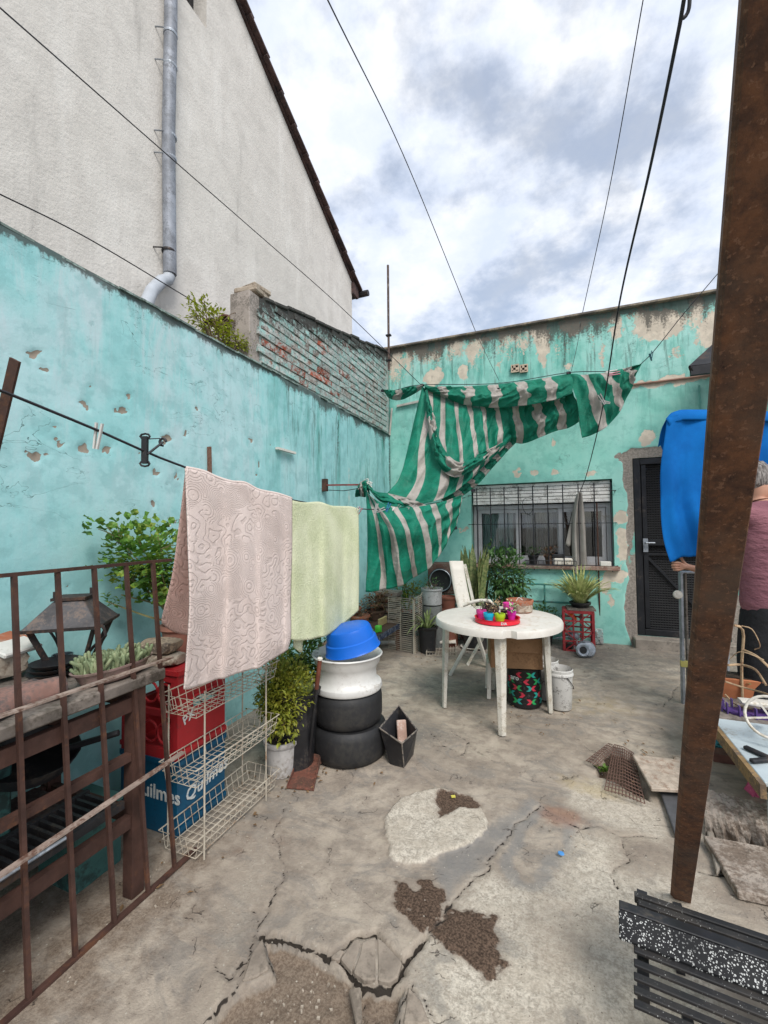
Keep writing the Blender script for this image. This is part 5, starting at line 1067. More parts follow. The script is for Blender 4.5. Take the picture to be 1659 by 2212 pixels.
# wild plants behind the grid
c = G(858, 1392); c = V3((c.x-.05, c.y+.55, 0)); 
def blades(t, base, n, L, spread, m_, w=.018, seed=1, name='leaf', droop=.6, single=True, zup=.8):
    r = random.Random(seed); all_ = MB()
    for i in range(n):
        a = r.uniform(0, 6.28); s_ = r.uniform(.15, 1)*spread; l = L*r.uniform(.7, 1.1); o_ = V3((math.cos(a), math.sin(a), 0)); q = o_.cross(V3((0, 0, 1)))
        pts = []
        for k in range(6):
            u = k/5; pts.append(V3(base)+o_*(s_*l*(u+.15))+V3((0, 0, l*(zup*u-droop*s_*u*u))))
        m = MB() if single else all_; P = []
        for k, p in enumerate(pts):
            ww = w*(.55+.6*math.sin(math.pi*min(.8, .2+k/7)))*(1 if k < 5 else .1); P.append([p-q*ww/2+V3((0, 0, ww*.15)), p, p+q*ww/2+V3((0, 0, ww*.15))])
        m.grid(P)
        if single: m.build(name, m_, t, smooth=180)
    if not single: all_.build(name, m_, t, smooth=180, kind='stuff')
WP = thing('corner_weeds', 'tangle of long green blades and shoots growing in a tub behind the wire grid', 'plant', c); m = MB(); pot(m, c, .20, .32, .01); m.build('tub', black_pl, WP, smooth=40)
blades(WP, c+V3((0, 0, .3)), 46, .52, .8, green_leaf, .016, 51, 'blades', single=False); shrub(WP, 'foliage', c+V3((.05, .0, .55)), (.34, .22, .20), 420, .05, olive_leaf, c+V3((0, 0, .3)), 9, seed=52)
# masonry ledge with drum, can, pots
lc = D(935, 1310, 5.6); LG = thing('brick_ledge', 'low rough brick ledge in the far corner carrying cans and pots', 'ledge', V3((lc.x, lc.y, 0)))
for i in range(6):
    for j in range(4):
        m = MB(); m.box((lc.x-.42+j*.26+(.1 if i % 2 else 0), 5.66, .045+i*.085), (.25, .30, .078), rnd.uniform(-.02, .02)); m.build('brick', bk_plast if (i+j) % 3 else bk_bare, LG, bevel=.004)
tpz = .515
dc = D(948, 1250, 5.62); DRM = thing('round_heater', 'rust brown metal housing with a round black opening on the corner ledge', 'heater', V3((dc.x, 5.66, tpz)))
m = MB(); m.box((dc.x, 5.74, dc.z-.01), (.36, .26, .40)); m.build('housing', mat('rust_brown_sheet', (.12, .06, .045), .75, 0, .3, 8, (.2, .17, .14), .35, 7, .2, 50), DRM, bevel=.01)
Mx = Matrix.Rotation(R(90), 3, 'X'); m = MB(); m.lathe([(.155, 0), (.16, .02), (.145, .03), (.135, .012), (.12, .006), (0, .004)], (dc.x, 5.608, dc.z-.03), 36, Mx); m.build('round_front', rubber, DRM, smooth=40)
m = MB(); m.lathe([(.135, .03), (.142, .036), (.149, .03)], (dc.x, 5.608, dc.z-.03), 36, Mx); m.f = m.f[:-1]; m.build('chrome_ring', zinc, DRM, smooth=40)
cc = D(933, 1300, 5.25); CN = thing('metal_can', 'dented whitish metal can with a broad rim holding a small plant in the corner', 'can', V3((cc.x, cc.y, .30)))
m = MB(); m.lathe([(.10, 0), (.12, .01), (.125, .17), (.135, .18), (.135, .20), (.12, .20), (.115, .10), (0, .10)], (cc.x, cc.y, .50), 30); m.build('body', mat('whitish_metal', (.45, .46, .46), .5, .3, .2, 6, (.2, .2, .2), .35, 7, .1, 40), CN, smooth=40)
m = MB(); m.lathe([(.13, 0), (.135, .02), (.12, .49), (.0, .498)], (cc.x, cc.y, 0), 28); m.build('drum_base', mat('grey_drum', (.18, .19, .18), .7, .2, .2, 6, (.1, .1, .09), .35, 7, .1, 40), CN, smooth=40)
shrub(CN, 'foliage', (cc.x+.02, cc.y, .74), (.13, .12, .06), 160, .03, dark_leaf, (cc.x, cc.y, .62), 5, seed=61)
m = MB(); 
for k in range(7):
    a = D(918+k*1.2, 1290, 5.2); m.tube([a, a+V3((.03-.012*k, 0, .13))], .003, 4)
m.tube(crv([D(910, 1300, 5.2), D(909, 1285, 5.2), D(918, 1276, 5.2), D(930, 1280, 5.2), D(935, 1290, 5.2)], 12), .006, 5); m.build('white_wire_loops', white_wire, CN)
sp = V3((cc.x+.02, cc.y-.28, 0)); SPL = thing('drooping_spider_plant', 'drooping green spider plant in a dark pot beside the wire grid', 'plant', sp); m = MB(); pot(m, sp, .11, .30, .01); m.build('pot', black_pl, SPL, smooth=40)
blades(SPL, sp+V3((0, 0, .28)), 38, .36, 1.0, mat('pale_green_blade', (.20, .27, .08), .6, 0, .3, 20, (.40, .42, .22), .36, 18, 0, trans=.2), .016, 71, droop=.9)
bp = D(967, 1310, 5.3); m = MB(); pot(m, V3((bp.x, bp.y, .45)), .11, .14, .01); m.lathe([(.12, 0), (.12, .45)], V3((bp.x, bp.y, 0)), 20, cap=True); m.build('brown_pot', mat('brown_glazed_pot', (.16, .06, .04), .5, 0, .2, 6, None), loc=(bp.x, bp.y, 0), smooth=40, label='brown clay pot behind the upright white chair back', cat='pot')
# stacked tiles at the wall end of the bench, dark foliage behind
m = MB(); c = WX(775, 1310, -2.2); ST = thing('brick_stack', 'leaning stack of flat pale tiles against the turquoise wall behind the bench', 'stack', (c.x+.12, c.y, 0))
c = D(838, 1300, 5.55)
for k in range(9): m = MB(); m.box((c.x+rnd.uniform(-.02, .02), c.y, .04+k*.07), (.30, .22, .055), rnd.uniform(-.1, .1)); m.build('tile', stone_pale if k % 2 else concrete, ST, bevel=.006)
# dish rack trays on the ground
DKc = G(950, 1405); DK = thing('dish_rack', 'low white wire dish rack with a tray on the ground beside the table', 'rack', DKc); m = MB(); w_ = .30
ca = [G(921, 1418), G(985, 1419), G(985, 1384), G(932, 1384)]
for z_ in (.01, .05): m.tube([p+V3((0, 0, z_)) for p in ca], .005, 5, True)
for k in range(1, 10): m.tube([ca[3].lerp(ca[2], k/10)+V3((0, 0, .012)), ca[0].lerp(ca[1], k/10)+V3((0, 0, .012))], .003, 4)
for k in range(1, 5): m.tube([ca[3].lerp(ca[0], k/5)+V3((0, 0, .012)), ca[2].lerp(ca[1], k/5)+V3((0, 0, .012))], .003, 4)
for p in ca: m.tube([p, p+V3((0, 0, .05))], .005, 5)
m.build('wire_frame', white_wire, DK)
m = MB(); m.hexa([ca[3].lerp(ca[0], .1)+V3((.05, 0, .055)), ca[2].lerp(ca[1], .1)+V3((0, 0, .055)), ca[2].lerp(ca[1], .5)+V3((0, 0, .055)), ca[3].lerp(ca[0], .5)+V3((.05, 0, .055))], [ca[3].lerp(ca[0], .1)+V3((.05, 0, .085)), ca[2].lerp(ca[1], .1)+V3((0, 0, .085)), ca[2].lerp(ca[1], .5)+V3((0, 0, .085)), ca[3].lerp(ca[0], .5)+V3((.05, 0, .085))]); m.build('tray', white_pl, DK, bevel=.004)
# rag and pipe stub on the ground under the plant bench
q = G(838, 1394); m = MB(); m.tube([q+V3((-.14, -.05, .03)), q+V3((0, 0, .03)), q+V3((.08, .03, .03))], .026, 12); m.build('pipe_stub', paper, loc=q, smooth=60, label='short pale pipe offcut lying under the plant bench', cat='pipe')

# ================================================================== TABLE and what is on and under it
TBc = V3((D(1075, 1370, 3.41).x, D(1075, 1370, 3.41).y, 0)); TH = .735
TB = thing('garden_table', 'round weathered white plastic table with a chipped front edge', 'table', TBc)
def tabmat():
    t = NT('weathered_white_tabletop'); n1 = t.noise(3.2, 7, .7); n2 = t.noise(22, 5, .7)
    c = t.mix(t.mr(n1, .35, .65), (.60, .56, .50), (.70, .67, .61)); f = t.math('MULTIPLY_ADD', n2, .5, t.math('MULTIPLY', n1, .5)); g = t.n('ShaderNodeNewGeometry'); s = t.n('ShaderNodeSeparateXYZ'); t.L(g.outputs['Normal'], s.inputs[0])
    c = t.mix(t.math('MULTIPLY', t.mr(f, .50, .62), t.mr(s.outputs[2], .5, .9, .2, .6)), c, (.46, .37, .26)); return t.fin(c, .55, t.bump(n2, .08, .003), 0, .4)
tm = tabmat(); m = MB(); n = 96; Rr = .485; prof = [(0, TH), (Rr*.5, TH-.001), (Rr*.93, TH-.002), (Rr*.985, TH-.008), (Rr, TH-.022), (Rr*.998, TH-.058), (Rr*.975, TH-.060), (Rr*.972, TH-.03), (Rr*.90, TH-.022), (0, TH-.02)]
chipd = (G(1108, 1372, TH)-TBc); chipa = math.atan2(chipd.y, chipd.x); V_ = []; F = []
for r_, z_ in prof:
    for k in range(n):
        a = 2*math.pi*k/n; da = (a-chipa+math.pi) % (2*math.pi)-math.pi; cut = max(0, 1-abs(da)/.085)
        rr = r_*(1-.075*min(1, cut*2.5)*(r_/Rr)**9*(1.0 if da > -.03 else .6)); V_.append(TBc+V3((rr*math.cos(a), rr*math.sin(a), z_)))
for i in range(len(prof)-1):
    for k in range(n): F.append((i*n+k, i*n+(k+1) % n, (i+1)*n+(k+1) % n, (i+1)*n+k))
m.add(V_, F); m.build('tabletop', tm, TB, smooth=35)
lg = [G(1085, 1588), G(961, 1527), G(1188, 1539)]; lg.append(lg[1]+lg[2]-lg[0])
for p in lg:
    o_ = (V3((p.x, p.y, 0))-TBc); tp = TBc+o_*.93+V3((0, 0, TH-.03)); bq = TBc+o_+V3((0, 0, 0)); m = MB(); ax = (tp-bq).normalized(); u_ = V3((o_.x, o_.y, 0)).normalized(); v_ = ax.cross(u_)
    def sec(c, w): return [c+u_*w*.9, c+u_*w*.35+v_*w, c-u_*w*.5+v_*w*.9, c-u_*w*.3+v_*w*.25, c-u_*w*.3-v_*w*.25, c-u_*w*.5-v_*w*.9, c+u_*w*.35-v_*w]
    a_ = sec(bq, .027); b_ = sec(tp, .043); k = len(a_); m.add(a_+b_, [tuple(range(k))[::-1], tuple(range(k, 2*k))]+[(i, (i+1) % k, (i+1) % k+k, i+k) for i in range(k)]); m.build('leg', mat('weathered_white_legs', (.58, .55, .48), .6, 0, .1, 6, (.40, .35, .27), .38, 14, .15, 50), TB, bevel=.003)
# red tray with little pots
tray = G(1074, 1343, TH); TR = thing('red_tray', 'round red promotional tray with white lettering on the table', 'tray', tray); redp = mat('bright_red_plastic', (.62, .012, .03), .4, 0, .06, 5, None, bump=0)
m = MB(); m.lathe([(0, .004), (.155, .004), (.165, .006), (.160, .034), (.166, .038), (.154, .036), (.15, .012), (0, .010)], tray, 44); m.build('body', redp, TR, smooth=40)
dq = (CAM-tray); dq.z = 0; dq.normalize(); dq = Matrix.Rotation(.28, 3, 'Z') @ dq; xx = V3((-dq.y, dq.x, 0)); t_ = text_mb('BRAHMA' if False else 'DIA', .026, frame(tray+dq*.1655+V3((0, 0, .02)), xx, (0, 0, 1)), .001); t_.build('lettering', ltr, TR)
def minipot(px, py, colr, nm, lab, leafm=grey_leaf, r=.036, h=.066, n=26, seed=1, z=TH+.012, lsize=.022, lrad=.03):
    c = G(px, py, z); t = thing('mini_pot', lab, 'plant pot', c, 'small pots on the red tray'); m = MB(); pot(m, c, r, h, .003, .72, 20); m.build('pot', nm and mat(nm, colr, .4, 0, .05, 5, None, bump=0), t, smooth=40)
    if n: shrub(t, 'leaves', c+V3((0, 0, h+lrad*.6)), (lrad, lrad, lrad*.8), n, lsize, leafm, c+V3((0, 0, h-.01)), 4, seed=seed, clump=.012, rs=.002)
minipot(1040, 1336, (.62, .05, .30), 'pink_plastic', 'bright pink mini pot with a grey succulent at the left of the red tray', grey_leaf, n=30, seed=1)
minipot(1056, 1343, (.01, .42, .62), 'sky_blue_plastic', 'sky blue mini pot at the front of the red tray', red_leaf, n=10, seed=2, lrad=.018)
minipot(1080, 1345, (.38, .58, .02), 'lime_plastic', 'lime green mini pot with a spindly pinkish plant on the red tray', mat('pinkish_leaf', (.42, .32, .16), .6, 0, .4, 30, (.45, .2, .15), .4, 20, 0), n=120, seed=3, lrad=.075, lsize=.018)
minipot(1105, 1338, (.55, .03, .38), 'magenta_plastic', 'magenta mini pot with a pale green rosette at the right of the red tray', mat('pale_rosette', (.42, .52, .28), .6, 0, .3, 20, (.55, .42, .4), .3, 20, 0), n=46, seed=4, r=.032, lsize=.03)
minipot(1093, 1336, (.015, .015, .016), 'small_black_pot', 'tiny black pot between the lime and magenta pots', dark_leaf, n=0)
minipot(1052, 1326, (.015, .015, .016), 'small_black_pot', 'larger black nursery pot behind the blue mini pot', dark_leaf, r=.042, h=.085, n=8, lrad=.02)
minipot(1068, 1329, (.015, .015, .016), 'small_black_pot', 'black nursery pot behind the pink and blue pots in the middle of the tray', dark_leaf, r=.036, h=.07, n=0)
minipot(1098, 1325, (.62, .05, .30), 'pink_plastic', 'bright pink pot half hidden at the back of the red tray', dark_leaf, r=.042, h=.085, n=0)
tb = G(1123, 1321, TH); m = MB(); m.lathe([(.088, .0), (.098, .005), (.104, .075), (.110, .085), (.110, .10), (.099, .102), (.094, .06), (0, .055)], tb, 36); TBW = thing('terracotta_bowl', 'wide terracotta bowl planter with painted band on the back of the table', 'bowl', tb); m.build('bowl', terracotta, TBW, smooth=40)
m = MB(); m.lathe([(.1015, .012), (.1055, .065)], tb, 36); m.faces = None; m.f = m.f[:-1]; m.build('painted_band', mat('painted_band', (.20, .14, .10), .7, 0, .6, 22, (.48, .42, .34), .40, 18, .2, 60), TBW, smooth=60)
m = MB(); m.tube(crv([tb+V3((-.02, -.1, .10)), tb+V3((.0, -.09, .13)), tb+V3((.03, -.09, .11))], 6), .003, 4); m.build('tie_string', paper, TBW)
# things under the table
dr_ = G(1131, 1530); dr_ = V3((dr_.x, dr_.y+.12, 0)); DM = thing('patterned_drum', 'black drum printed with red green and teal arrows beneath the table', 'drum', dr_)
m = MB(); m.lathe([(.128, 0), (.135, .008), (.135, .285), (.139, .29), (.139, .30), (.12, .30), (0, .295)], dr_, 40); m.build('body', mat('glossy_black_drum', (.012, .012, .013), .35, 0, .2, 5, (.10, .10, .10), .2, 9, 0), DM, smooth=40)
base = math.atan2(-dr_.y, -dr_.x); cols = [('chevron_red', (.52, .03, .06)), ('chevron_green', (.02, .30, .09)), ('chevron_teal', (.02, .30, .26))]
for i in range(6):
    for j in range(5):
        if (i*3+j*5) % 7 == 0 or (i < 2 and j == 4): continue
        a0 = base-1.15+i*.42; z_ = .035+j*.052; nm, cl = cols[(i+j) % 3]; fl = 1 if (i+j) % 2 else -1; P = []
        for s_ in range(3):
            row = []
            for e_ in range(4):
                a = a0+fl*(.17 if s_ == 1 else 0)+e_*.065; row.append(dr_+V3((.1362*math.cos(a), .1362*math.sin(a), z_+s_*.021)))
            P.append(row)
        m = MB(); m.grid(P); m.build('printed_arrow', mat(nm, cl, .4, 0, .1, 5, (.03, .03, .03), .3, 30, 0), DM, smooth=180)
a = base-.55; nrm_ = V3((math.cos(a), math.sin(a), 0)); t_ = text_mb('aro', .055, frame(dr_+nrm_*.138+V3((0, 0, .235)), V3((-nrm_.y, nrm_.x, 0)), (0, 0, 1)), .001); t_.build('lettering', ltr, DM)
bxc = V3((D(1110, 1420, 3.62).x, D(1110, 1420, 3.62).y, .305)); CB = thing('cardboard_box', 'open brown cardboard box full of bags under the table on the drum and a stool', 'box', bxc)
card = mat('brown_cardboard', (.30, .17, .085), .85, 0, .12, 6, (.22, .12, .06), .3, 7, .1, 60); Rz = Matrix.Rotation(R(12), 3, 'Z')
def bl(x, y, z): return bxc+Rz @ V3((x, y, z))
m = MB(); W_, D_, H_ = .40, .34, .24
for (c_, s_) in (((0, -D_/2, H_/2), (W_, .006, H_)), ((0, D_/2, H_/2), (W_, .006, H_)), ((-W_/2, 0, H_/2), (.006, D_-.014, H_)), ((W_/2, 0, H_/2), (.006, D_-.014, H_)), ((0, 0, .004), (W_-.014, D_-.014, .006))): m.box(bl(*c_), s_, Rz)
m.build('box_walls', card, CB)
m = MB(); m.hexa([bl(-W_/2, -D_/2-.004, H_), bl(W_/2, -D_/2-.004, H_), bl(W_/2, -D_/2, H_), bl(-W_/2, -D_/2, H_)], [bl(-W_/2+.03, -D_/2-.07, H_-.09), bl(W_/2-.02, -D_/2-.05, H_-.10), bl(W_/2-.02, -D_/2-.046, H_-.10), bl(-W_/2+.03, -D_/2-.066, H_-.09)]); m.build('flap', card, CB)
t_ = text_mb('aurora' if False else 'FRAGIL', .022, frame(bl(.10, -D_/2-.0045, .07), Rz @ V3((1, 0, .03)), (0, 0, 1)), .0008) if False else None
m = MB(); m.blob(bl(-.05, .02, .22), (.15, .12, .07), 21, .3, 3); m.build('black_bag', black_pl, loc=bl(-.05, .02, .2), smooth=60, label='shiny black bag stuffed in the cardboard box', cat='bag')
m = MB(); m.blob(bl(.06, -.06, .235), (.08, .05, .06), 22, .3, 3); m.build('blue_bag', mat('navy_bag', (.02, .05, .28), .4, 0, .3, 18, (.5, .1, .2), .4, 14, .3, 60), loc=bl(.06, -.06, .2), smooth=60, label='blue and pink printed bag at the front of the cardboard box', cat='bag')
m = MB(); m.blob(bl(.14, .0, .24), (.05, .07, .055), 23, .3, 3); m.build('white_bag', paper, loc=bl(.14, 0, .2), smooth=60, label='crumpled white plastic bag at the right side of the cardboard box', cat='bag')
stc = bl(-.09, .10, 0); ST_ = thing('white_stool', 'small white plastic stool under the cardboard box behind the table leg', 'stool', V3((stc.x, stc.y, 0))); m = MB(); m.box((stc.x, stc.y, .29), (.26, .26, .025), Rz); m.build('seat', white_pl, ST_, bevel=.008)
for sx in (-1, 1):
    for sy in (-1, 1): m = MB(); p = Rz @ V3((sx*.11, sy*.11, 0)); m.beam(V3((stc.x, stc.y, 0))+p*1.1, V3((stc.x, stc.y, .28))+p, .03, .03, (1, 0, 0)); m.build('leg', white_pl, ST_)
def bucket(c, r, h, label, seed):
    t = thing('white_bucket', label, 'bucket', c, 'paint stained white buckets'); m = MB(); m.lathe([(r*.82, 0), (r*.86, .005), (r*.97, h-.05), (r*1.06, h-.045), (r*1.04, h-.03), (r, h-.025), (r*1.02, h-.004), (r*.98, h), (r*.93, h-.02), (r*.80, .02), (0, .015)], c, 34)
    m.build('bucket_body', mat('dirty_white_bucket', (.55, .54, .51), .5, 0, .1, 6, (.16, .15, .14), .30, 13, .08, 40), t, smooth=40)
    a = base+.5+seed; m = MB(); m.tube([c+V3((r*1.03*math.cos(a+u*math.pi), r*1.03*math.sin(a+u*math.pi), h-.05-.12*math.sin(u*math.pi))) for u in [k/14 for k in range(15)]], .003, 5); m.build('handle', dark_metal, t)
q = G(1211, 1537); bucket(V3((q.x, q.y+.09, 0)), .098, .31, 'paint spattered white bucket standing right of the front table legs', 0)
q = G(1180, 1526); bucket(V3((q.x-.0, q.y+.20, 0)), .098, .32, 'white bucket half hidden behind the right table leg beside the printed drum', .7)
# white folding chair
CHs = thing('white_folding_chair', 'white plastic folding chair turned side on behind the table', 'chair', G(990, 1450)); ch = D(985, 1212, 4.45); cb = D(1012, 1345, 4.25)
side = V3((.25, .9, 0)).normalized()
m = MB(); P = []
for i in range(7):
    u = i/6; c_ = ch.lerp(cb, u)+V3((-.012*math.sin(u*3.1), 0, 0)); w_ = .15 if 0 < i else .13; P.append([c_+RT*(-.07+.14*k/4)+V3((0, 0, 0)) + side*(.0) for k in range(5)])
m.grid(P); m.build('back_panel', white_pl, CHs, smooth=60, solid=.022, bevel=.004)
m = MB(); P2 = [[p+side*.22 for p in r_] for r_ in P]; m.beam(ch+side*.2-V3((0, 0, .05)), cb+side*.2, .04, .025, (1, 0, 0)); m.build('far_back_post', white_pl, CHs)
lb = G(972, 1459); lt = D(1022, 1368, 4.2); m = MB(); m.beam(lb, lt, .045, .03, (1, 0, 0)); m.build('leg', white_pl, CHs, bevel=.004); m = MB(); m.beam(lb+side*.38, lt+side*.38, .045, .03, (1, 0, 0)); m.build('leg', white_pl, CHs, bevel=.004)
lf_ = G(1040, 1462); m = MB(); m.beam(V3((lf_.x+.02, lf_.y+.3, 0)), cb+side*.1, .04, .03, (1, 0, 0)); m.build('leg', white_pl, CHs, bevel=.004)
m = MB(); sc_ = D(1040, 1352, 4.3); m.box(sc_+side*.2, (.40, .40, .03), Matrix.Rotation(.2, 3, 'Z')); m.build('seat', white_pl, CHs, bevel=.006)
m = MB(); m.tube(crv([D(1000, 1308, 4.15), D(1022, 1300, 4.12), D(1045, 1297, 4.1), D(1062, 1302, 4.1), D(1064, 1330, 4.1)], 12), .017, 8); m.build('arm', white_pl, CHs, smooth=60)
# saucer on ground behind
q = G(1020, 1400); m = MB(); m.lathe([(.10, 0), (.14, .025), (.135, .03), (.10, .008), (0, .008)], q, 28); m.build('saucer', white_pl, loc=q, smooth=40, label='shallow white saucer on the ground behind the chair leg', cat='saucer')
# snake plant and leafy shrub
c = D(1026, 1330, 5.15); c = V3((c.x, c.y, 0)); SN = thing('snake_plant', 'tall upright snake plant in a dark tub left of the window', 'plant', c); m = MB(); pot(m, c, .17, .34, .01); m.build('pot', black_pl, SN, smooth=40)
snm = mat('snake_plant_leaf', (.09, .13, .045), .45, 0, .45, 40, (.24, .25, .10), .4, 30, 0)
r = random.Random(4)
for i in range(38):
    a = r.uniform(0, 6.28); rr = r.uniform(.02, .13); b_ = c+V3((rr*math.cos(a), rr*math.sin(a), .32)); l = r.uniform(.55, .92); o_ = V3((math.cos(a), math.sin(a), 0))*r.uniform(.0, .07)*l*2; q = V3((math.cos(a+1.6+r.uniform(-.5, .5)), math.sin(a+1.6), 0)); P = []
    for k in range(6):
        u = k/5; w_ = .031*(.8+.5*math.sin(u*2.6))*(1 if k < 5 else .06); p = b_+o_*u*u+V3((.01*math.sin(u*4+i), 0, l*u)); P.append([p-q*w_, p+o_*.05+V3((0, .004, 0)), p+q*w_])
    m = MB(); m.grid(P); m.build('leaf', snm, SN, smooth=180)
c = D(1092, 1330, 5.2); c = V3((c.x, c.y, 0)); plantpot('broadleaf_shrub', 'glossy dark green broadleaf shrub in a pot below the window', c, .15, .34, black_pl, dark_leaf, (.02, 0, .88), (.24, .20, .32), 950, .085, 81, nst=14, up=.5, clump=.05)
c = D(1045, 1290, 5.2)
# spider plant on red crate
cr_ = G(1251, 1409); RX0 = cr_.x-.17; yy = cr_.y
redl = mat('faded_red_plastic', (.33, .03, .035), .55, 0, .2, 6, (.2, .06, .05), .3, 8, .1, 40)
SC = thing('lattice_crate', 'red plastic crate with a diamond lattice face standing on end near the door', 'crate', (cr_.x, yy+.14, 0)); x0, x1, z0, z1 = cr_.x-.165, cr_.x+.165, 0, .46
def lattice(y_, flat=True):
    m = MB(); w = .014
    for x_ in (x0+.012, x1-.012): m.box((x_, y_, (z0+z1)/2), (.024, .014, z1))
    for z_ in (.012, z1-.012, z1*.5, z1*.26, z1*.76): m.box((cr_.x, y_, z_), (x1-x0-.05, .012, .016 if 0 < z_ < z1-.02 else .024))
    for x_ in (cr_.x-.05, cr_.x+.05): m.box((x_, y_+.002, z1/2), (.012, .010, z1-.05))
    for k in range(4):
        za, zb = z1*(.02+.245*k), z1*(.02+.245*(k+1)); s_ = 1 if k % 2 else -1
        for sx in (-1, 1): m.beam((cr_.x+sx*.01 if s_ > 0 else cr_.x+sx*.15, y_-.001, za), (cr_.x+sx*.15 if s_ > 0 else cr_.x+sx*.01, y_-.001, zb), .010, .012, (0, 1, 0))
    m.build('lattice_face', redl, SC)
lattice(yy); lattice(yy+.27)
for x_ in (x0, x1):
    m = MB()
    for k in range(6): m.box((x_, yy+.135, .02+k*(z1-.04)/5), (.012, .27, .02))
    m.box((x_, yy+.02, z1/2), (.012, .02, z1)); m.box((x_, yy+.25, z1/2), (.012, .02, z1)); m.build('side_face', redl, SC)
m = MB(); m.box((cr_.x, yy+.135, z1+.003), (x1-x0, .28, .012)); m.build('top_face', redl, SC)
m = MB(); m.box((cr_.x+.03, yy+.13, z1+.02), (.30, .27, .018), .05); m.build('tile_board', wood_grey, loc=(cr_.x, yy+.13, z1+.01), label='grey board lying on top of the lattice crate under the spider plant', cat='board')
c = V3((cr_.x+.03, yy+.15, z1+.03)); SPD = thing('spider_plant', 'variegated yellow green spider plant spilling over the red lattice crate', 'plant', c); m = MB(); pot(m, c, .11, .06, .008); m.build('pot', black_pl, SPD, smooth=40)
blades(SPD, c+V3((0, 0, .05)), 150, .42, 1.0, mat('variegated_blade', (.50, .52, .22), .6, 0, .35, 14, (.22, .30, .08), .40, 10, 0, trans=.2), .020, 5, droop=.75, zup=1.15)
q = G(1236, 1330, z1+.02); m = MB(); m.tube([D(1226, 1322, 5.0), D(1245, 1338, 4.98)], [.022, .012], 10); m.build('orange_handle', mat('orange_plastic', (.75, .16, .01), .4, 0, .1, 5, None, bump=0), loc=q, smooth=60, label='bright orange plastic handle on the corner of the lattice crate', cat='handle')
# washing machine motor and metal bowl on the floor
q = G(1258, 1418); MT = thing('old_motor', 'scrapped silver pump motor lying on the ground before the lattice crate', 'motor', q); ax = Matrix.Rotation(R(62), 3, 'X'); ax = Matrix.Rotation(R(15), 3, 'Z') @ ax
m = MB(); m.lathe([(.0, 0), (.045, 0), (.05, .02), (.085, .03), (.095, .05), (.095, .11), (.08, .13), (.07, .17), (0, .18)], q+V3((.02, .12, .05)), 26, Matrix.Rotation(R(15), 3, 'Z') @ Matrix.Rotation(R(75), 3, 'X')); m.build('housing', zinc, MT, smooth=40)
m = MB(); m.lathe([(.04, -.012), (.06, -.008), (.075, .0), (.06, .014), (.04, .01), (.038, 0)], q+V3((.005, -.06, .085)), 26, Matrix.Rotation(R(15), 3, 'Z') @ Matrix.Rotation(R(80), 3, 'X')); m.build('front_flange', zinc, MT, smooth=40)
m = MB(); m.lathe([(0, .003), (.04, .0)], q+V3((.004, -.064, .085)), 20, Matrix.Rotation(R(15), 3, 'Z') @ Matrix.Rotation(R(80), 3, 'X')); m.build('dark_opening', rubber, MT)
m = MB()
for k in range(8): a = k*.785; m.box(q+V3((.02+.095*math.cos(a), .04, .085+.095*math.sin(a)*.85)), (.012, .09, .012))
m.build('cooling_ribs', zinc, MT, kind='stuff')
q2 = G(1240, 1400); m = MB(); m.lathe([(0, .09), (.04, .085), (.062, .06), (.07, .02), (.062, 0)], q2+V3((0, .08, .09)), 24); m.tube([q2+V3((-.05, .05, .12)), q2+V3((-.2, .0, .10))], .008, 6); m.build('steel_ladle_bowl', zinc, loc=q2, smooth=50, label='small steel saucepan upside down on the old motor', cat='saucepan')
m = MB(); q3 = G(1230, 1402); m.blob(q3+V3((0, 0, .03)), (.05, .05, .03), 33, .3); m.blob(q3+V3((.12, -.1, .02)), (.03, .03, .02), 34, .3); m.build('rubber_scraps', rubber, loc=q3, smooth=60, kind='stuff', label='black rubber and metal scraps around the old motor', cat='scraps')
# iron rod and small stone by the door jamb
a = G(1300, 1394); b = D(1298, 1090, 5.7); RD = MB(); RD.tube([a+V3((0, .15, 0)), V3((a.x-.01, 5.86, b.z))], .009, 6); RD.build('iron_rod', rust, loc=a+V3((0, .15, 0)), label='thin rusty iron rod leaning upright beside the window', cat='rod')
q = G(1295, 1396); m = MB(); m.blob(q+V3((0, .08, .10)), (.06, .05, .12), 41, .2, 3); m.build('garden_stone', bk_plast, loc=q, label='upright rough stone at the foot of the iron rod', cat='stone')
# green iron frame leaning under the window
gm = mat('green_iron', (.05, .22, .19), .6, .2, .2, 7, (.12, .10, .08), .36, 9, .1, 50); IF = thing('garden_trellis', 'dark green iron rod trellis leaning on the wall under the window', 'frame', WY(1170, 1390, 5.9))
zt = WY(1170, 1262, 5.88).z; xl, xr, xm_ = WY(1090, 1262, 5.88).x, WY(1252, 1262, 5.88).x, WY(1176, 1262, 5.88).x
for z_ in (zt, zt-.22): m = MB(); m.tube([(xl, 5.88, z_), (xr, 5.88, z_)], .012, 8); m.build('rod', gm, IF)
for x_ in (xm_, xl, xr): m = MB(); m.tube([(x_, 5.885, zt), (x_, 5.83, .0)], .011, 8); m.build('rod', gm, IF)
c = D(1175, 1395, 5.25); c = V3((c.x, c.y, 0)); plantpot('low_green_plant', 'low dark green plant in a small black pot left of the lattice crate', c, .12, .22, black_pl, dark_leaf, (0, 0, .36), (.16, .14, .12), 220, .06, 91)
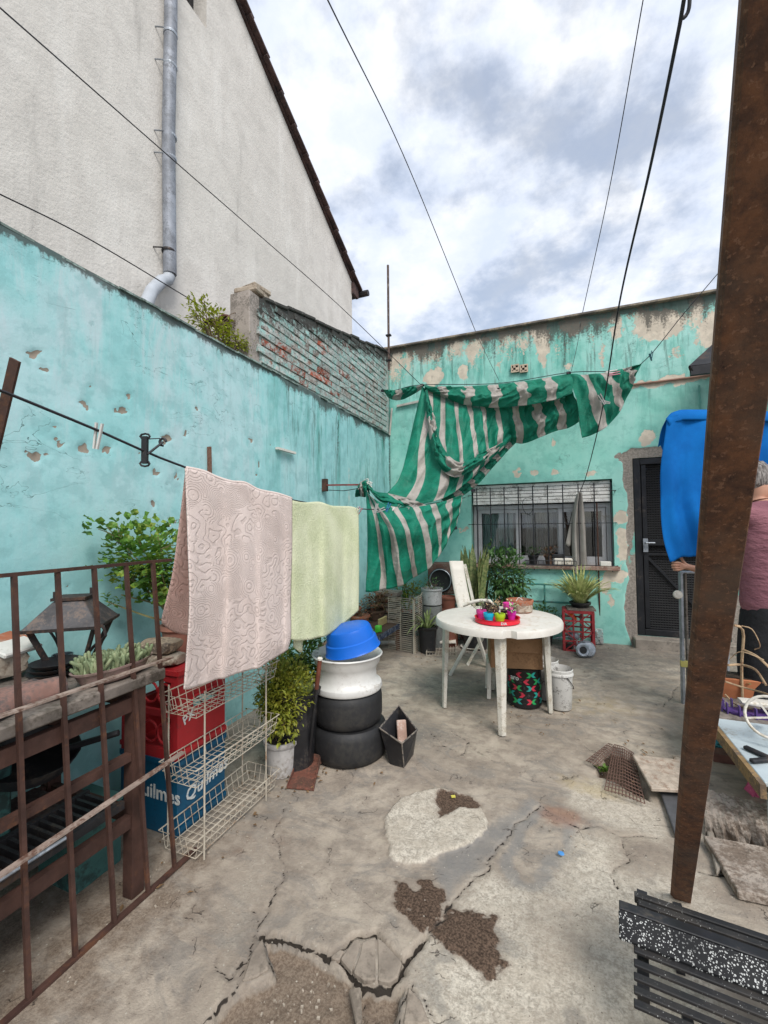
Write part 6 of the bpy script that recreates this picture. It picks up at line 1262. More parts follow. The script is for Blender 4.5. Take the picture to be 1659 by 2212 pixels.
# window sill pots
def sillpos(px): return WY(px, 1222, YB-.02).x
zs = WZ0+.014
for (px, lab, rad, nn, lm_) in ((1152, 'black pot with a wispy plant on the window sill left of centre', .06, 60, dark_leaf), (1186, 'small brown pot with a trailing succulent on the window sill', .05, 90, red_leaf)):
    x_ = sillpos(px); plantpot('sill_pot', lab, V3((x_, YB-.0, zs)), rad, .12, black_pl if px < 1160 else wood_brown, lm_, (0, 0, .16), (.09, .05, .06), nn, .035, px, nst=5, clump=.02, rs=.002)
x_ = sillpos(1217); m = MB(); m.box((x_, YB-.0, zs+.045), (.22, .12, .09)); m.build('white_box', white_pl, loc=(x_, YB, zs), bevel=.012, label='small white plastic tub on the window sill left of the hanging grey towel', cat='tub')
m = MB(); m.box((x_-.06, YB-.01, zs+.115), (.16, .09, .05)); m.build('black_tub', black_pl, loc=(x_, YB, zs+.09), bevel=.01, label='flat black tub resting on the white tub on the sill', cat='tub')
x_ = sillpos(1308); m = MB(); m.box((x_, YB-.02, zs+.03), (.12, .09, .055)); m.build('small_box', paper, loc=(x_, YB, zs), bevel=.006, label='little pale box at the right end of the window sill', cat='box')
RK2 = thing('sill_rack', 'black wire shelf hooked on the window sill behind the pots', 'rack', (sillpos(1185), YB-.1, zs)); m = MB(); xa_, xb_ = sillpos(1135), sillpos(1245)
for z_ in (zs+.06, zs+.0): m.tube([(xa_, YB-.10, z_), (xb_, YB-.10, z_)], .005, 5)
for k in range(12): xx_ = xa_+(xb_-xa_)*k/11; m.tube([(xx_, YB-.10, zs+.06), (xx_, YB-.10, zs), (xx_, YB-.04, zs)], .003, 4)
m.build('wire_front', wire_m, RK2)
# bush on top of the left wall
c = WX(478, 718, -2.36); plantpot_t = thing('wall_top_bush', 'bright yellow green bush spilling over the top of the turquoise wall', 'bush', (c.x, c.y, 2.82))
shrub(plantpot_t, 'foliage', WX(455, 692, -2.42), (.10, .22, .14), 620, .036, mat('yellow_green_leaf', (.30, .34, .02), .5, 0, .3, 20, (.18, .26, .02), .36, 15, 0, trans=.25), (c.x, c.y-.05, 2.80), 12, seed=19, clump=.03)
shrub(plantpot_t, 'foliage', WX(508, 735, -2.30), (.06, .17, .06), 380, .028, MC['yellow_green_leaf'], (c.x, c.y+.1, 2.80), 9, seed=20, clump=.025)
m = MB()
for k in range(7): a = WX(470, 705, -2.4); b = WX(500+rnd.uniform(-5, 25), 690+rnd.uniform(-25, 25), -2.42); m.tube([a, a.lerp(b, .5)+V3((0, 0, .03)), b], .003, 4)
m.build('dry_twigs', stem_m, plantpot_t)

# ================================================================== RIGHT SIDE
# leaning rusty steel post
PT = thing('steel_post', 'heavy rusty steel post leaning in the right foreground', 'post', G(1469, 1945))
def pl(u):    # left front corner, right front corner along the post, read at two heights
    return u
L0, L1 = D(1457, 1935, 1.650), D(1542, 875, .588); R0_, R1_ = D(1494, 1948, 1.635), D(1660, 870, .566)
L0 = L0-(L1-L0)*.045; R0_ = R0_-(R1_-R0_)*.045; ext_ = 1.55; L2 = L0+(L1-L0)*ext_; R2 = R0_+(R1_-R0_)*ext_; 
k0 = (D(1446, 1938, 1.72)-D(1457, 1935, 1.650)); k1 = D(1530, 875, .628)-L1; K0 = L0+k0; K2 = L2+k1+(k1-k0)*.3
m = MB(); m.hexa([L0, R0_, R0_+k0, K0], [L2, R2, R2+(K2-L2), K2])
def postmat():
    t = NT('rusted_steel'); n1 = t.noise(26, 6, .75); n2 = t.noise(5, 5, .6); n3 = t.noise(110, 3, .7)
    n4 = t.noise(1.0, 6, .7, t.mapping(t.tc.outputs['Object'], (30, 30, 3))); c = t.mix(t.mr(n1, .34, .66), (.068, .034, .022), (.165, .072, .035)); c = t.mix(t.mr(n2, .42, .66, 0, .6), c, (.105, .078, .060)); c = t.mix(t.mr(n4, .54, .70, 0, .6), c, (.05, .028, .02)); c = t.mix(t.mr(n1, .37, .31, 0, .8), c, (.03, .014, .010)); c = t.mix(t.mr(n3, .57, .66, 0, .6), c, (.24, .125, .075))
    return t.fin(c, .8, t.bump(t.math('ADD', n1, t.math('MULTIPLY', n3, .5)), .5, .004), 0, .3)
m.build('shaft', postmat(), PT, bevel=.002)
# flat iron at upper left
FI = MB(); a = D(-60, 1130, 1.22); b = D(33, 777, 1.22); FI.beam(G(-230, 1900), b, .030, .008, FWD); FI.build('flat_iron', rust, loc=G(-230, 1900), label='rusty flat iron bar slanting up at the left edge beside the railing', cat='iron bar')
# low bench/table at the right
tx0, ty0, ty1, tz = G(1648, 1686, .33).x, G(1648, 1690, .33).y, G(1561, 1506, .33).y, .33
TBL = thing('low_table', 'low table of grey planks with a pale blue sheet at the right', 'table', (tx0+.5, (ty0+ty1)/2, 0)); ysp = G(1557, 1553, .33).y
n = 4; 
for k in range(n): y_ = ysp+(ty1-ysp)*(k+.5)/n; m = MB(); m.box((tx0+.62, y_, tz-.012), (1.3, (ty1-ysp)/n-.006, .024)); m.build('plank', wood_grey, TBL, bevel=.003)
m = MB(); m.box((tx0+.62, (ty0+ysp)/2, tz-.008), (1.24, ysp-ty0, .020)); m.build('blue_sheet', mat('pale_blue_board', (.44, .50, .52), .5, 0, .1, 5, (.30, .30, .28), .3, 7, .1, 40), TBL, bevel=.003)
m = MB(); m.beam((tx0-.012, ty0-.02, tz-.03), (tx0-.012, ty1, tz-.03), .022, .06); m.build('edge_board', mat('ochre_edge_board', (.28, .18, .08), .85, 0, .3, 8, (.13, .09, .06), .4, 8, .3, 50), TBL)
for (x_, y_) in ((tx0+.03, ty0+.03), (tx0+1.2, ty0+.03), (tx0+.03, ty1-.04), (tx0+1.2, ty1-.04)):
    m = MB(); m.beam((x_, y_, .0), (x_, y_, tz-.06), .022, .022, (1, 0, 0)); m.build('leg', mat('pale_blue_leg', (.42, .47, .48), .5, 0, .1, 5, None), TBL)
    m = MB(); m.box((x_, y_, .012), (.034, .034, .024)); m.build('foot_cap', mat('navy_cap', (.02, .04, .07), .5, 0, .1, 5, None), TBL)
q = G(1590, 1510, tz); m = MB(); m.hexa([q+V3((-.07, -.0, 0)), q+V3((.12, -.0, 0)), q+V3((.12, .13, 0)), q+V3((-.07, .13, 0))], [q+V3((-.09, -.02, .13)), q+V3((.14, -.02, .13)), q+V3((.14, .15, .13)), q+V3((-.09, .15, .13))]); TPP = thing('square_pot', 'orange terracotta square planter on the far end of the low table', 'planter', q); m.build('pot', mat('orange_clay', (.42, .15, .065), .8, 0, .15, 7, None), TPP, bevel=.004)
m = MB(); m.box(q+V3((.025, .065, .131)), (.20, .14, .006)); m.build('soil', soil, TPP)
DT = thing('dry_branches', 'bare pale dry branches sticking up from the low table', 'branches', q+V3((.1, -.02, 0))); brm = mat('pale_dry_branch', (.40, .28, .17), .8, 0, .25, 12, (.25, .14, .08), .35, 9, .2, 50)
for pts, r_ in (([(1604, 1519, 2.72), (1602, 1440, 2.72), (1606, 1370, 2.72), (1596, 1352, 2.7), (1586, 1351, 2.7)], .010), ([(1602, 1352, 2.7), (1625, 1360, 2.66), (1642, 1395, 2.66), (1630, 1403, 2.7)], .004), ([(1606, 1404, 2.72), (1635, 1418, 2.6), (1665, 1445, 2.5)], .009), ([(1572, 1437, 2.7), (1600, 1436, 2.7), (1632, 1447, 2.6), (1655, 1480, 2.5)], .009), ([(1566, 1472, 2.7), (1603, 1484, 2.7), (1640, 1494, 2.6), (1665, 1502, 2.5)], .007), ([(1566, 1500, 2.66), (1590, 1522, 2.6), (1625, 1532, 2.55)], .006), ([(1575, 1425, 2.6), (1600, 1408, 2.55), (1650, 1425, 2.5)], .003)):
    m = MB(); m.tube(crv([D(*p) for p in pts], 14), r_*.8, 6); m.build('branch', brm, DT, smooth=60)
c = G(1645, 1500, tz); c.x += .06; plantpot('teal_plant', 'small teal green plant among the dry branches on the low table', c, .07, .09, black_pl, mat('teal_green_leaf', (.05, .22, .10), .6, 0, .3, 20, (.25, .32, .12), .35, 15, 0), (0, 0, .14), (.09, .09, .08), 110, .045, 95)
wc = D(1664, 1550, 2.15); TW = thing('toy_wheel', 'small white plastic spoked wheel standing on the pale blue sheet', 'wheel', wc); wn = (CAM-wc).normalized(); wx_ = V3((0, 0, 1)).cross(wn).normalized(); wy_ = wn.cross(wx_)
m = MB(); rw = .098; m.tube([wc+wx_*rw*math.cos(k*math.pi/14)+wy_*rw*math.sin(k*math.pi/14) for k in range(28)], .007, 8, True); m.build('rim', white_pl, TW, smooth=60)
for k in range(5): a = k*1.2566+.9; m = MB(); m.beam(wc, wc+wx_*rw*math.cos(a)+wy_*rw*math.sin(a), .009, .006, wn); m.build('spoke', white_pl, TW)
m = MB(); m.beam(wc, wc-wn*.25, .02, .02); m.build('axle', white_pl, TW)
q = G(1640, 1545, tz); m = MB()
for k in range(14): a = q+V3((.18*math.cos(k*.45), .07*math.sin(k*.45), 0)); m.beam(a, a+V3((0, 0, .06)), .028, .006)
m.lathe([(.165, 0), (.17, .012), (0, .014)], q, 24, sy=.42); PBK = thing('purple_basket', 'shallow purple slatted basket on the planks of the low table', 'basket', q); m.build('slatted_wall', mat('purple_plastic', (.09, .05, .20), .4, 0, .1, 5, None, bump=0), PBK, kind='stuff')
m = MB(); m.blob(q+V3((.03, .0, .07)), (.15, .05, .018), 6, .1, 3); m.build('white_tray', white_pl, loc=q+V3((0, 0, .06)), smooth=60, label='flat white plastic tray lying over the purple basket', cat='tray')
BT = thing('black_pliers', 'open black tool with two flat arms on the pale blue sheet', 'tool', G(1640, 1628, tz)); a, b, c = G(1608, 1613, tz+.015), G(1668, 1640, tz+.015), G(1622, 1644, tz+.015)
for p, q_ in ((a, b), (c, b)): m = MB(); m.beam(p, q_, .026, .018); m.build('arm', dark_metal, BT, bevel=.005)
# clutter below
q = G(1562, 1615); m = MB(); m.lathe([(.03, .005), (.07, .008), (.09, .035), (.084, .035), (.066, .014), (.03, .011)], q, 28); m.build('teal_dish', mat('teal_plastic', (.01, .20, .24), .4, 0, .1, 5, None, bump=0), loc=q, smooth=40, label='round teal plastic dish on the ground by the low table', cat='dish')
q = G(1560, 1590); m = MB(); m.blob(q+V3((0, .05, .04)), (.10, .08, .05), 51, .3); m.build('dark_bag', black_pl, loc=q, smooth=60, label='small dark bag behind the teal dish near the post', cat='bag')
slab([(1540, 1628), (1614, 1640), (1612, 1622), (1545, 1614)], 0, .05, 'wood_block', mat('reddish_brown_wood', (.14, .06, .045), .8, 0, .3, 8, None), None, label='short reddish brown wood block lying in front of the teal dish', cat='wood block')
q = G(1628, 1722); m = MB()
for k in range(7): m.leaf(q+V3((rnd.uniform(-.02, .02), 0, .0)), V3((rnd.uniform(-.6, .6), rnd.uniform(-.5, .5), 1)), V3((0, 1, 0)), .075, .06, .1)
m.build('pink_wrapper', mat('pink_film', (.62, .12, .24), .35, 0, .2, 14, (.7, .35, .4), .3, 14, .2, 50), loc=q, label='crumpled bright pink wrapper on the ground under the low table', cat='wrapper')
stm_ = mat('rough_pale_slab', (.33, .28, .235), .95, 0, .22, 6, (.17, .13, .10), .42, 8, .8, 28, .02)
SLs = [G(1529, 1706, .10), G(1670, 1742, .10), G(1672, 1790, .10), G(1521, 1752, .10)]
m = MB(); n = 16; P = []
top_ = SLs
for j in range(6):
    P.append([top_[0].lerp(top_[3], j/5).lerp(top_[1].lerp(top_[2], j/5), i/n)+V3((0, 0, .006*math.sin(i*1.9+j*2.3)+(0 if j < 5 else -.012))) for i in range(n+1)])
P.append([p+V3((0, -.012*math.sin(k*2.1)-.01, -.05)) for k, p in enumerate(P[-1])]); P.append([p+V3((0, .02*math.sin(k*1.3), -.05)) for k, p in enumerate(P[-1])])
P.insert(0, [p-V3((0, 0, .1)) for p in P[0]]); m.grid(P); m.add([P[0][0]]+[r_[0] for r_ in P[1:]], [tuple(range(len(P)))]); m.build('stone_slab', stm_, loc=(SLs[0].x, SLs[0].y, 0), label='thick rough edged concrete slab lying right of the steel post', cat='slab')
slab([(1519, 1803), (1676, 1833), (1676, 1941), (1594, 1924)], 0.0, .035, 'flagstone', stm_, None, label='thin square flagstone in front of the thick slab', cat='flagstone')
slab([(1366, 1629), (1476, 1641), (1480, 1706), (1407, 1702)], .05, .02, 'stone_tile', mat('speckled_tan_tile', (.42, .35, .28), .9, 0, .2, 26, (.26, .17, .12), .34, 24, .3, 60), None, label='speckled tan tile propped beside the wire mesh', cat='tile')
m = MB(); a = G(1405, 1690); 
for (px, py) in ((1395, 1668), (1455, 1690), (1468, 1650)): m.blob(G(px, py)+V3((0, 0, .022)), (.04, .035, .028), int(px), .2)
m.build('tile_prop_stones', stone_pale, loc=G(1430, 1680), kind='stuff', label='small stones beneath the tan tile', cat='stones')
slab([(1424, 1704), (1466, 1704), (1480, 1800), (1458, 1800)], 0, .02, 'dark_plank', mat('dark_slate_plank', (.09, .09, .095), .85, 0, .25, 8, None), None, label='dark narrow plank on the ground left of the steel post', cat='plank')
slab([(1508, 1716), (1522, 1722), (1560, 1870), (1548, 1885)], 0, .018, 'edge_strip', concrete, None, label='thin concrete strip beside the flagstone', cat='strip')
# mesh scrap over the drain hole
msh = mat('rusty_mesh_wire', (.14, .08, .06), .8, .1, .2, 30, None)
MS = thing('wire_mesh_scrap', 'bent rusty wire mesh lying over the broken drain hole', 'mesh', G(1350, 1680))
def meshq(a, b, c, d, na, nb_, z=.012):
    a, b, c, d = [G(*p, z) for p in (a, b, c, d)]; m = MB()
    for k in range(na+1): p, q_ = a.lerp(b, k/na), d.lerp(c, k/na); m.tube([p, p.lerp(q_, .5)+V3((0, 0, .012*math.sin(k*.5))), q_], .0026, 4)
    for k in range(nb_+1): p, q_ = a.lerp(d, k/nb_), b.lerp(c, k/nb_); m.tube([p, p.lerp(q_, .5)+V3((0, 0, .010)), q_], .0026, 4)
    m.build('mesh_panel', msh, MS, kind='stuff')
meshq((1327, 1608), (1368, 1626), (1393, 1736), (1306, 1706), 11, 15, .018); meshq((1266, 1643), (1290, 1656), (1331, 1617), (1314, 1606), 5, 9, .02)
c = G(1301, 1668, -.03); WD = thing('drain_weed', 'tiny green weed growing at the broken drain hole', 'weed', c); m = MB()
for k in range(46): m.leaf(c+V3((rnd.uniform(-.03, .03), rnd.uniform(-.02, .02), rnd.uniform(0, .03))), V3((rnd.uniform(-1, 1), rnd.uniform(-1, 1), .8)), V3((0, 0, 1)), .026, .02)
m.build('leaves', green_leaf, WD, kind='stuff')
# stacked black slatted bench parts at the bottom right
def specklemat(name, amt):
    t = NT(name); v = t.n('ShaderNodeTexVoronoi'); v.inputs['Scale'].default_value = 210; v.inputs['Randomness'].default_value = 1; t.L(t.mapping(t.tc.outputs['Object'], (1, 1, .6), (.4, .2, .7)), v.inputs['Vector'])
    s = t.n('ShaderNodeSeparateColor'); t.L(v.outputs['Color'], s.inputs[0]); th = t.math('MULTIPLY', s.outputs[0], .62 if amt > .5 else .46); n = t.noise(8, 5, .65)
    f = t.mr(t.math('SUBTRACT', v.outputs['Distance'], t.math('SUBTRACT', th, .08 if amt > .5 else .20)), .02, -.02); f = t.math('MULTIPLY', f, t.mr(n, .30, .5) if amt > .5 else t.mr(n, .44, .58)); base_ = t.mix(t.mr(n, .4, .7), (.018, .018, .019), (.045, .04, .036)) if amt < .5 else t.mix(t.mr(n, .4, .7), (.009, .009, .010), (.018, .018, .018))
    return t.fin(t.mix(f, base_, (.50, .50, .48)), .55, t.bump(n, .2, .003), 0, .3)
spk = specklemat('speckled_black_plastic', .9); spk2 = specklemat('lightly_speckled_black_slat', .2)
BB2 = thing('slatted_panel', 'black slatted plastic panel flecked with white at the bottom right corner', 'panel', G(1500, 2080)); zt = .26
xd = (G(1659, 2016, zt)-G(1365, 1918, zt)).normalized(); x_far = .75
def slat(pa, z, w, th, mm, name='slat', x0=None):
    p = G(*pa, z); m = MB(); q_ = p+xd*x_far; m.beam(V3((p.x, p.y, z-th/2)), V3((q_.x, q_.y, z-th/2)), w, th); return m.build(name, mm, BB2, bevel=.002)
for k, (px, py) in enumerate(((1370, 1928), (1378, 1946), (1378, 1972))): slat((px, py), zt-.02, .022, .025, spk2)
slat((1337, 1951), zt+.012, .034, .02, black_pl); 
a = G(1336, 1962, zt+.01); b = G(1337, 2022, zt-.02); m = MB(); q0_, q1_ = a+xd*x_far, b+xd*x_far; dn = V3((0, 0, -.012)); m.hexa([b+dn, q1_+dn, q0_+dn, a+dn], [b, q1_, q0_, a]); m.build('speckled_board', spk, BB2, bevel=.003)
for k in range(5): slat((1369, 2046+k*29), zt-.03, .021, .010, spk2)
m = MB(); a = G(1372, 1925, zt-.05); b = G(1372, 2152, zt-.11); m.beam(a+xd*.02, b+xd*.02, .03, .025); m.build('end_rail', black_pl, BB2); m = MB(); m.beam(a+xd*.42, b+xd*.42, .03, .025); m.build('cross_rail', black_pl, BB2)
for s_ in (.12, .68):
    for p in (a, b): q_ = p+xd*s_; m = MB(); m.beam((q_.x, q_.y, 0), (q_.x, q_.y, p.z), .025, .025, (1, 0, 0)); m.build('leg', black_pl, BB2)
# grey folding frame held by the person
FP = thing('folding_frame', 'grey and brown folding metal frame standing upright under the hand', 'frame', G(1476, 1520)); fb = G(1476, 1521); fd = (fb-CAM).dot(FWD); ft = D(1470, 1236, fd)
m = MB(); m.beam(fb, ft, .030, .018, RT); m.build('grey_upright', zinc, FP); m = MB(); m.beam(fb+RT*.045, ft+RT*.035, .022, .015, RT); m.build('brown_upright', wood_grey, FP); m = MB(); m.tube([ft+RT*.0, ft+RT*.36], .012, 8); m.tube([fb+RT*.0+V3((0, 0, .3)), fb+RT*.36+V3((0, 0, .3))], .010, 8); m.beam(fb+RT*.36, ft+RT*.36, .03, .018, RT); m.build('cross_tube', zinc, FP)
m = MB(); m.box(fb.lerp(ft, .31)+RT*.01-FWD*.014, (.06, .03, .045)); m.build('yellow_tie', mat('yellow_tape', (.55, .48, .15), .6, 0, .1, 5, None), FP)
q = fb.lerp(ft, .83)-RT*.025; m = MB(); m.lathe([(0, .02), (.03, .015), (.035, 0)], q, 14, Matrix.Rotation(R(80), 3, 'X')); m.build('white_knob', white_pl, FP, smooth=60)

# ================================================================== LINES, WASHING AND TARPAULIN
def wirething(pts, r, label, cat='wire', name='overhead_wire', n=24, m_=wire_m):
    pts = [V3(p) for p in pts]; m = MB(); m.tube(crv(pts, n), r, 6); return m.build(name, m_, loc=pts[0], smooth=60, label=label, cat=cat)
wirething([D(703, -10, 2.4), D(880, 355, 4.2), WY(1028, 718, 5.93)], .0045, 'thin wire running from overhead down to the parapet of the back house')
wirething([D(1391, -10, 3.2), D(1318, 400, 4.4), WY(1257, 682, 5.93)], .0042, 'thin wire dropping to the parapet right of the middle of the back house')
wirething([D(-10, 8, 1.9), D(362, 335, 3.0), D(560, 508, 3.9), D(738, 665, 4.6), D(908, 830, 5.30)], .0038, 'thin wire crossing the white gable from the upper left corner down to the tarpaulin')
wirething([D(-40, 400, 2.2), D(190, 515, 2.8), D(425, 655, 3.55)], .004, 'thin cable crossing the drainpipe elbow low over the turquoise wall')
wirething([D(1257, 682, 5.6), D(1248, 740, 5.2), D(1234, 802, 4.88)], .003, 'short stay wire holding up the right part of the tarpaulin')
wirething([WY(1028, 718, 5.93), D(1050, 765, 5.5), D(1078, 822, 5.1)], .003, 'short stay wire between the parapet and the middle of the tarpaulin')
# thick rope with loop, grey towel on its end
RP = thing('hanging_rope', 'dark thick rope with a loop at its top hanging down to the grey towel', 'rope', D(1478, -20, 1.6))
rp = [D(1484, -40, 1.55), D(1470, 45, 1.62), D(1405, 360, 2.2), D(1338, 655, 3.2), D(1302, 880, 4.3), D(1268, 1022, 5.2), D(1252, 1064, 5.4)]
m = MB(); m.tube(crv(rp, 40), [.0075-.00008*k for k in range(40)], 7); m.build('rope', wire_m, RP, smooth=60)
m = MB(); m.tube(crv([D(1472, 40, 1.62), D(1480, 36, 1.62), D(1488, 20, 1.61), D(1490, -10, 1.6), D(1487, -40, 1.6)], 14), .007, 7); m.build('loop', wire_m, RP, smooth=60)
def clothmat(name, a, b, scale=220, bumpd=.002, trans=.12, pattern=None, var=.08):
    t = NT(name); n = t.noise(scale, 3, .6); n2 = t.noise(5, 4, .6); c = t.mix(t.mr(n2, .3, .7), a, b); h = n
    if pattern:
        uv = t.tc.outputs['UV']; dn = t.n('ShaderNodeTexNoise'); dn.inputs['Scale'].default_value = 10; dn.inputs['Detail'].default_value = 1; t.L(uv, dn.inputs['Vector'])
        v = t.n('ShaderNodeTexVoronoi'); v.inputs['Scale'].default_value = 11; t.L(uv, v.inputs['Vector'])
        a1 = t.math('SINE', t.math('MULTIPLY', v.outputs['Distance'], 62)); a2 = t.math('SINE', t.math('MULTIPLY', dn.outputs[0], 50))
        pk = t.mr(t.noise(3.1, 1, .5, uv), .46, .54); s1 = t.math('ADD', t.math('MULTIPLY', a1, t.math('SUBTRACT', 1, pk)), t.math('MULTIPLY', a2, pk))
        g = t.mr(s1, -.85, -.25); c = t.mix(t.math('MULTIPLY', t.math('SUBTRACT', 1, g), .36), c, tuple(x*.66 for x in a)); h = t.math('ADD', t.math('MULTIPLY', n, .55), t.math('MULTIPLY', g, 1.0)); bumpd = .0020
    c = t.mix(t.mr(n, .35, .65, 0, .35), c, tuple(min(1, x*1.25) for x in b))
    t.fin(c, .95, t.bump(h, 1.0, bumpd), 0, .1); tr = t.n('ShaderNodeBsdfTranslucent'); t.L(c, tr.inputs[0]); mx = t.n('ShaderNodeMixShader'); mx.inputs[0].default_value = trans
    t.L(t.b.outputs[0], mx.inputs[1]); t.L(tr.outputs[0], mx.inputs[2]); t.L(mx.outputs[0], t.out.inputs[0]); return t.m
def coons(top, bot, left=None, right=None, nu=60, nv=40, fold=None, uvs=(1, 1)):
    """cloth patch between a top and a bottom curve (with optional side curves); fold(u, v) gives a push towards the viewer in metres"""
    T_ = crv(top, nu); B_ = crv(bot, nu); Lc = crv(left, nv) if left else [T_[0].lerp(B_[0], i/(nv-1)) for i in range(nv)]; Rc = crv(right, nv) if right else [T_[-1].lerp(B_[-1], i/(nv-1)) for i in range(nv)]
    P = []; UV = []
    for i in range(nv):
        v = i/(nv-1); row = []; ur = []
        for j in range(nu):
            u = j/(nu-1); p = T_[j]*(1-v)+B_[j]*v+Lc[i]*(1-u)+Rc[i]*u-(T_[0]*(1-u)*(1-v)+T_[-1]*u*(1-v)+B_[0]*(1-u)*v+B_[-1]*u*v)
            if fold: p = p-FWD*fold(u, v)
            row.append(p); ur.append((u*uvs[0], v*uvs[1]))
        P.append(row); UV.append(ur)
    return P, UV
def clothobj(name, patches, m_, loc, label, cat, thick=.004, group=None):
    m = MB()
    for P, UV in patches: m.grid(P, UV)
    return m.build(name, m_, loc=loc, smooth=180, solid=thick, label=label, cat=cat, group=group)
def dline(px): # depth of the washing line at a picture column
    k = (px-829.5)/930; return (-.8-.437*1.75)/(k-.437)
def LN_(px, py): return D(px, py, dline(px))
line_pts = [D(-60, 822, dline(-60)), LN_(0, 843), LN_(200, 925), LN_(405, 1011), LN_(632, 1080), LN_(775, 1099), LN_(850, 1098), LN_(950, 1085), D(1005, 1075, 5.7)]
wirething(line_pts, .0045, 'dark washing line running from the left edge past the towels to the back wall', 'washing line', 'washing_line', 60)
def fsum(*ks): return lambda u, v: sum(a*math.sin(f*u*6.283+ph+g*v)*(min(1, v*2.0+.15)) for a, f, ph, g in ks)
# pink terry towel, front fall and back fall over the line
pt = clothmat('pink_terry', (.66, .54, .49), (.77, .65, .60), pattern=True); pt2 = clothmat('rosy_terry', (.78, .50, .44), (.84, .58, .52), pattern=True)
off = -FWD*.006
top = [LN_(402, 1012)+off, LN_(440, 1020)+off, LN_(470, 1033)+off, LN_(500, 1042)+off, LN_(530, 1045)+off, LN_(560, 1060)+off, LN_(600, 1068)+off, LN_(631, 1078)+off]
bot = [D(398, 1488, 1.66), D(430, 1484, 1.75), D(470, 1468, 1.85), D(520, 1452, 1.98), D(560, 1440, 2.10), D(575, 1432, 2.14), D(600, 1418, 2.24), D(622, 1402, 2.33)]
lft = [LN_(402, 1012)+off, D(408, 1150, 1.72), D(412, 1300, 1.69), D(404, 1420, 1.67), D(398, 1488, 1.66)]; rgt = [LN_(631, 1078)+off, D(630, 1180, 2.38), D(627, 1300, 2.36), D(628, 1370, 2.34), D(622, 1402, 2.33)]
fp = fsum((.010, 3.2, .3, .6), (.006, 6.5, 1, -1.2), (.010, 1.3, 2, 1.5)); front = coons(top, bot, lft, rgt, 90, 80, fp, (.75, 1.05))
topb = [LN_(400, 1012)-off, LN_(500, 1042)-off, LN_(631, 1078)-off]; botb = [D(352, 1345, 1.98), D(372, 1364, 2.02), D(405, 1372, 2.08), D(500, 1380, 2.3), D(622, 1345, 2.55)]
lftb = [LN_(400, 1012)-off, D(390, 1120, 1.82), D(374, 1240, 1.90), D(352, 1330, 1.96), D(352, 1345, 1.98)]
back = coons(topb, botb, lftb, None, 60, 40, fsum((.008, 3, 1, 1)), (.75, .8))
PTW = thing('pink_towel', 'large pale pink terry towel with embossed swirls hanging on the washing line', 'towel', LN_(500, 1042))
m = MB(); m.grid(*front); m.build('front_fall', pt, PTW, smooth=180, solid=.006); m = MB(); m.grid(*back); m.build('back_fall', pt2, PTW, smooth=180, solid=.005)
fold_ = [[p+off*-2*math.sin(a)+V3((0, 0, .0055*math.sin(a))) for a in [k*math.pi/6 for k in range(7)]] for p in crv(top, 60)]
m = MB(); m.grid([[p-off+off*math.cos(a)+V3((0, 0, .008*math.sin(a))) for a in [k*math.pi/6 for k in range(7)]] for p in crv(top, 60)], [[(.5, .5)]*7]*60); m.build('fold_over_line', pt, PTW, smooth=180, solid=.005)
gt = clothmat('pale_green_terry', (.56, .60, .37), (.74, .76, .54), 120, .008)
top = [LN_(632, 1081)+off, LN_(655, 1085)+off, LN_(690, 1084)+off, LN_(715, 1092)+off, LN_(735, 1093)+off, LN_(758, 1094)+off, LN_(774, 1099)+off]
bot = [D(628, 1380, 2.38), D(655, 1384, 2.44), D(690, 1377, 2.56), D(720, 1363, 2.72), D(745, 1345, 2.87), D(774, 1318, 3.0)]
rg2 = [top[-1], D(775, 1180, 3.04), D(775, 1260, 3.02), D(774, 1318, 3.0)]
GTW = thing('green_towel', 'pale yellow green terry towel hanging on the washing line beside the pink towel', 'towel', LN_(700, 1085))
g = coons(top, bot, None, rg2, 110, 60, fsum((.016, 2.3, 1, .3), (.006, 5.3, 0, .6), (.010, 1.2, 4, 1)), (.7, .75)); m = MB(); m.grid(*g); m.build('front_fall', gt, GTW, smooth=180, solid=.006)
g = coons([LN_(634, 1082)-off, LN_(772, 1101)-off], [D(634, 1398, 2.45), D(652, 1408, 2.5), D(665, 1370, 2.55), D(755, 1320, 3.0)], None, None, 40, 30, None); m = MB(); m.grid(*g); m.build('back_fall', gt, GTW, smooth=180, solid=.005)
# clothes pegs
pegs = {}
def peg_proto(nm, colr): 
    m = MB()
    for s_ in (-1, 1): m.hexa([V3((s_*.002, -.004, -.04)), V3((s_*.007, -.004, -.04)), V3((s_*.007, .004, -.04)), V3((s_*.002, .004, -.04))][::s_], [V3((s_*.006, -.004, .035)), V3((s_*.011, -.004, .035)), V3((s_*.011, .004, .035)), V3((s_*.006, .004, .035))][::s_])
    m.tube([(-.009, 0, .005), (0, .006, .008), (.009, 0, .005), (0, -.006, .008)], .0016, 4, True); me = m.build('clothes_peg', mat(nm, colr, .5, 0, .1, 9, None, bump=0), loc=(0, 0, 0)); return me
def peg(p, colr, rot, label, sc=1.0, used={}):
    nm = 'peg_'+colr
    if nm not in used: o = peg_proto(nm, {'white': (.6, .58, .55), 'black': (.02, .02, .02), 'blue': (.05, .22, .50), 'grey': (.33, .32, .31), 'pink': (.5, .2, .25), 'teal': (.02, .09, .11)}[colr]); used[nm] = o.data; used['p'+nm] = 0
    else: o = bpy.data.objects.new('clothes_peg', used[nm]); col.objects.link(o); o['_w'] = (0, 0, 0)
    o.location = p; o.rotation_euler = rot; o.scale = (sc,)*3; o['label'] = label; o['category'] = 'clothes peg'; return o
peg(LN_(211, 940)+V3((0, 0, -.0)), 'white', (.1, .2, .4), 'white clothes peg clipped to the washing line left of the pink towel', 1.15)
BPG = thing('black_clip', 'black hook and clip assembly gripping the washing line left of the pink towel', 'clip', LN_(313, 978))
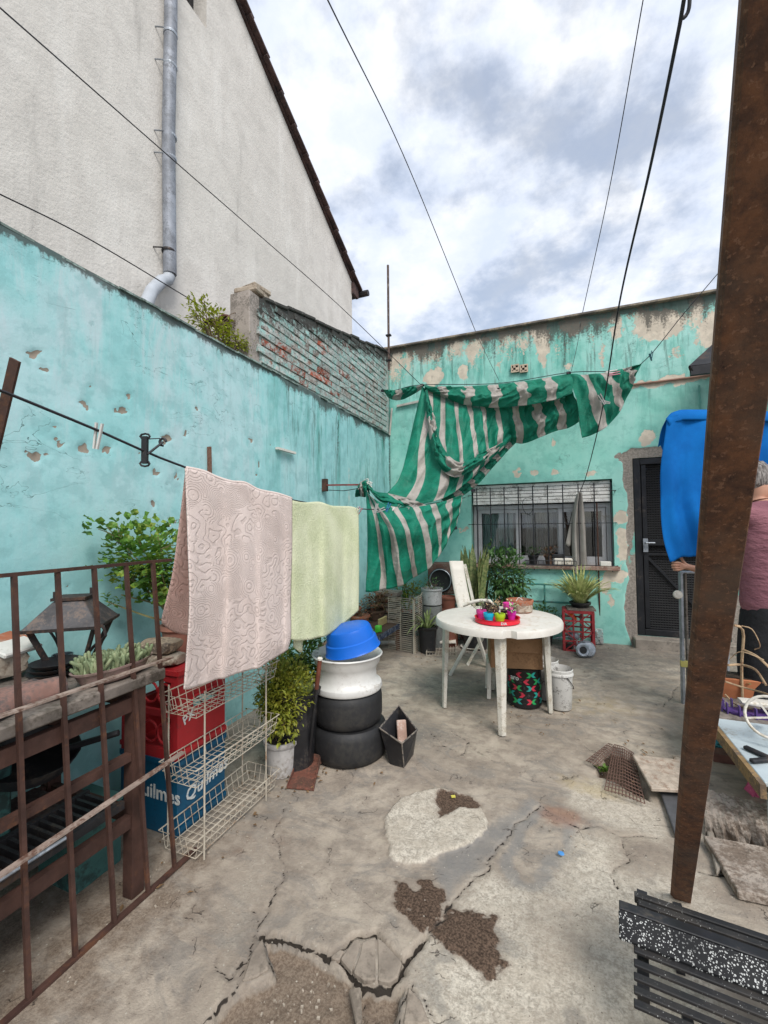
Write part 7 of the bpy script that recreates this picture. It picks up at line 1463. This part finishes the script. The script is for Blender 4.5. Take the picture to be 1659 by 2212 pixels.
c = LN_(313, 975); m = MB(); m.beam(c+V3((0, 0, .055)), c-V3((0, 0, .045)), .014, .02, RT)
for z_ in (.055, -.045): m.tube([c+V3((0, 0, z_))+RT*(.018*math.cos(a)-.0)+V3((0, 0, .010*math.sin(a))) for a in [k*.785 for k in range(8)]], .004, 5, True)
m.build('clip_body', black_pl, BPG); m = MB(); h_ = c+RT*.01-V3((0, 0, .01)); e_ = D(352, 955, dline(313)+.05); m.tube([h_, e_], .0045, 6); m.tube([c+V3((0, 0, .045)), D(345, 947, dline(313)+.05)], .002, 5); m.tube([e_+RT*(.012*math.cos(a))+V3((0, 0, .014*math.sin(a))) for a in [k*.6 for k in range(9)]], .005, 6); m.build('hook_arm', wire_m, BPG)
PL = ['white peg at the right edge of the green towel', 'pinkish peg crossing the white one at the right edge of the green towel', 'leftmost grey peg on the tarpaulin just right of the gathered knot', 'white peg steeply tilted next to the leftmost grey one on the tarpaulin', 'only blue peg in the cluster on the left of the lower tarpaulin', 'white peg directly right of the blue peg, leaning the other way', 'grey peg ending the left cluster of pegs on the tarpaulin', 'grey peg starting the middle cluster on the fold of the tarpaulin', 'white peg in the middle cluster on the fold of the tarpaulin', 'grey peg ending the middle cluster on the fold of the tarpaulin', 'grey peg between two white ones at the right end of the peg row', 'rightmost white peg in the row on the tarpaulin', 'white peg left of the grey one at the right end of the peg row']
for k, (px, py, cl, rz) in enumerate(((768, 1104, 'white', .6), (775, 1106, 'pink', .3), (812, 1098, 'grey', -.4), (822, 1102, 'white', .9), (838, 1096, 'blue', .2), (846, 1104, 'white', -.7), (858, 1098, 'grey', .5), (880, 1104, 'grey', -.3), (892, 1098, 'white', .4), (905, 1100, 'grey', .9), (955, 1086, 'grey', .1), (966, 1084, 'white', -.5), (948, 1090, 'white', .6))):
    d_ = dline(px) if px < 790 else dline(min(px, 960))-.04
    if px > 870: d_ = 3.9+(px-880)*.01
    o = peg(D(px, py, d_), cl, (rz, .8*rz+.3, rz), 'clothes peg in the row of mixed pegs gripping the lower tarpaulin', 1.15); o['label'] = PL[k]
for k, (px, py, d_, cl, ry) in enumerate(((1322, 803, 4.4, 'white', 1.5), (1328, 807, 4.38, 'pink', 1.4))): peg(D(px, py, d_), cl, (0, ry, .3), ('upper' if k == 0 else 'lower')+' of the two pegs lying flat on the upper right edge of the tarpaulin', 1.5)
peg(D(1300, 862, 4.15), 'grey', (0, -.5, .3), 'pale open peg clipped on the rope in front of the tarpaulin', 1.5); peg(D(1306, 868, 4.15), 'grey', (0, -1.3, .3), 'second pale peg crossing the first on the rope before the tarpaulin', 1.3)
peg(D(1408, 766, 4.35), 'teal', (0, .2, .3), 'dark teal peg hanging on the line above the corner of the tarpaulin', 1.1); peg(D(1405, 771, 4.35), 'teal', (0, -.5, .9), 'second dark teal peg tangled with the first above the tarpaulin corner', 1.0)
# striped tarpaulin
def stripemat():
    t = NT('striped_tarpaulin'); uv = t.tc.outputs['UV']; s = t.n('ShaderNodeSeparateXYZ'); t.L(uv, s.inputs[0])
    f = t.math('FRACT', s.outputs[0]); k = t.math('MULTIPLY', t.mr(f, .63, .645), t.mr(f, .985, 1.0, 1, 0)); n = t.noise(7, 6, .6); n2 = t.noise(90, 3, .6)
    g = t.mix(t.mr(n, .35, .65), (.004, .19, .115), (.010, .27, .17)); w = t.mix(t.mr(n, .35, .65), (.44, .40, .36), (.56, .52, .47)); c = t.mix(k, g, w); c = t.mix(t.mr(n2, .58, .75, 0, .3), c, (.25, .30, .25))
    cr = t.noise(9, 5, .7, t.mapping(uv, (.6, 3.5, 1)))
    wv = t.n('ShaderNodeTexWave'); wv.inputs['Scale'].default_value = 130; t.L(t.tc.outputs['Object'], wv.inputs[0])
    t.fin(c, .5, t.bump(t.math('ADD', t.math('MULTIPLY', cr, 1.0), t.math('MULTIPLY', n2, .06)), .6, .025), 0, .35)
    tr = t.n('ShaderNodeBsdfTranslucent'); t.L(c, tr.inputs[0]); mx = t.n('ShaderNodeMixShader'); mx.inputs[0].default_value = .28; t.L(t.b.outputs[0], mx.inputs[1]); t.L(tr.outputs[0], mx.inputs[2]); t.L(mx.outputs[0], t.out.inputs[0]); return t.m
tarp = stripemat()
def Z2(x, y, d): return D(778+.5313*x, 605+.5313*y, d)
TP_ = thing('striped_tarpaulin', 'green and white striped tarpaulin bunched and draped between ropes before the back wall', 'tarpaulin', Z2(255, 430, 5.3))
from mathutils import noise as mn
def tp(name, *a, **k):
    P, UV = coons(*a, **k); sd_ = len(name)*3.7; nv_, nu_ = len(P), len(P[0]); asp = max(1, round(nu_/nv_))
    for i in range(nv_):
        for j in range(nu_):
            u, v = j/(nu_-1), i/(nv_-1); e_ = min(1, 8*v, 8*(1-v), 8*u, 8*(1-u)); q = V3((u*7*max(1, asp*.6), v*3.2, sd_)); n1 = mn.noise(q); n2 = mn.noise(q*2.3+V3((4, 1, 0))); rg = 1-abs(mn.noise(V3((u*9+v*2.5, v*1.6, sd_+5))))*2
            P[i][j] = P[i][j]-FWD*(e_*(.045*n1+.015*n2+.04*max(0, rg)**3))+RT*(e_*.014*n2)+V3((0, 0, e_*.016*n1)); UV[i][j] = (UV[i][j][0]+.22*n1*e_+.06*n2, UV[i][j][1])
    m = MB(); m.grid(P, UV); m.build(name, tarp, TP_, smooth=180, solid=.003)
def shift(u0): return u0
# upper hanging band (folded over the rope)
tp('upper_band', [Z2(255, 428, 5.22), Z2(320, 436, 5.2), Z2(450, 432, 5.15), Z2(560, 424, 5.05), Z2(700, 406, 4.95), Z2(848, 380, 4.84)], [Z2(262, 442, 5.12), Z2(330, 470, 5.1), Z2(420, 504, 5.05), Z2(560, 518, 4.98), Z2(700, 505, 4.85), Z2(790, 488, 4.78), Z2(862, 462, 4.74)], nu=140, nv=30,
   fold=lambda u, v: .07*math.sin(math.pi*v)+.012*math.sin(u*28+v*3)*v+.010*math.sin(v*9+u*5), uvs=(5.6, 1))
# hanging lower right part
tp('lower_band', [Z2(560, 505, 5.1), Z2(640, 505, 5.05), Z2(760, 488, 4.95), Z2(866, 455, 4.85)], [Z2(592, 640, 5.25), Z2(640, 660, 5.15), Z2(680, 660, 5.08), Z2(740, 636, 5.0), Z2(800, 612, 4.92), Z2(850, 600, 4.88), Z2(892, 572, 4.82)], nu=110, nv=40,
   fold=lambda u, v: .035*math.sin(u*13+v*1.5)*v+.015*math.sin(v*11+u*3)+.03*math.sin(math.pi*v), uvs=(3.6, 1))
# main fan from the pinch point
tp('main_drape', [Z2(252, 432, 5.20), Z2(262, 440, 5.18), Z2(300, 455, 5.18), Z2(380, 490, 5.16), Z2(470, 510, 5.12), Z2(600, 512, 5.08)], [Z2(110, 868, 4.35), Z2(160, 905, 4.3), Z2(230, 912, 4.3), Z2(330, 890, 4.35), Z2(400, 850, 4.5), Z2(470, 790, 4.7), Z2(540, 720, 4.95), Z2(615, 650, 5.15)],
   left=[Z2(252, 432, 5.20), Z2(222, 560, 5.0), Z2(190, 700, 4.75), Z2(160, 800, 4.5), Z2(110, 868, 4.35)], right=[Z2(600, 512, 5.08), Z2(606, 560, 5.1), Z2(615, 650, 5.15)], nu=170, nv=90,
   fold=lambda u, v: (.05*math.sin(u*21+v*2.0)+.03*math.sin(u*40-v*2))*min(1, v*2.5)*(1-.4*v)+.10*math.sin(math.pi*v)*math.sin(math.pi*min(1, u*1.2))+.022*math.sin(v*26+u*16)*sstep(.55, .9, v), uvs=(6.6, 1))
tp('bunched_fold', [Z2(420, 745, 4.7), Z2(470, 700, 4.75), Z2(540, 690, 4.85)], [Z2(330, 830, 4.35), Z2(400, 810, 4.45), Z2(440, 780, 4.6)], left=[Z2(420, 745, 4.7), Z2(360, 740, 4.45), Z2(335, 790, 4.35), Z2(330, 830, 4.35)], nu=50, nv=40,
   fold=lambda u, v: .10*math.sin(math.pi*v)+.02*math.sin(v*16+u*4), uvs=(2.2, 1)) if False else None
tp('swag_fold', [Z2(272, 446, 5.08), Z2(300, 560, 4.85), Z2(335, 680, 4.6), Z2(400, 742, 4.5), Z2(470, 712, 4.7), Z2(590, 655, 5.0)], [Z2(264, 450, 5.08), Z2(275, 600, 4.8), Z2(310, 740, 4.5), Z2(375, 800, 4.38), Z2(450, 775, 4.55), Z2(585, 672, 5.0)], nu=150, nv=26,
   fold=lambda u, v: .075*math.sin(math.pi*v)*math.sin(math.pi*min(1, u*1.1+.02))+.02*math.sin(v*18+u*3)*math.sin(math.pi*u)+.01, uvs=(3.2, 1.9))
# diagonal underside flap
tp('diagonal_flap', [Z2(330, 890, 4.45), Z2(400, 850, 4.6), Z2(470, 780, 4.85), Z2(540, 712, 5.05), Z2(625, 640, 5.25)], [Z2(345, 902, 4.6), Z2(420, 876, 4.7), Z2(490, 820, 4.9), Z2(560, 740, 5.1), Z2(640, 655, 5.3)], nu=80, nv=16,
   fold=lambda u, v: -.03+.02*math.sin(u*20), uvs=(5.3, 1))
# lower fan hanging from the peg line
tp('lower_drape', [Z2(22, 842, 4.25), Z2(45, 880, 3.75), Z2(110, 915, 3.7), Z2(200, 925, 3.9), Z2(320, 905, 4.25), Z2(418, 872, 4.55)], [Z2(22, 1266, 3.65), Z2(90, 1262, 3.7), Z2(170, 1240, 3.85), Z2(235, 1200, 4.0), Z2(290, 1160, 4.1), Z2(340, 1090, 4.3), Z2(385, 1012, 4.45)],
   left=[Z2(22, 842, 4.25), Z2(28, 950, 3.7), Z2(30, 1100, 3.68), Z2(22, 1266, 3.65)], right=[Z2(418, 872, 4.55), Z2(405, 940, 4.5), Z2(385, 1012, 4.45)], nu=160, nv=70,
   fold=lambda u, v: (.035*math.sin(u*24+v*1.5)+.02*math.sin(u*47))*(.3+.7*v)*(1-.3*v)+.02*math.sin(v*20+u*10)*u, uvs=(6.7, 1))
# left flap, right flap, gather by the bracket
tp('left_flap', [Z2(92, 448, 5.75), Z2(150, 446, 5.55), Z2(205, 434, 5.4), Z2(252, 428, 5.22)], [Z2(100, 458, 5.75), Z2(120, 482, 5.6), Z2(180, 484, 5.45), Z2(254, 440, 5.22)], nu=50, nv=16, fold=lambda u, v: .05*math.sin(math.pi*v)+.02*math.sin(u*12+v*6), uvs=(1.9, 1))
tp('right_flap', [Z2(848, 382, 4.84), Z2(930, 384, 4.7), Z2(1010, 372, 4.6), Z2(1140, 343, 4.5)], [Z2(905, 641, 4.62), Z2(960, 622, 4.6), Z2(1020, 580, 4.58), Z2(1080, 490, 4.54), Z2(1140, 345, 4.5)], left=[Z2(848, 382, 4.84), Z2(862, 450, 4.75), Z2(882, 560, 4.68), Z2(905, 641, 4.62)], nu=90, nv=60,
   fold=lambda u, v: .05*math.sin(math.pi*v)*(1-u)-.06*math.exp(-((u-.12)/.08)**2)*v+.015*math.sin(u*22-v*9), uvs=(3.4, 2.0))
tp('dark_fold', [Z2(858, 392, 4.72), Z2(905, 405, 4.66), Z2(960, 398, 4.62), Z2(1040, 385, 4.56)], [Z2(870, 402, 4.70), Z2(905, 425, 4.66), Z2(960, 412, 4.6), Z2(1050, 390, 4.56)], nu=40, nv=8, uvs=(1.2, 1)) if False else None
tp('gathered_end', [Z2(-18, 862, 4.35), Z2(-2, 826, 4.3), Z2(14, 815, 4.22), Z2(30, 818, 4.2)], [Z2(-20, 882, 4.35), Z2(0, 880, 4.25), Z2(20, 882, 4.2), Z2(40, 870, 4.15)], nu=40, nv=20, fold=lambda u, v: .06*math.sin(math.pi*v)+.02*math.sin(u*25), uvs=(1.5, 1))
tp('connecting_fold', [Z2(28, 822, 4.24), Z2(60, 858, 4.22), Z2(115, 868, 4.28), Z2(170, 880, 4.2)], [Z2(34, 850, 4.1), Z2(90, 905, 4.0), Z2(180, 930, 4.0), Z2(300, 925, 4.15)], nu=70, nv=30, fold=lambda u, v: .07*math.sin(math.pi*v)+.018*math.sin(v*19+u*4), uvs=(1.0, 2.6))
for px, py, d_ in ((748, 1217-605, 0),): pass
m = MB()
for (x, y, d_) in ((385, 1008, 4.45), (560, 445, 4.98), (848, 378, 4.84), (460, 855, 4.7), (92, 450, 5.75), (252, 428, 5.2)): m.blob(Z2(x, y, d_), (.03, .02, .022), int(x), .4)
m.build('knotted_corners', wire_m, TP_, kind='stuff')
m = MB()
for k in range(9):
    a = Z2(6+rnd.uniform(-8, 10), 828+rnd.uniform(-8, 8), 4.2); b = Z2(30+rnd.uniform(-10, 30), 845+rnd.uniform(-22, 20), 4.15); m.tube(crv([a, a.lerp(b, .5)+V3((rnd.uniform(-.04, .04), 0, rnd.uniform(-.03, .05))), b], 7), .005, 4)
m.build('tangled_cord', paper, TP_, kind='stuff')
wirething([WX(833, 849, -2.24), Z2(160, 444, 5.5), Z2(252, 426, 5.2), Z2(560, 420, 5.03), Z2(848, 376, 4.84), Z2(1010, 370, 4.6), Z2(1140, 342, 4.5), D(1475, 680, 4.3), D(1560, 580, 4.1), D(1800, 300, 3.6)], .0045, 'long rope carrying the tarpaulin from the brick wall up to the right', 'rope', 'tarpaulin_rope', 60)
# red bracket arm on the left wall, small wall relics
b0 = WX(702, 1048, -2.24); bt_ = D(786, 1047, 4.28); BK = thing('red_bracket', 'rusty red iron arm sticking out of the turquoise wall beside the tarpaulin', 'bracket', b0); m = MB(); m.box(b0, (.05, .045, .13)); m.build('wall_plate', rust, BK)
m = MB(); m.beam(b0, bt_, .016, .016); m.build('arm', mat('red_iron', (.22, .05, .045), .7, 0, .3, 9, None), BK); m = MB(); m.tube([b0-V3((0, 0, .05)), b0.lerp(bt_, .5)-V3((0, 0, .06)), bt_-V3((0, 0, .03))], .004, 5); m.build('stay_wire', wire_m, BK)
p = WX(617, 974, -2.235); m = MB(); m.beam(WX(598, 968, -2.235), WX(637, 979, -2.235), .02, .03, (1, 0, 0)); m.build('white_strip', paper, loc=p, label='small white strip fixed to the turquoise wall', cat='strip')
p = WX(452, 990, -2.24); m = MB(); m.beam(WX(452, 965, -2.24), WX(453, 1022, -2.24), .012, .03, (1, 0, 0)); m.build('rusty_strap', rustlight, loc=p, label='short rusty vertical strap on the turquoise wall above the pink towel', cat='strap')
# grey towel on the rope end
gy = clothmat('grey_terry', (.27, .25, .225), (.35, .33, .30), 200, .004); GY = thing('grey_towel', 'thin grey towel knotted on the rope end in front of the window', 'towel', D(1252, 1065, 5.4))
g = coons([D(1245, 1068, 5.4), D(1251, 1062, 5.38), D(1258, 1068, 5.4)], [D(1236, 1235, 5.42), D(1243, 1240, 5.4), D(1255, 1233, 5.38), D(1268, 1229, 5.4), D(1272, 1226, 5.42)], [D(1245, 1068, 5.4), D(1238, 1110, 5.4), D(1236, 1180, 5.4), D(1236, 1235, 5.42)], [D(1258, 1068, 5.4), D(1264, 1100, 5.4), D(1267, 1160, 5.4), D(1272, 1226, 5.42)], 50, 50, lambda u, v: .03*math.sin(u*11)+.01*math.sin(v*8+u*4)); m = MB(); m.grid(*g); m.build('long_fall', gy, GY, smooth=180, solid=.006)
g = coons([D(1244, 1072, 5.44), D(1250, 1070, 5.44)], [D(1221, 1176, 5.44), D(1230, 1180, 5.44), D(1240, 1160, 5.44)], None, None, 14, 20, lambda u, v: .01*math.sin(u*6)); m = MB(); m.grid(*g); m.build('short_corner', gy, GY, smooth=180, solid=.005)

# blue cloth over a horizontal bar
def bluem():
    t = NT('blue_woven_cloth'); n = t.noise(160, 3, .6); n2 = t.noise(4, 4, .6); wv = t.n('ShaderNodeTexWave', bands_direction='Z'); wv.inputs['Scale'].default_value = 95; wv.inputs['Distortion'].default_value = 1.5; t.L(t.tc.outputs['Object'], wv.inputs[0])
    c = t.mix(t.mr(n2, .3, .7), (.004, .135, .46), (.006, .19, .60)); c = t.mix(t.mr(n, .4, .7, 0, .2), c, (.01, .10, .32)); t.fin(c, .8, t.bump(t.math('ADD', t.math('MULTIPLY', n, .6), t.math('MULTIPLY', wv.outputs[1], .4)), .35, .003), 0, .15)
    tr = t.n('ShaderNodeBsdfTranslucent'); t.L(c, tr.inputs[0]); mx = t.n('ShaderNodeMixShader'); mx.inputs[0].default_value = .2; t.L(t.b.outputs[0], mx.inputs[1]); t.L(tr.outputs[0], mx.inputs[2]); t.L(mx.outputs[0], t.out.inputs[0]); return t.m
bcl = bluem(); bd = 3.35; BLC = thing('blue_cloth', 'bright blue woven cloth hung over a bar with the hand gripping its lower hem', 'cloth', D(1530, 888, bd))
g = coons([D(1440, 905, bd), D(1452, 896, bd), D(1475, 893, bd), D(1540, 891, bd), D(1700, 897, bd), D(1840, 905, bd)], [D(1441, 1213, bd-.02), D(1456, 1211, bd-.04), D(1476, 1203, bd-.06), D(1500, 1203, bd-.05), D(1560, 1190, bd), D(1700, 1060, bd), D(1840, 1050, bd)],
    [D(1440, 905, bd), D(1432, 960, bd), D(1425, 1060, bd), D(1424, 1110, bd), D(1432, 1170, bd), D(1441, 1213, bd-.02)], None, 120, 70, lambda u, v: .035*math.sin(u*32+v*1.6)*(.15+v)*(1-.5*v)+.014*math.sin(u*60-v*4)*v+.010*math.sin(v*13+u*26), (1, 1)); m = MB(); m.grid(*g); m.build('front_fall', bcl, BLC, smooth=180, solid=.002)
g = coons([D(1438, 908, bd+.02), D(1458, 890, bd+.02), D(1520, 886, bd+.02), D(1840, 896, bd+.02)], [D(1421, 966, bd+.10), D(1430, 974, bd+.10), D(1445, 1100, bd+.12), D(1560, 1110, bd+.12), D(1840, 1060, bd+.12)],
    [D(1438, 908, bd+.02), D(1428, 930, bd+.06), D(1421, 966, bd+.10)], None, 80, 30, lambda u, v: .015*math.sin(u*30)*v); m = MB(); m.grid(*g); m.build('back_fall', bcl, BLC, smooth=180, solid=.002)
g = coons([D(1438, 905, bd-.005), D(1458, 889, bd+.01), D(1520, 885, bd+.01), D(1840, 894, bd+.01)], [D(1446, 922, bd-.015), D(1466, 910, bd-.015), D(1520, 907, bd-.015), D(1840, 916, bd-.015)], None, None, 60, 8, lambda u, v: .012*math.sin(math.pi*v)); m = MB(); m.grid(*g); m.build('top_hem', bcl, BLC, smooth=180, solid=.003)
BRr = thing('cloth_bar', 'thin wooden bar on a post carrying the blue cloth', 'bar', D(1700, 892, bd+.01)); m = MB(); m.tube([D(1462, 896, bd+.01), D(1850, 903, bd+.01)], .010, 8); m.build('bar', wood_brown, BRr)
pe = D(1850, 903, bd+.01); m = MB(); m.tube([(pe.x, pe.y, 0), (pe.x, pe.y, pe.z+.03)], .025, 8); m.build('upright_post', rust, BRr)

# ================================================================== PERSON seen from behind at the right edge
skin = mat('skin', (.47, .25, .17), .55, 0, .06, 12, None, bump=.1, bscale=80)
fx = (RT*1.0); fx.z = 0; fx.normalize(); fy = V3((-fx.y, fx.x, 0))                # fx = the person's right, fy = forward (away from the camera)
pb = D(1668, 1200, 2.78); base_p = V3((pb.x, pb.y, 0)); PS = thing('person', 'person in a mauve T-shirt and black trousers seen from behind gripping the blue cloth', 'person', base_p)
def pp(x, y, z): return base_p+fx*x+fy*y+V3((0, 0, z))
hand = D(1474, 1224, 3.33); hl = hand-base_p; hx, hy, hz = hl.dot(fx), hl.dot(fy), hand.z
def skinmesh(name, m_, nodes, edges, rad, parent, root=0, sub=2):
    me = bpy.data.meshes.new(name); off_ = V3(parent['_w']); me.from_pydata([tuple(V3(p)-off_) for p in nodes], edges, []); o = bpy.data.objects.new(name, me); col.objects.link(o); o.parent = parent
    md_ = o.modifiers.new('skin', 'SKIN'); md_.use_smooth_shade = True; md_.branch_smoothing = .6
    for i, v in enumerate(me.skin_vertices[0].data): r_ = rad[i]; v.radius = r_ if isinstance(r_, tuple) else (r_, r_); v.use_root = (i == root)
    s_ = o.modifiers.new('sub', 'SUBSURF'); s_.levels = sub; s_.render_levels = sub; me.materials.append(m_); o['_w'] = tuple(off_); return o
sh = 1.56; N_ = [pp(0, 0, 1.0), pp(0, .0, 1.2), pp(0, .02, 1.40), pp(0, .03, 1.54), pp(0, .06, 1.62), pp(0, .10, 1.70), pp(0, .12, 1.77),
      pp(-.20, .03, sh-.03), pp(-.29, .20, 1.16), hand+fx*.12-fy*.06+V3((0, 0, -.03)), hand+fx*.045-fy*.01+V3((0, 0, -.005)), hand,
      pp(.20, .03, sh-.03), pp(.27, .04, 1.28), pp(.25, .20, 1.05), pp(.24, .27, 1.0),
      pp(-.10, 0, .93), pp(-.11, .02, .50), pp(-.11, -.02, .10), pp(-.12, .12, .05), pp(.10, 0, .93), pp(.11, .02, .50), pp(.11, -.02, .10), pp(.12, .12, .05)]
E_ = [(0, 1), (1, 2), (2, 3), (3, 4), (4, 5), (5, 6), (3, 7), (7, 8), (8, 9), (9, 10), (10, 11), (3, 12), (12, 13), (13, 14), (14, 15), (0, 16), (16, 17), (17, 18), (18, 19), (0, 20), (20, 21), (21, 22), (22, 23)]
Rd = [(.15, .11), (.14, .10), (.17, .11), (.11, .08), .055, (.075, .085), .085, .058, .044, .028, (.044, .028), (.036, .024), .058, .044, .030, .034, .095, .062, .042, .038, .095, .062, .042, .038]
# fingers: four stacked knuckles curling round the hem, thumb upwards
lf = -fx
for k, (dz, L__) in enumerate(((.036, .050), (.014, .056), (-.008, .052), (-.028, .042))):
    i0 = len(N_); kn = hand+lf*.022+V3((0, 0, dz*.85)); N_ += [kn, kn+lf*L__*.7-fy*.014, kn+lf*L__*.95+fy*.018]; E_ += [(11, i0), (i0, i0+1), (i0+1, i0+2)]; Rd += [.0115, .0105, .009]
i0 = len(N_); N_ += [hand+V3((0, 0, .030))+fx*.012, hand+V3((0, 0, .066))-fx*.006, hand+V3((0, 0, .098))-fx*.016]; E_ += [(10, i0), (i0, i0+1), (i0+1, i0+2)]; Rd += [.012, .0105, .009]
skinmesh('body', skin, N_, E_, Rd, PS)
def tshirtmat():
    t = NT('mauve_cotton'); n = t.noise(150, 3, .6); n2 = t.noise(6, 4, .6, t.mapping(t.tc.outputs['Object'], (1, 1, 2.2), (.3, .5, 0))); c = t.mix(t.mr(n2, .3, .7), (.20, .085, .105), (.27, .12, .14)); return t.fin(c, .9, t.bump(t.math('ADD', t.math('MULTIPLY', n, .08), n2), .8, .05), 0, .15)
ts = tshirtmat(); skinmesh('t_shirt', ts, [pp(0, -.01, .80), pp(0, -.01, 1.0), pp(0, -.01, 1.22), pp(0, .01, 1.40), pp(0, .03, 1.535), pp(0, .045, 1.60), pp(-.19, .03, 1.525), pp(-.26, .10, 1.42), pp(.19, .03, 1.525), pp(.25, .04, 1.38)], [(0, 1), (1, 2), (2, 3), (3, 4), (4, 5), (4, 6), (6, 7), (4, 8), (8, 9)],
    [(.215, .15), (.20, .145), (.195, .14), (.20, .14), (.145, .10), (.075, .07), .085, .075, .085, .078], PS, 2)
skinmesh('trousers', mat('black_trousers', (.010, .010, .012), .9, 0, .3, 10, None, .5, 4, .5, 18, .02), [pp(0, 0, 1.02), pp(0, 0, .88), pp(-.11, 0, .80), pp(-.12, .02, .48), pp(-.12, -.01, .10), pp(.11, 0, .80), pp(.12, .02, .48), pp(.12, -.01, .10)], [(0, 1), (1, 2), (2, 3), (3, 4), (1, 5), (5, 6), (6, 7)], [(.19, .13), (.19, .14), .125, .10, .08, .125, .10, .08], PS, 0)
hm = MB(); hm.lathe([(0, .105), (.05, .098), (.085, .06), (.098, .0), (.092, -.05), (.07, -.085), (0, -.09)], pp(0, .115, 1.765), 24, sx=1.0, sy=1.08); 
for i, v in enumerate(hm.v): hm.v[i] = v+V3((rnd.uniform(-.004, .004),)*3)
def hairmat():
    t = NT('short_grey_hair'); n = t.noise(1, 4, .7, t.mapping(t.tc.outputs['Object'], (90, 90, 14))); n2 = t.noise(14, 4, .6); c = t.mix(t.mr(n, .35, .65), (.07, .06, .055), (.36, .33, .31)); c = t.mix(t.mr(n2, .4, .7, 0, .5), c, (.12, .10, .09)); return t.fin(c, .8, t.bump(n, .8, .01), 0, .2)
hm.build('hair', hairmat(), PS, smooth=180)
for s_ in (-1, 1):
    m = MB(); m.blob(pp(s_*.098, .13, 1.735), (.012, .02, .032), 3, .1, 2); m.build('ear', skin, PS, smooth=60)
    m = MB(); m.blob(pp(s_*.12, .06, .045), (.055, .14, .055), 3, .05, 2); m.build('shoe', black_pl, PS, smooth=60)

# small litter on the ground
q = G(1212, 1844, .012); m = MB(); m.lathe([(0, .006), (.012, .005), (.014, 0)], q, 14, sx=1, sy=.8); m.build('plastic_disc', mat('light_blue_plastic', (.08, .28, .62), .4, 0, .1, 5, None, bump=0), loc=q, label='tiny light blue plastic disc on the cracked concrete', cat='disc')
m = MB(); lv = mat('dead_leaf', (.16, .095, .045), .9, 0, .4, 30, None, bump=0)
for k in range(230):
    px, py, sx_, sy_ = rnd.choice(((900, 1420, 45, 8), (1010, 1400, 60, 10), (1180, 1395, 70, 8), (620, 1690, 40, 12), (1300, 1400, 30, 6), (1380, 1640, 40, 30), (700, 1670, 60, 12), (470, 1720, 60, 30), (1560, 1600, 20, 20), (1150, 1550, 60, 20), (330, 1880, 90, 60)))
    q = G(px+rnd.gauss(0, sx_), py+rnd.gauss(0, sy_), .008)
    if q.y < 5.85: m.leaf(q, V3((rnd.uniform(-1, 1), rnd.uniform(-1, 1), rnd.uniform(0, .3))), V3((0, 0, 1)), rnd.uniform(.012, .035), rnd.uniform(.008, .018), .3)
m.build('dry_leaves', lv, loc=(0, 3, 0), kind='stuff', label='scattered dead leaves along the pots and tyres', cat='leaves')
q = G(979, 1722, .008); m = MB(); m.box(q+V3((0, 0, .004)), (.022, .014, .006), .5); m.build('yellow_scrap', mat('yellow_scrap_m', (.62, .55, .10), .6, 0, .1, 5, None, bump=0), loc=q, label='tiny yellow scrap at the edge of the round pale patch', cat='scrap')
m = MB()
for k in range(150):
    px, py = rnd.choice(((560, 1740), (600, 1700), (640, 2170), (700, 2150), (1230, 1790), (470, 1780), (330, 1930), (150, 2050))); q = G(px+rnd.gauss(0, 45), py+rnd.gauss(0, 30), -.006)
    s_ = rnd.uniform(.002, .006); m.box(q+V3((0, 0, .008+s_/3)), (s_*1.6, s_, s_), rnd.random()*3)
m.build('grit', stone_pale, loc=(0, 1.5, 0), kind='stuff', label='scattered pale grit and crumbs on the yard floor', cat='grit')
for o in list(bpy.data.objects):
    if '_w' in o.keys(): del o['_w']
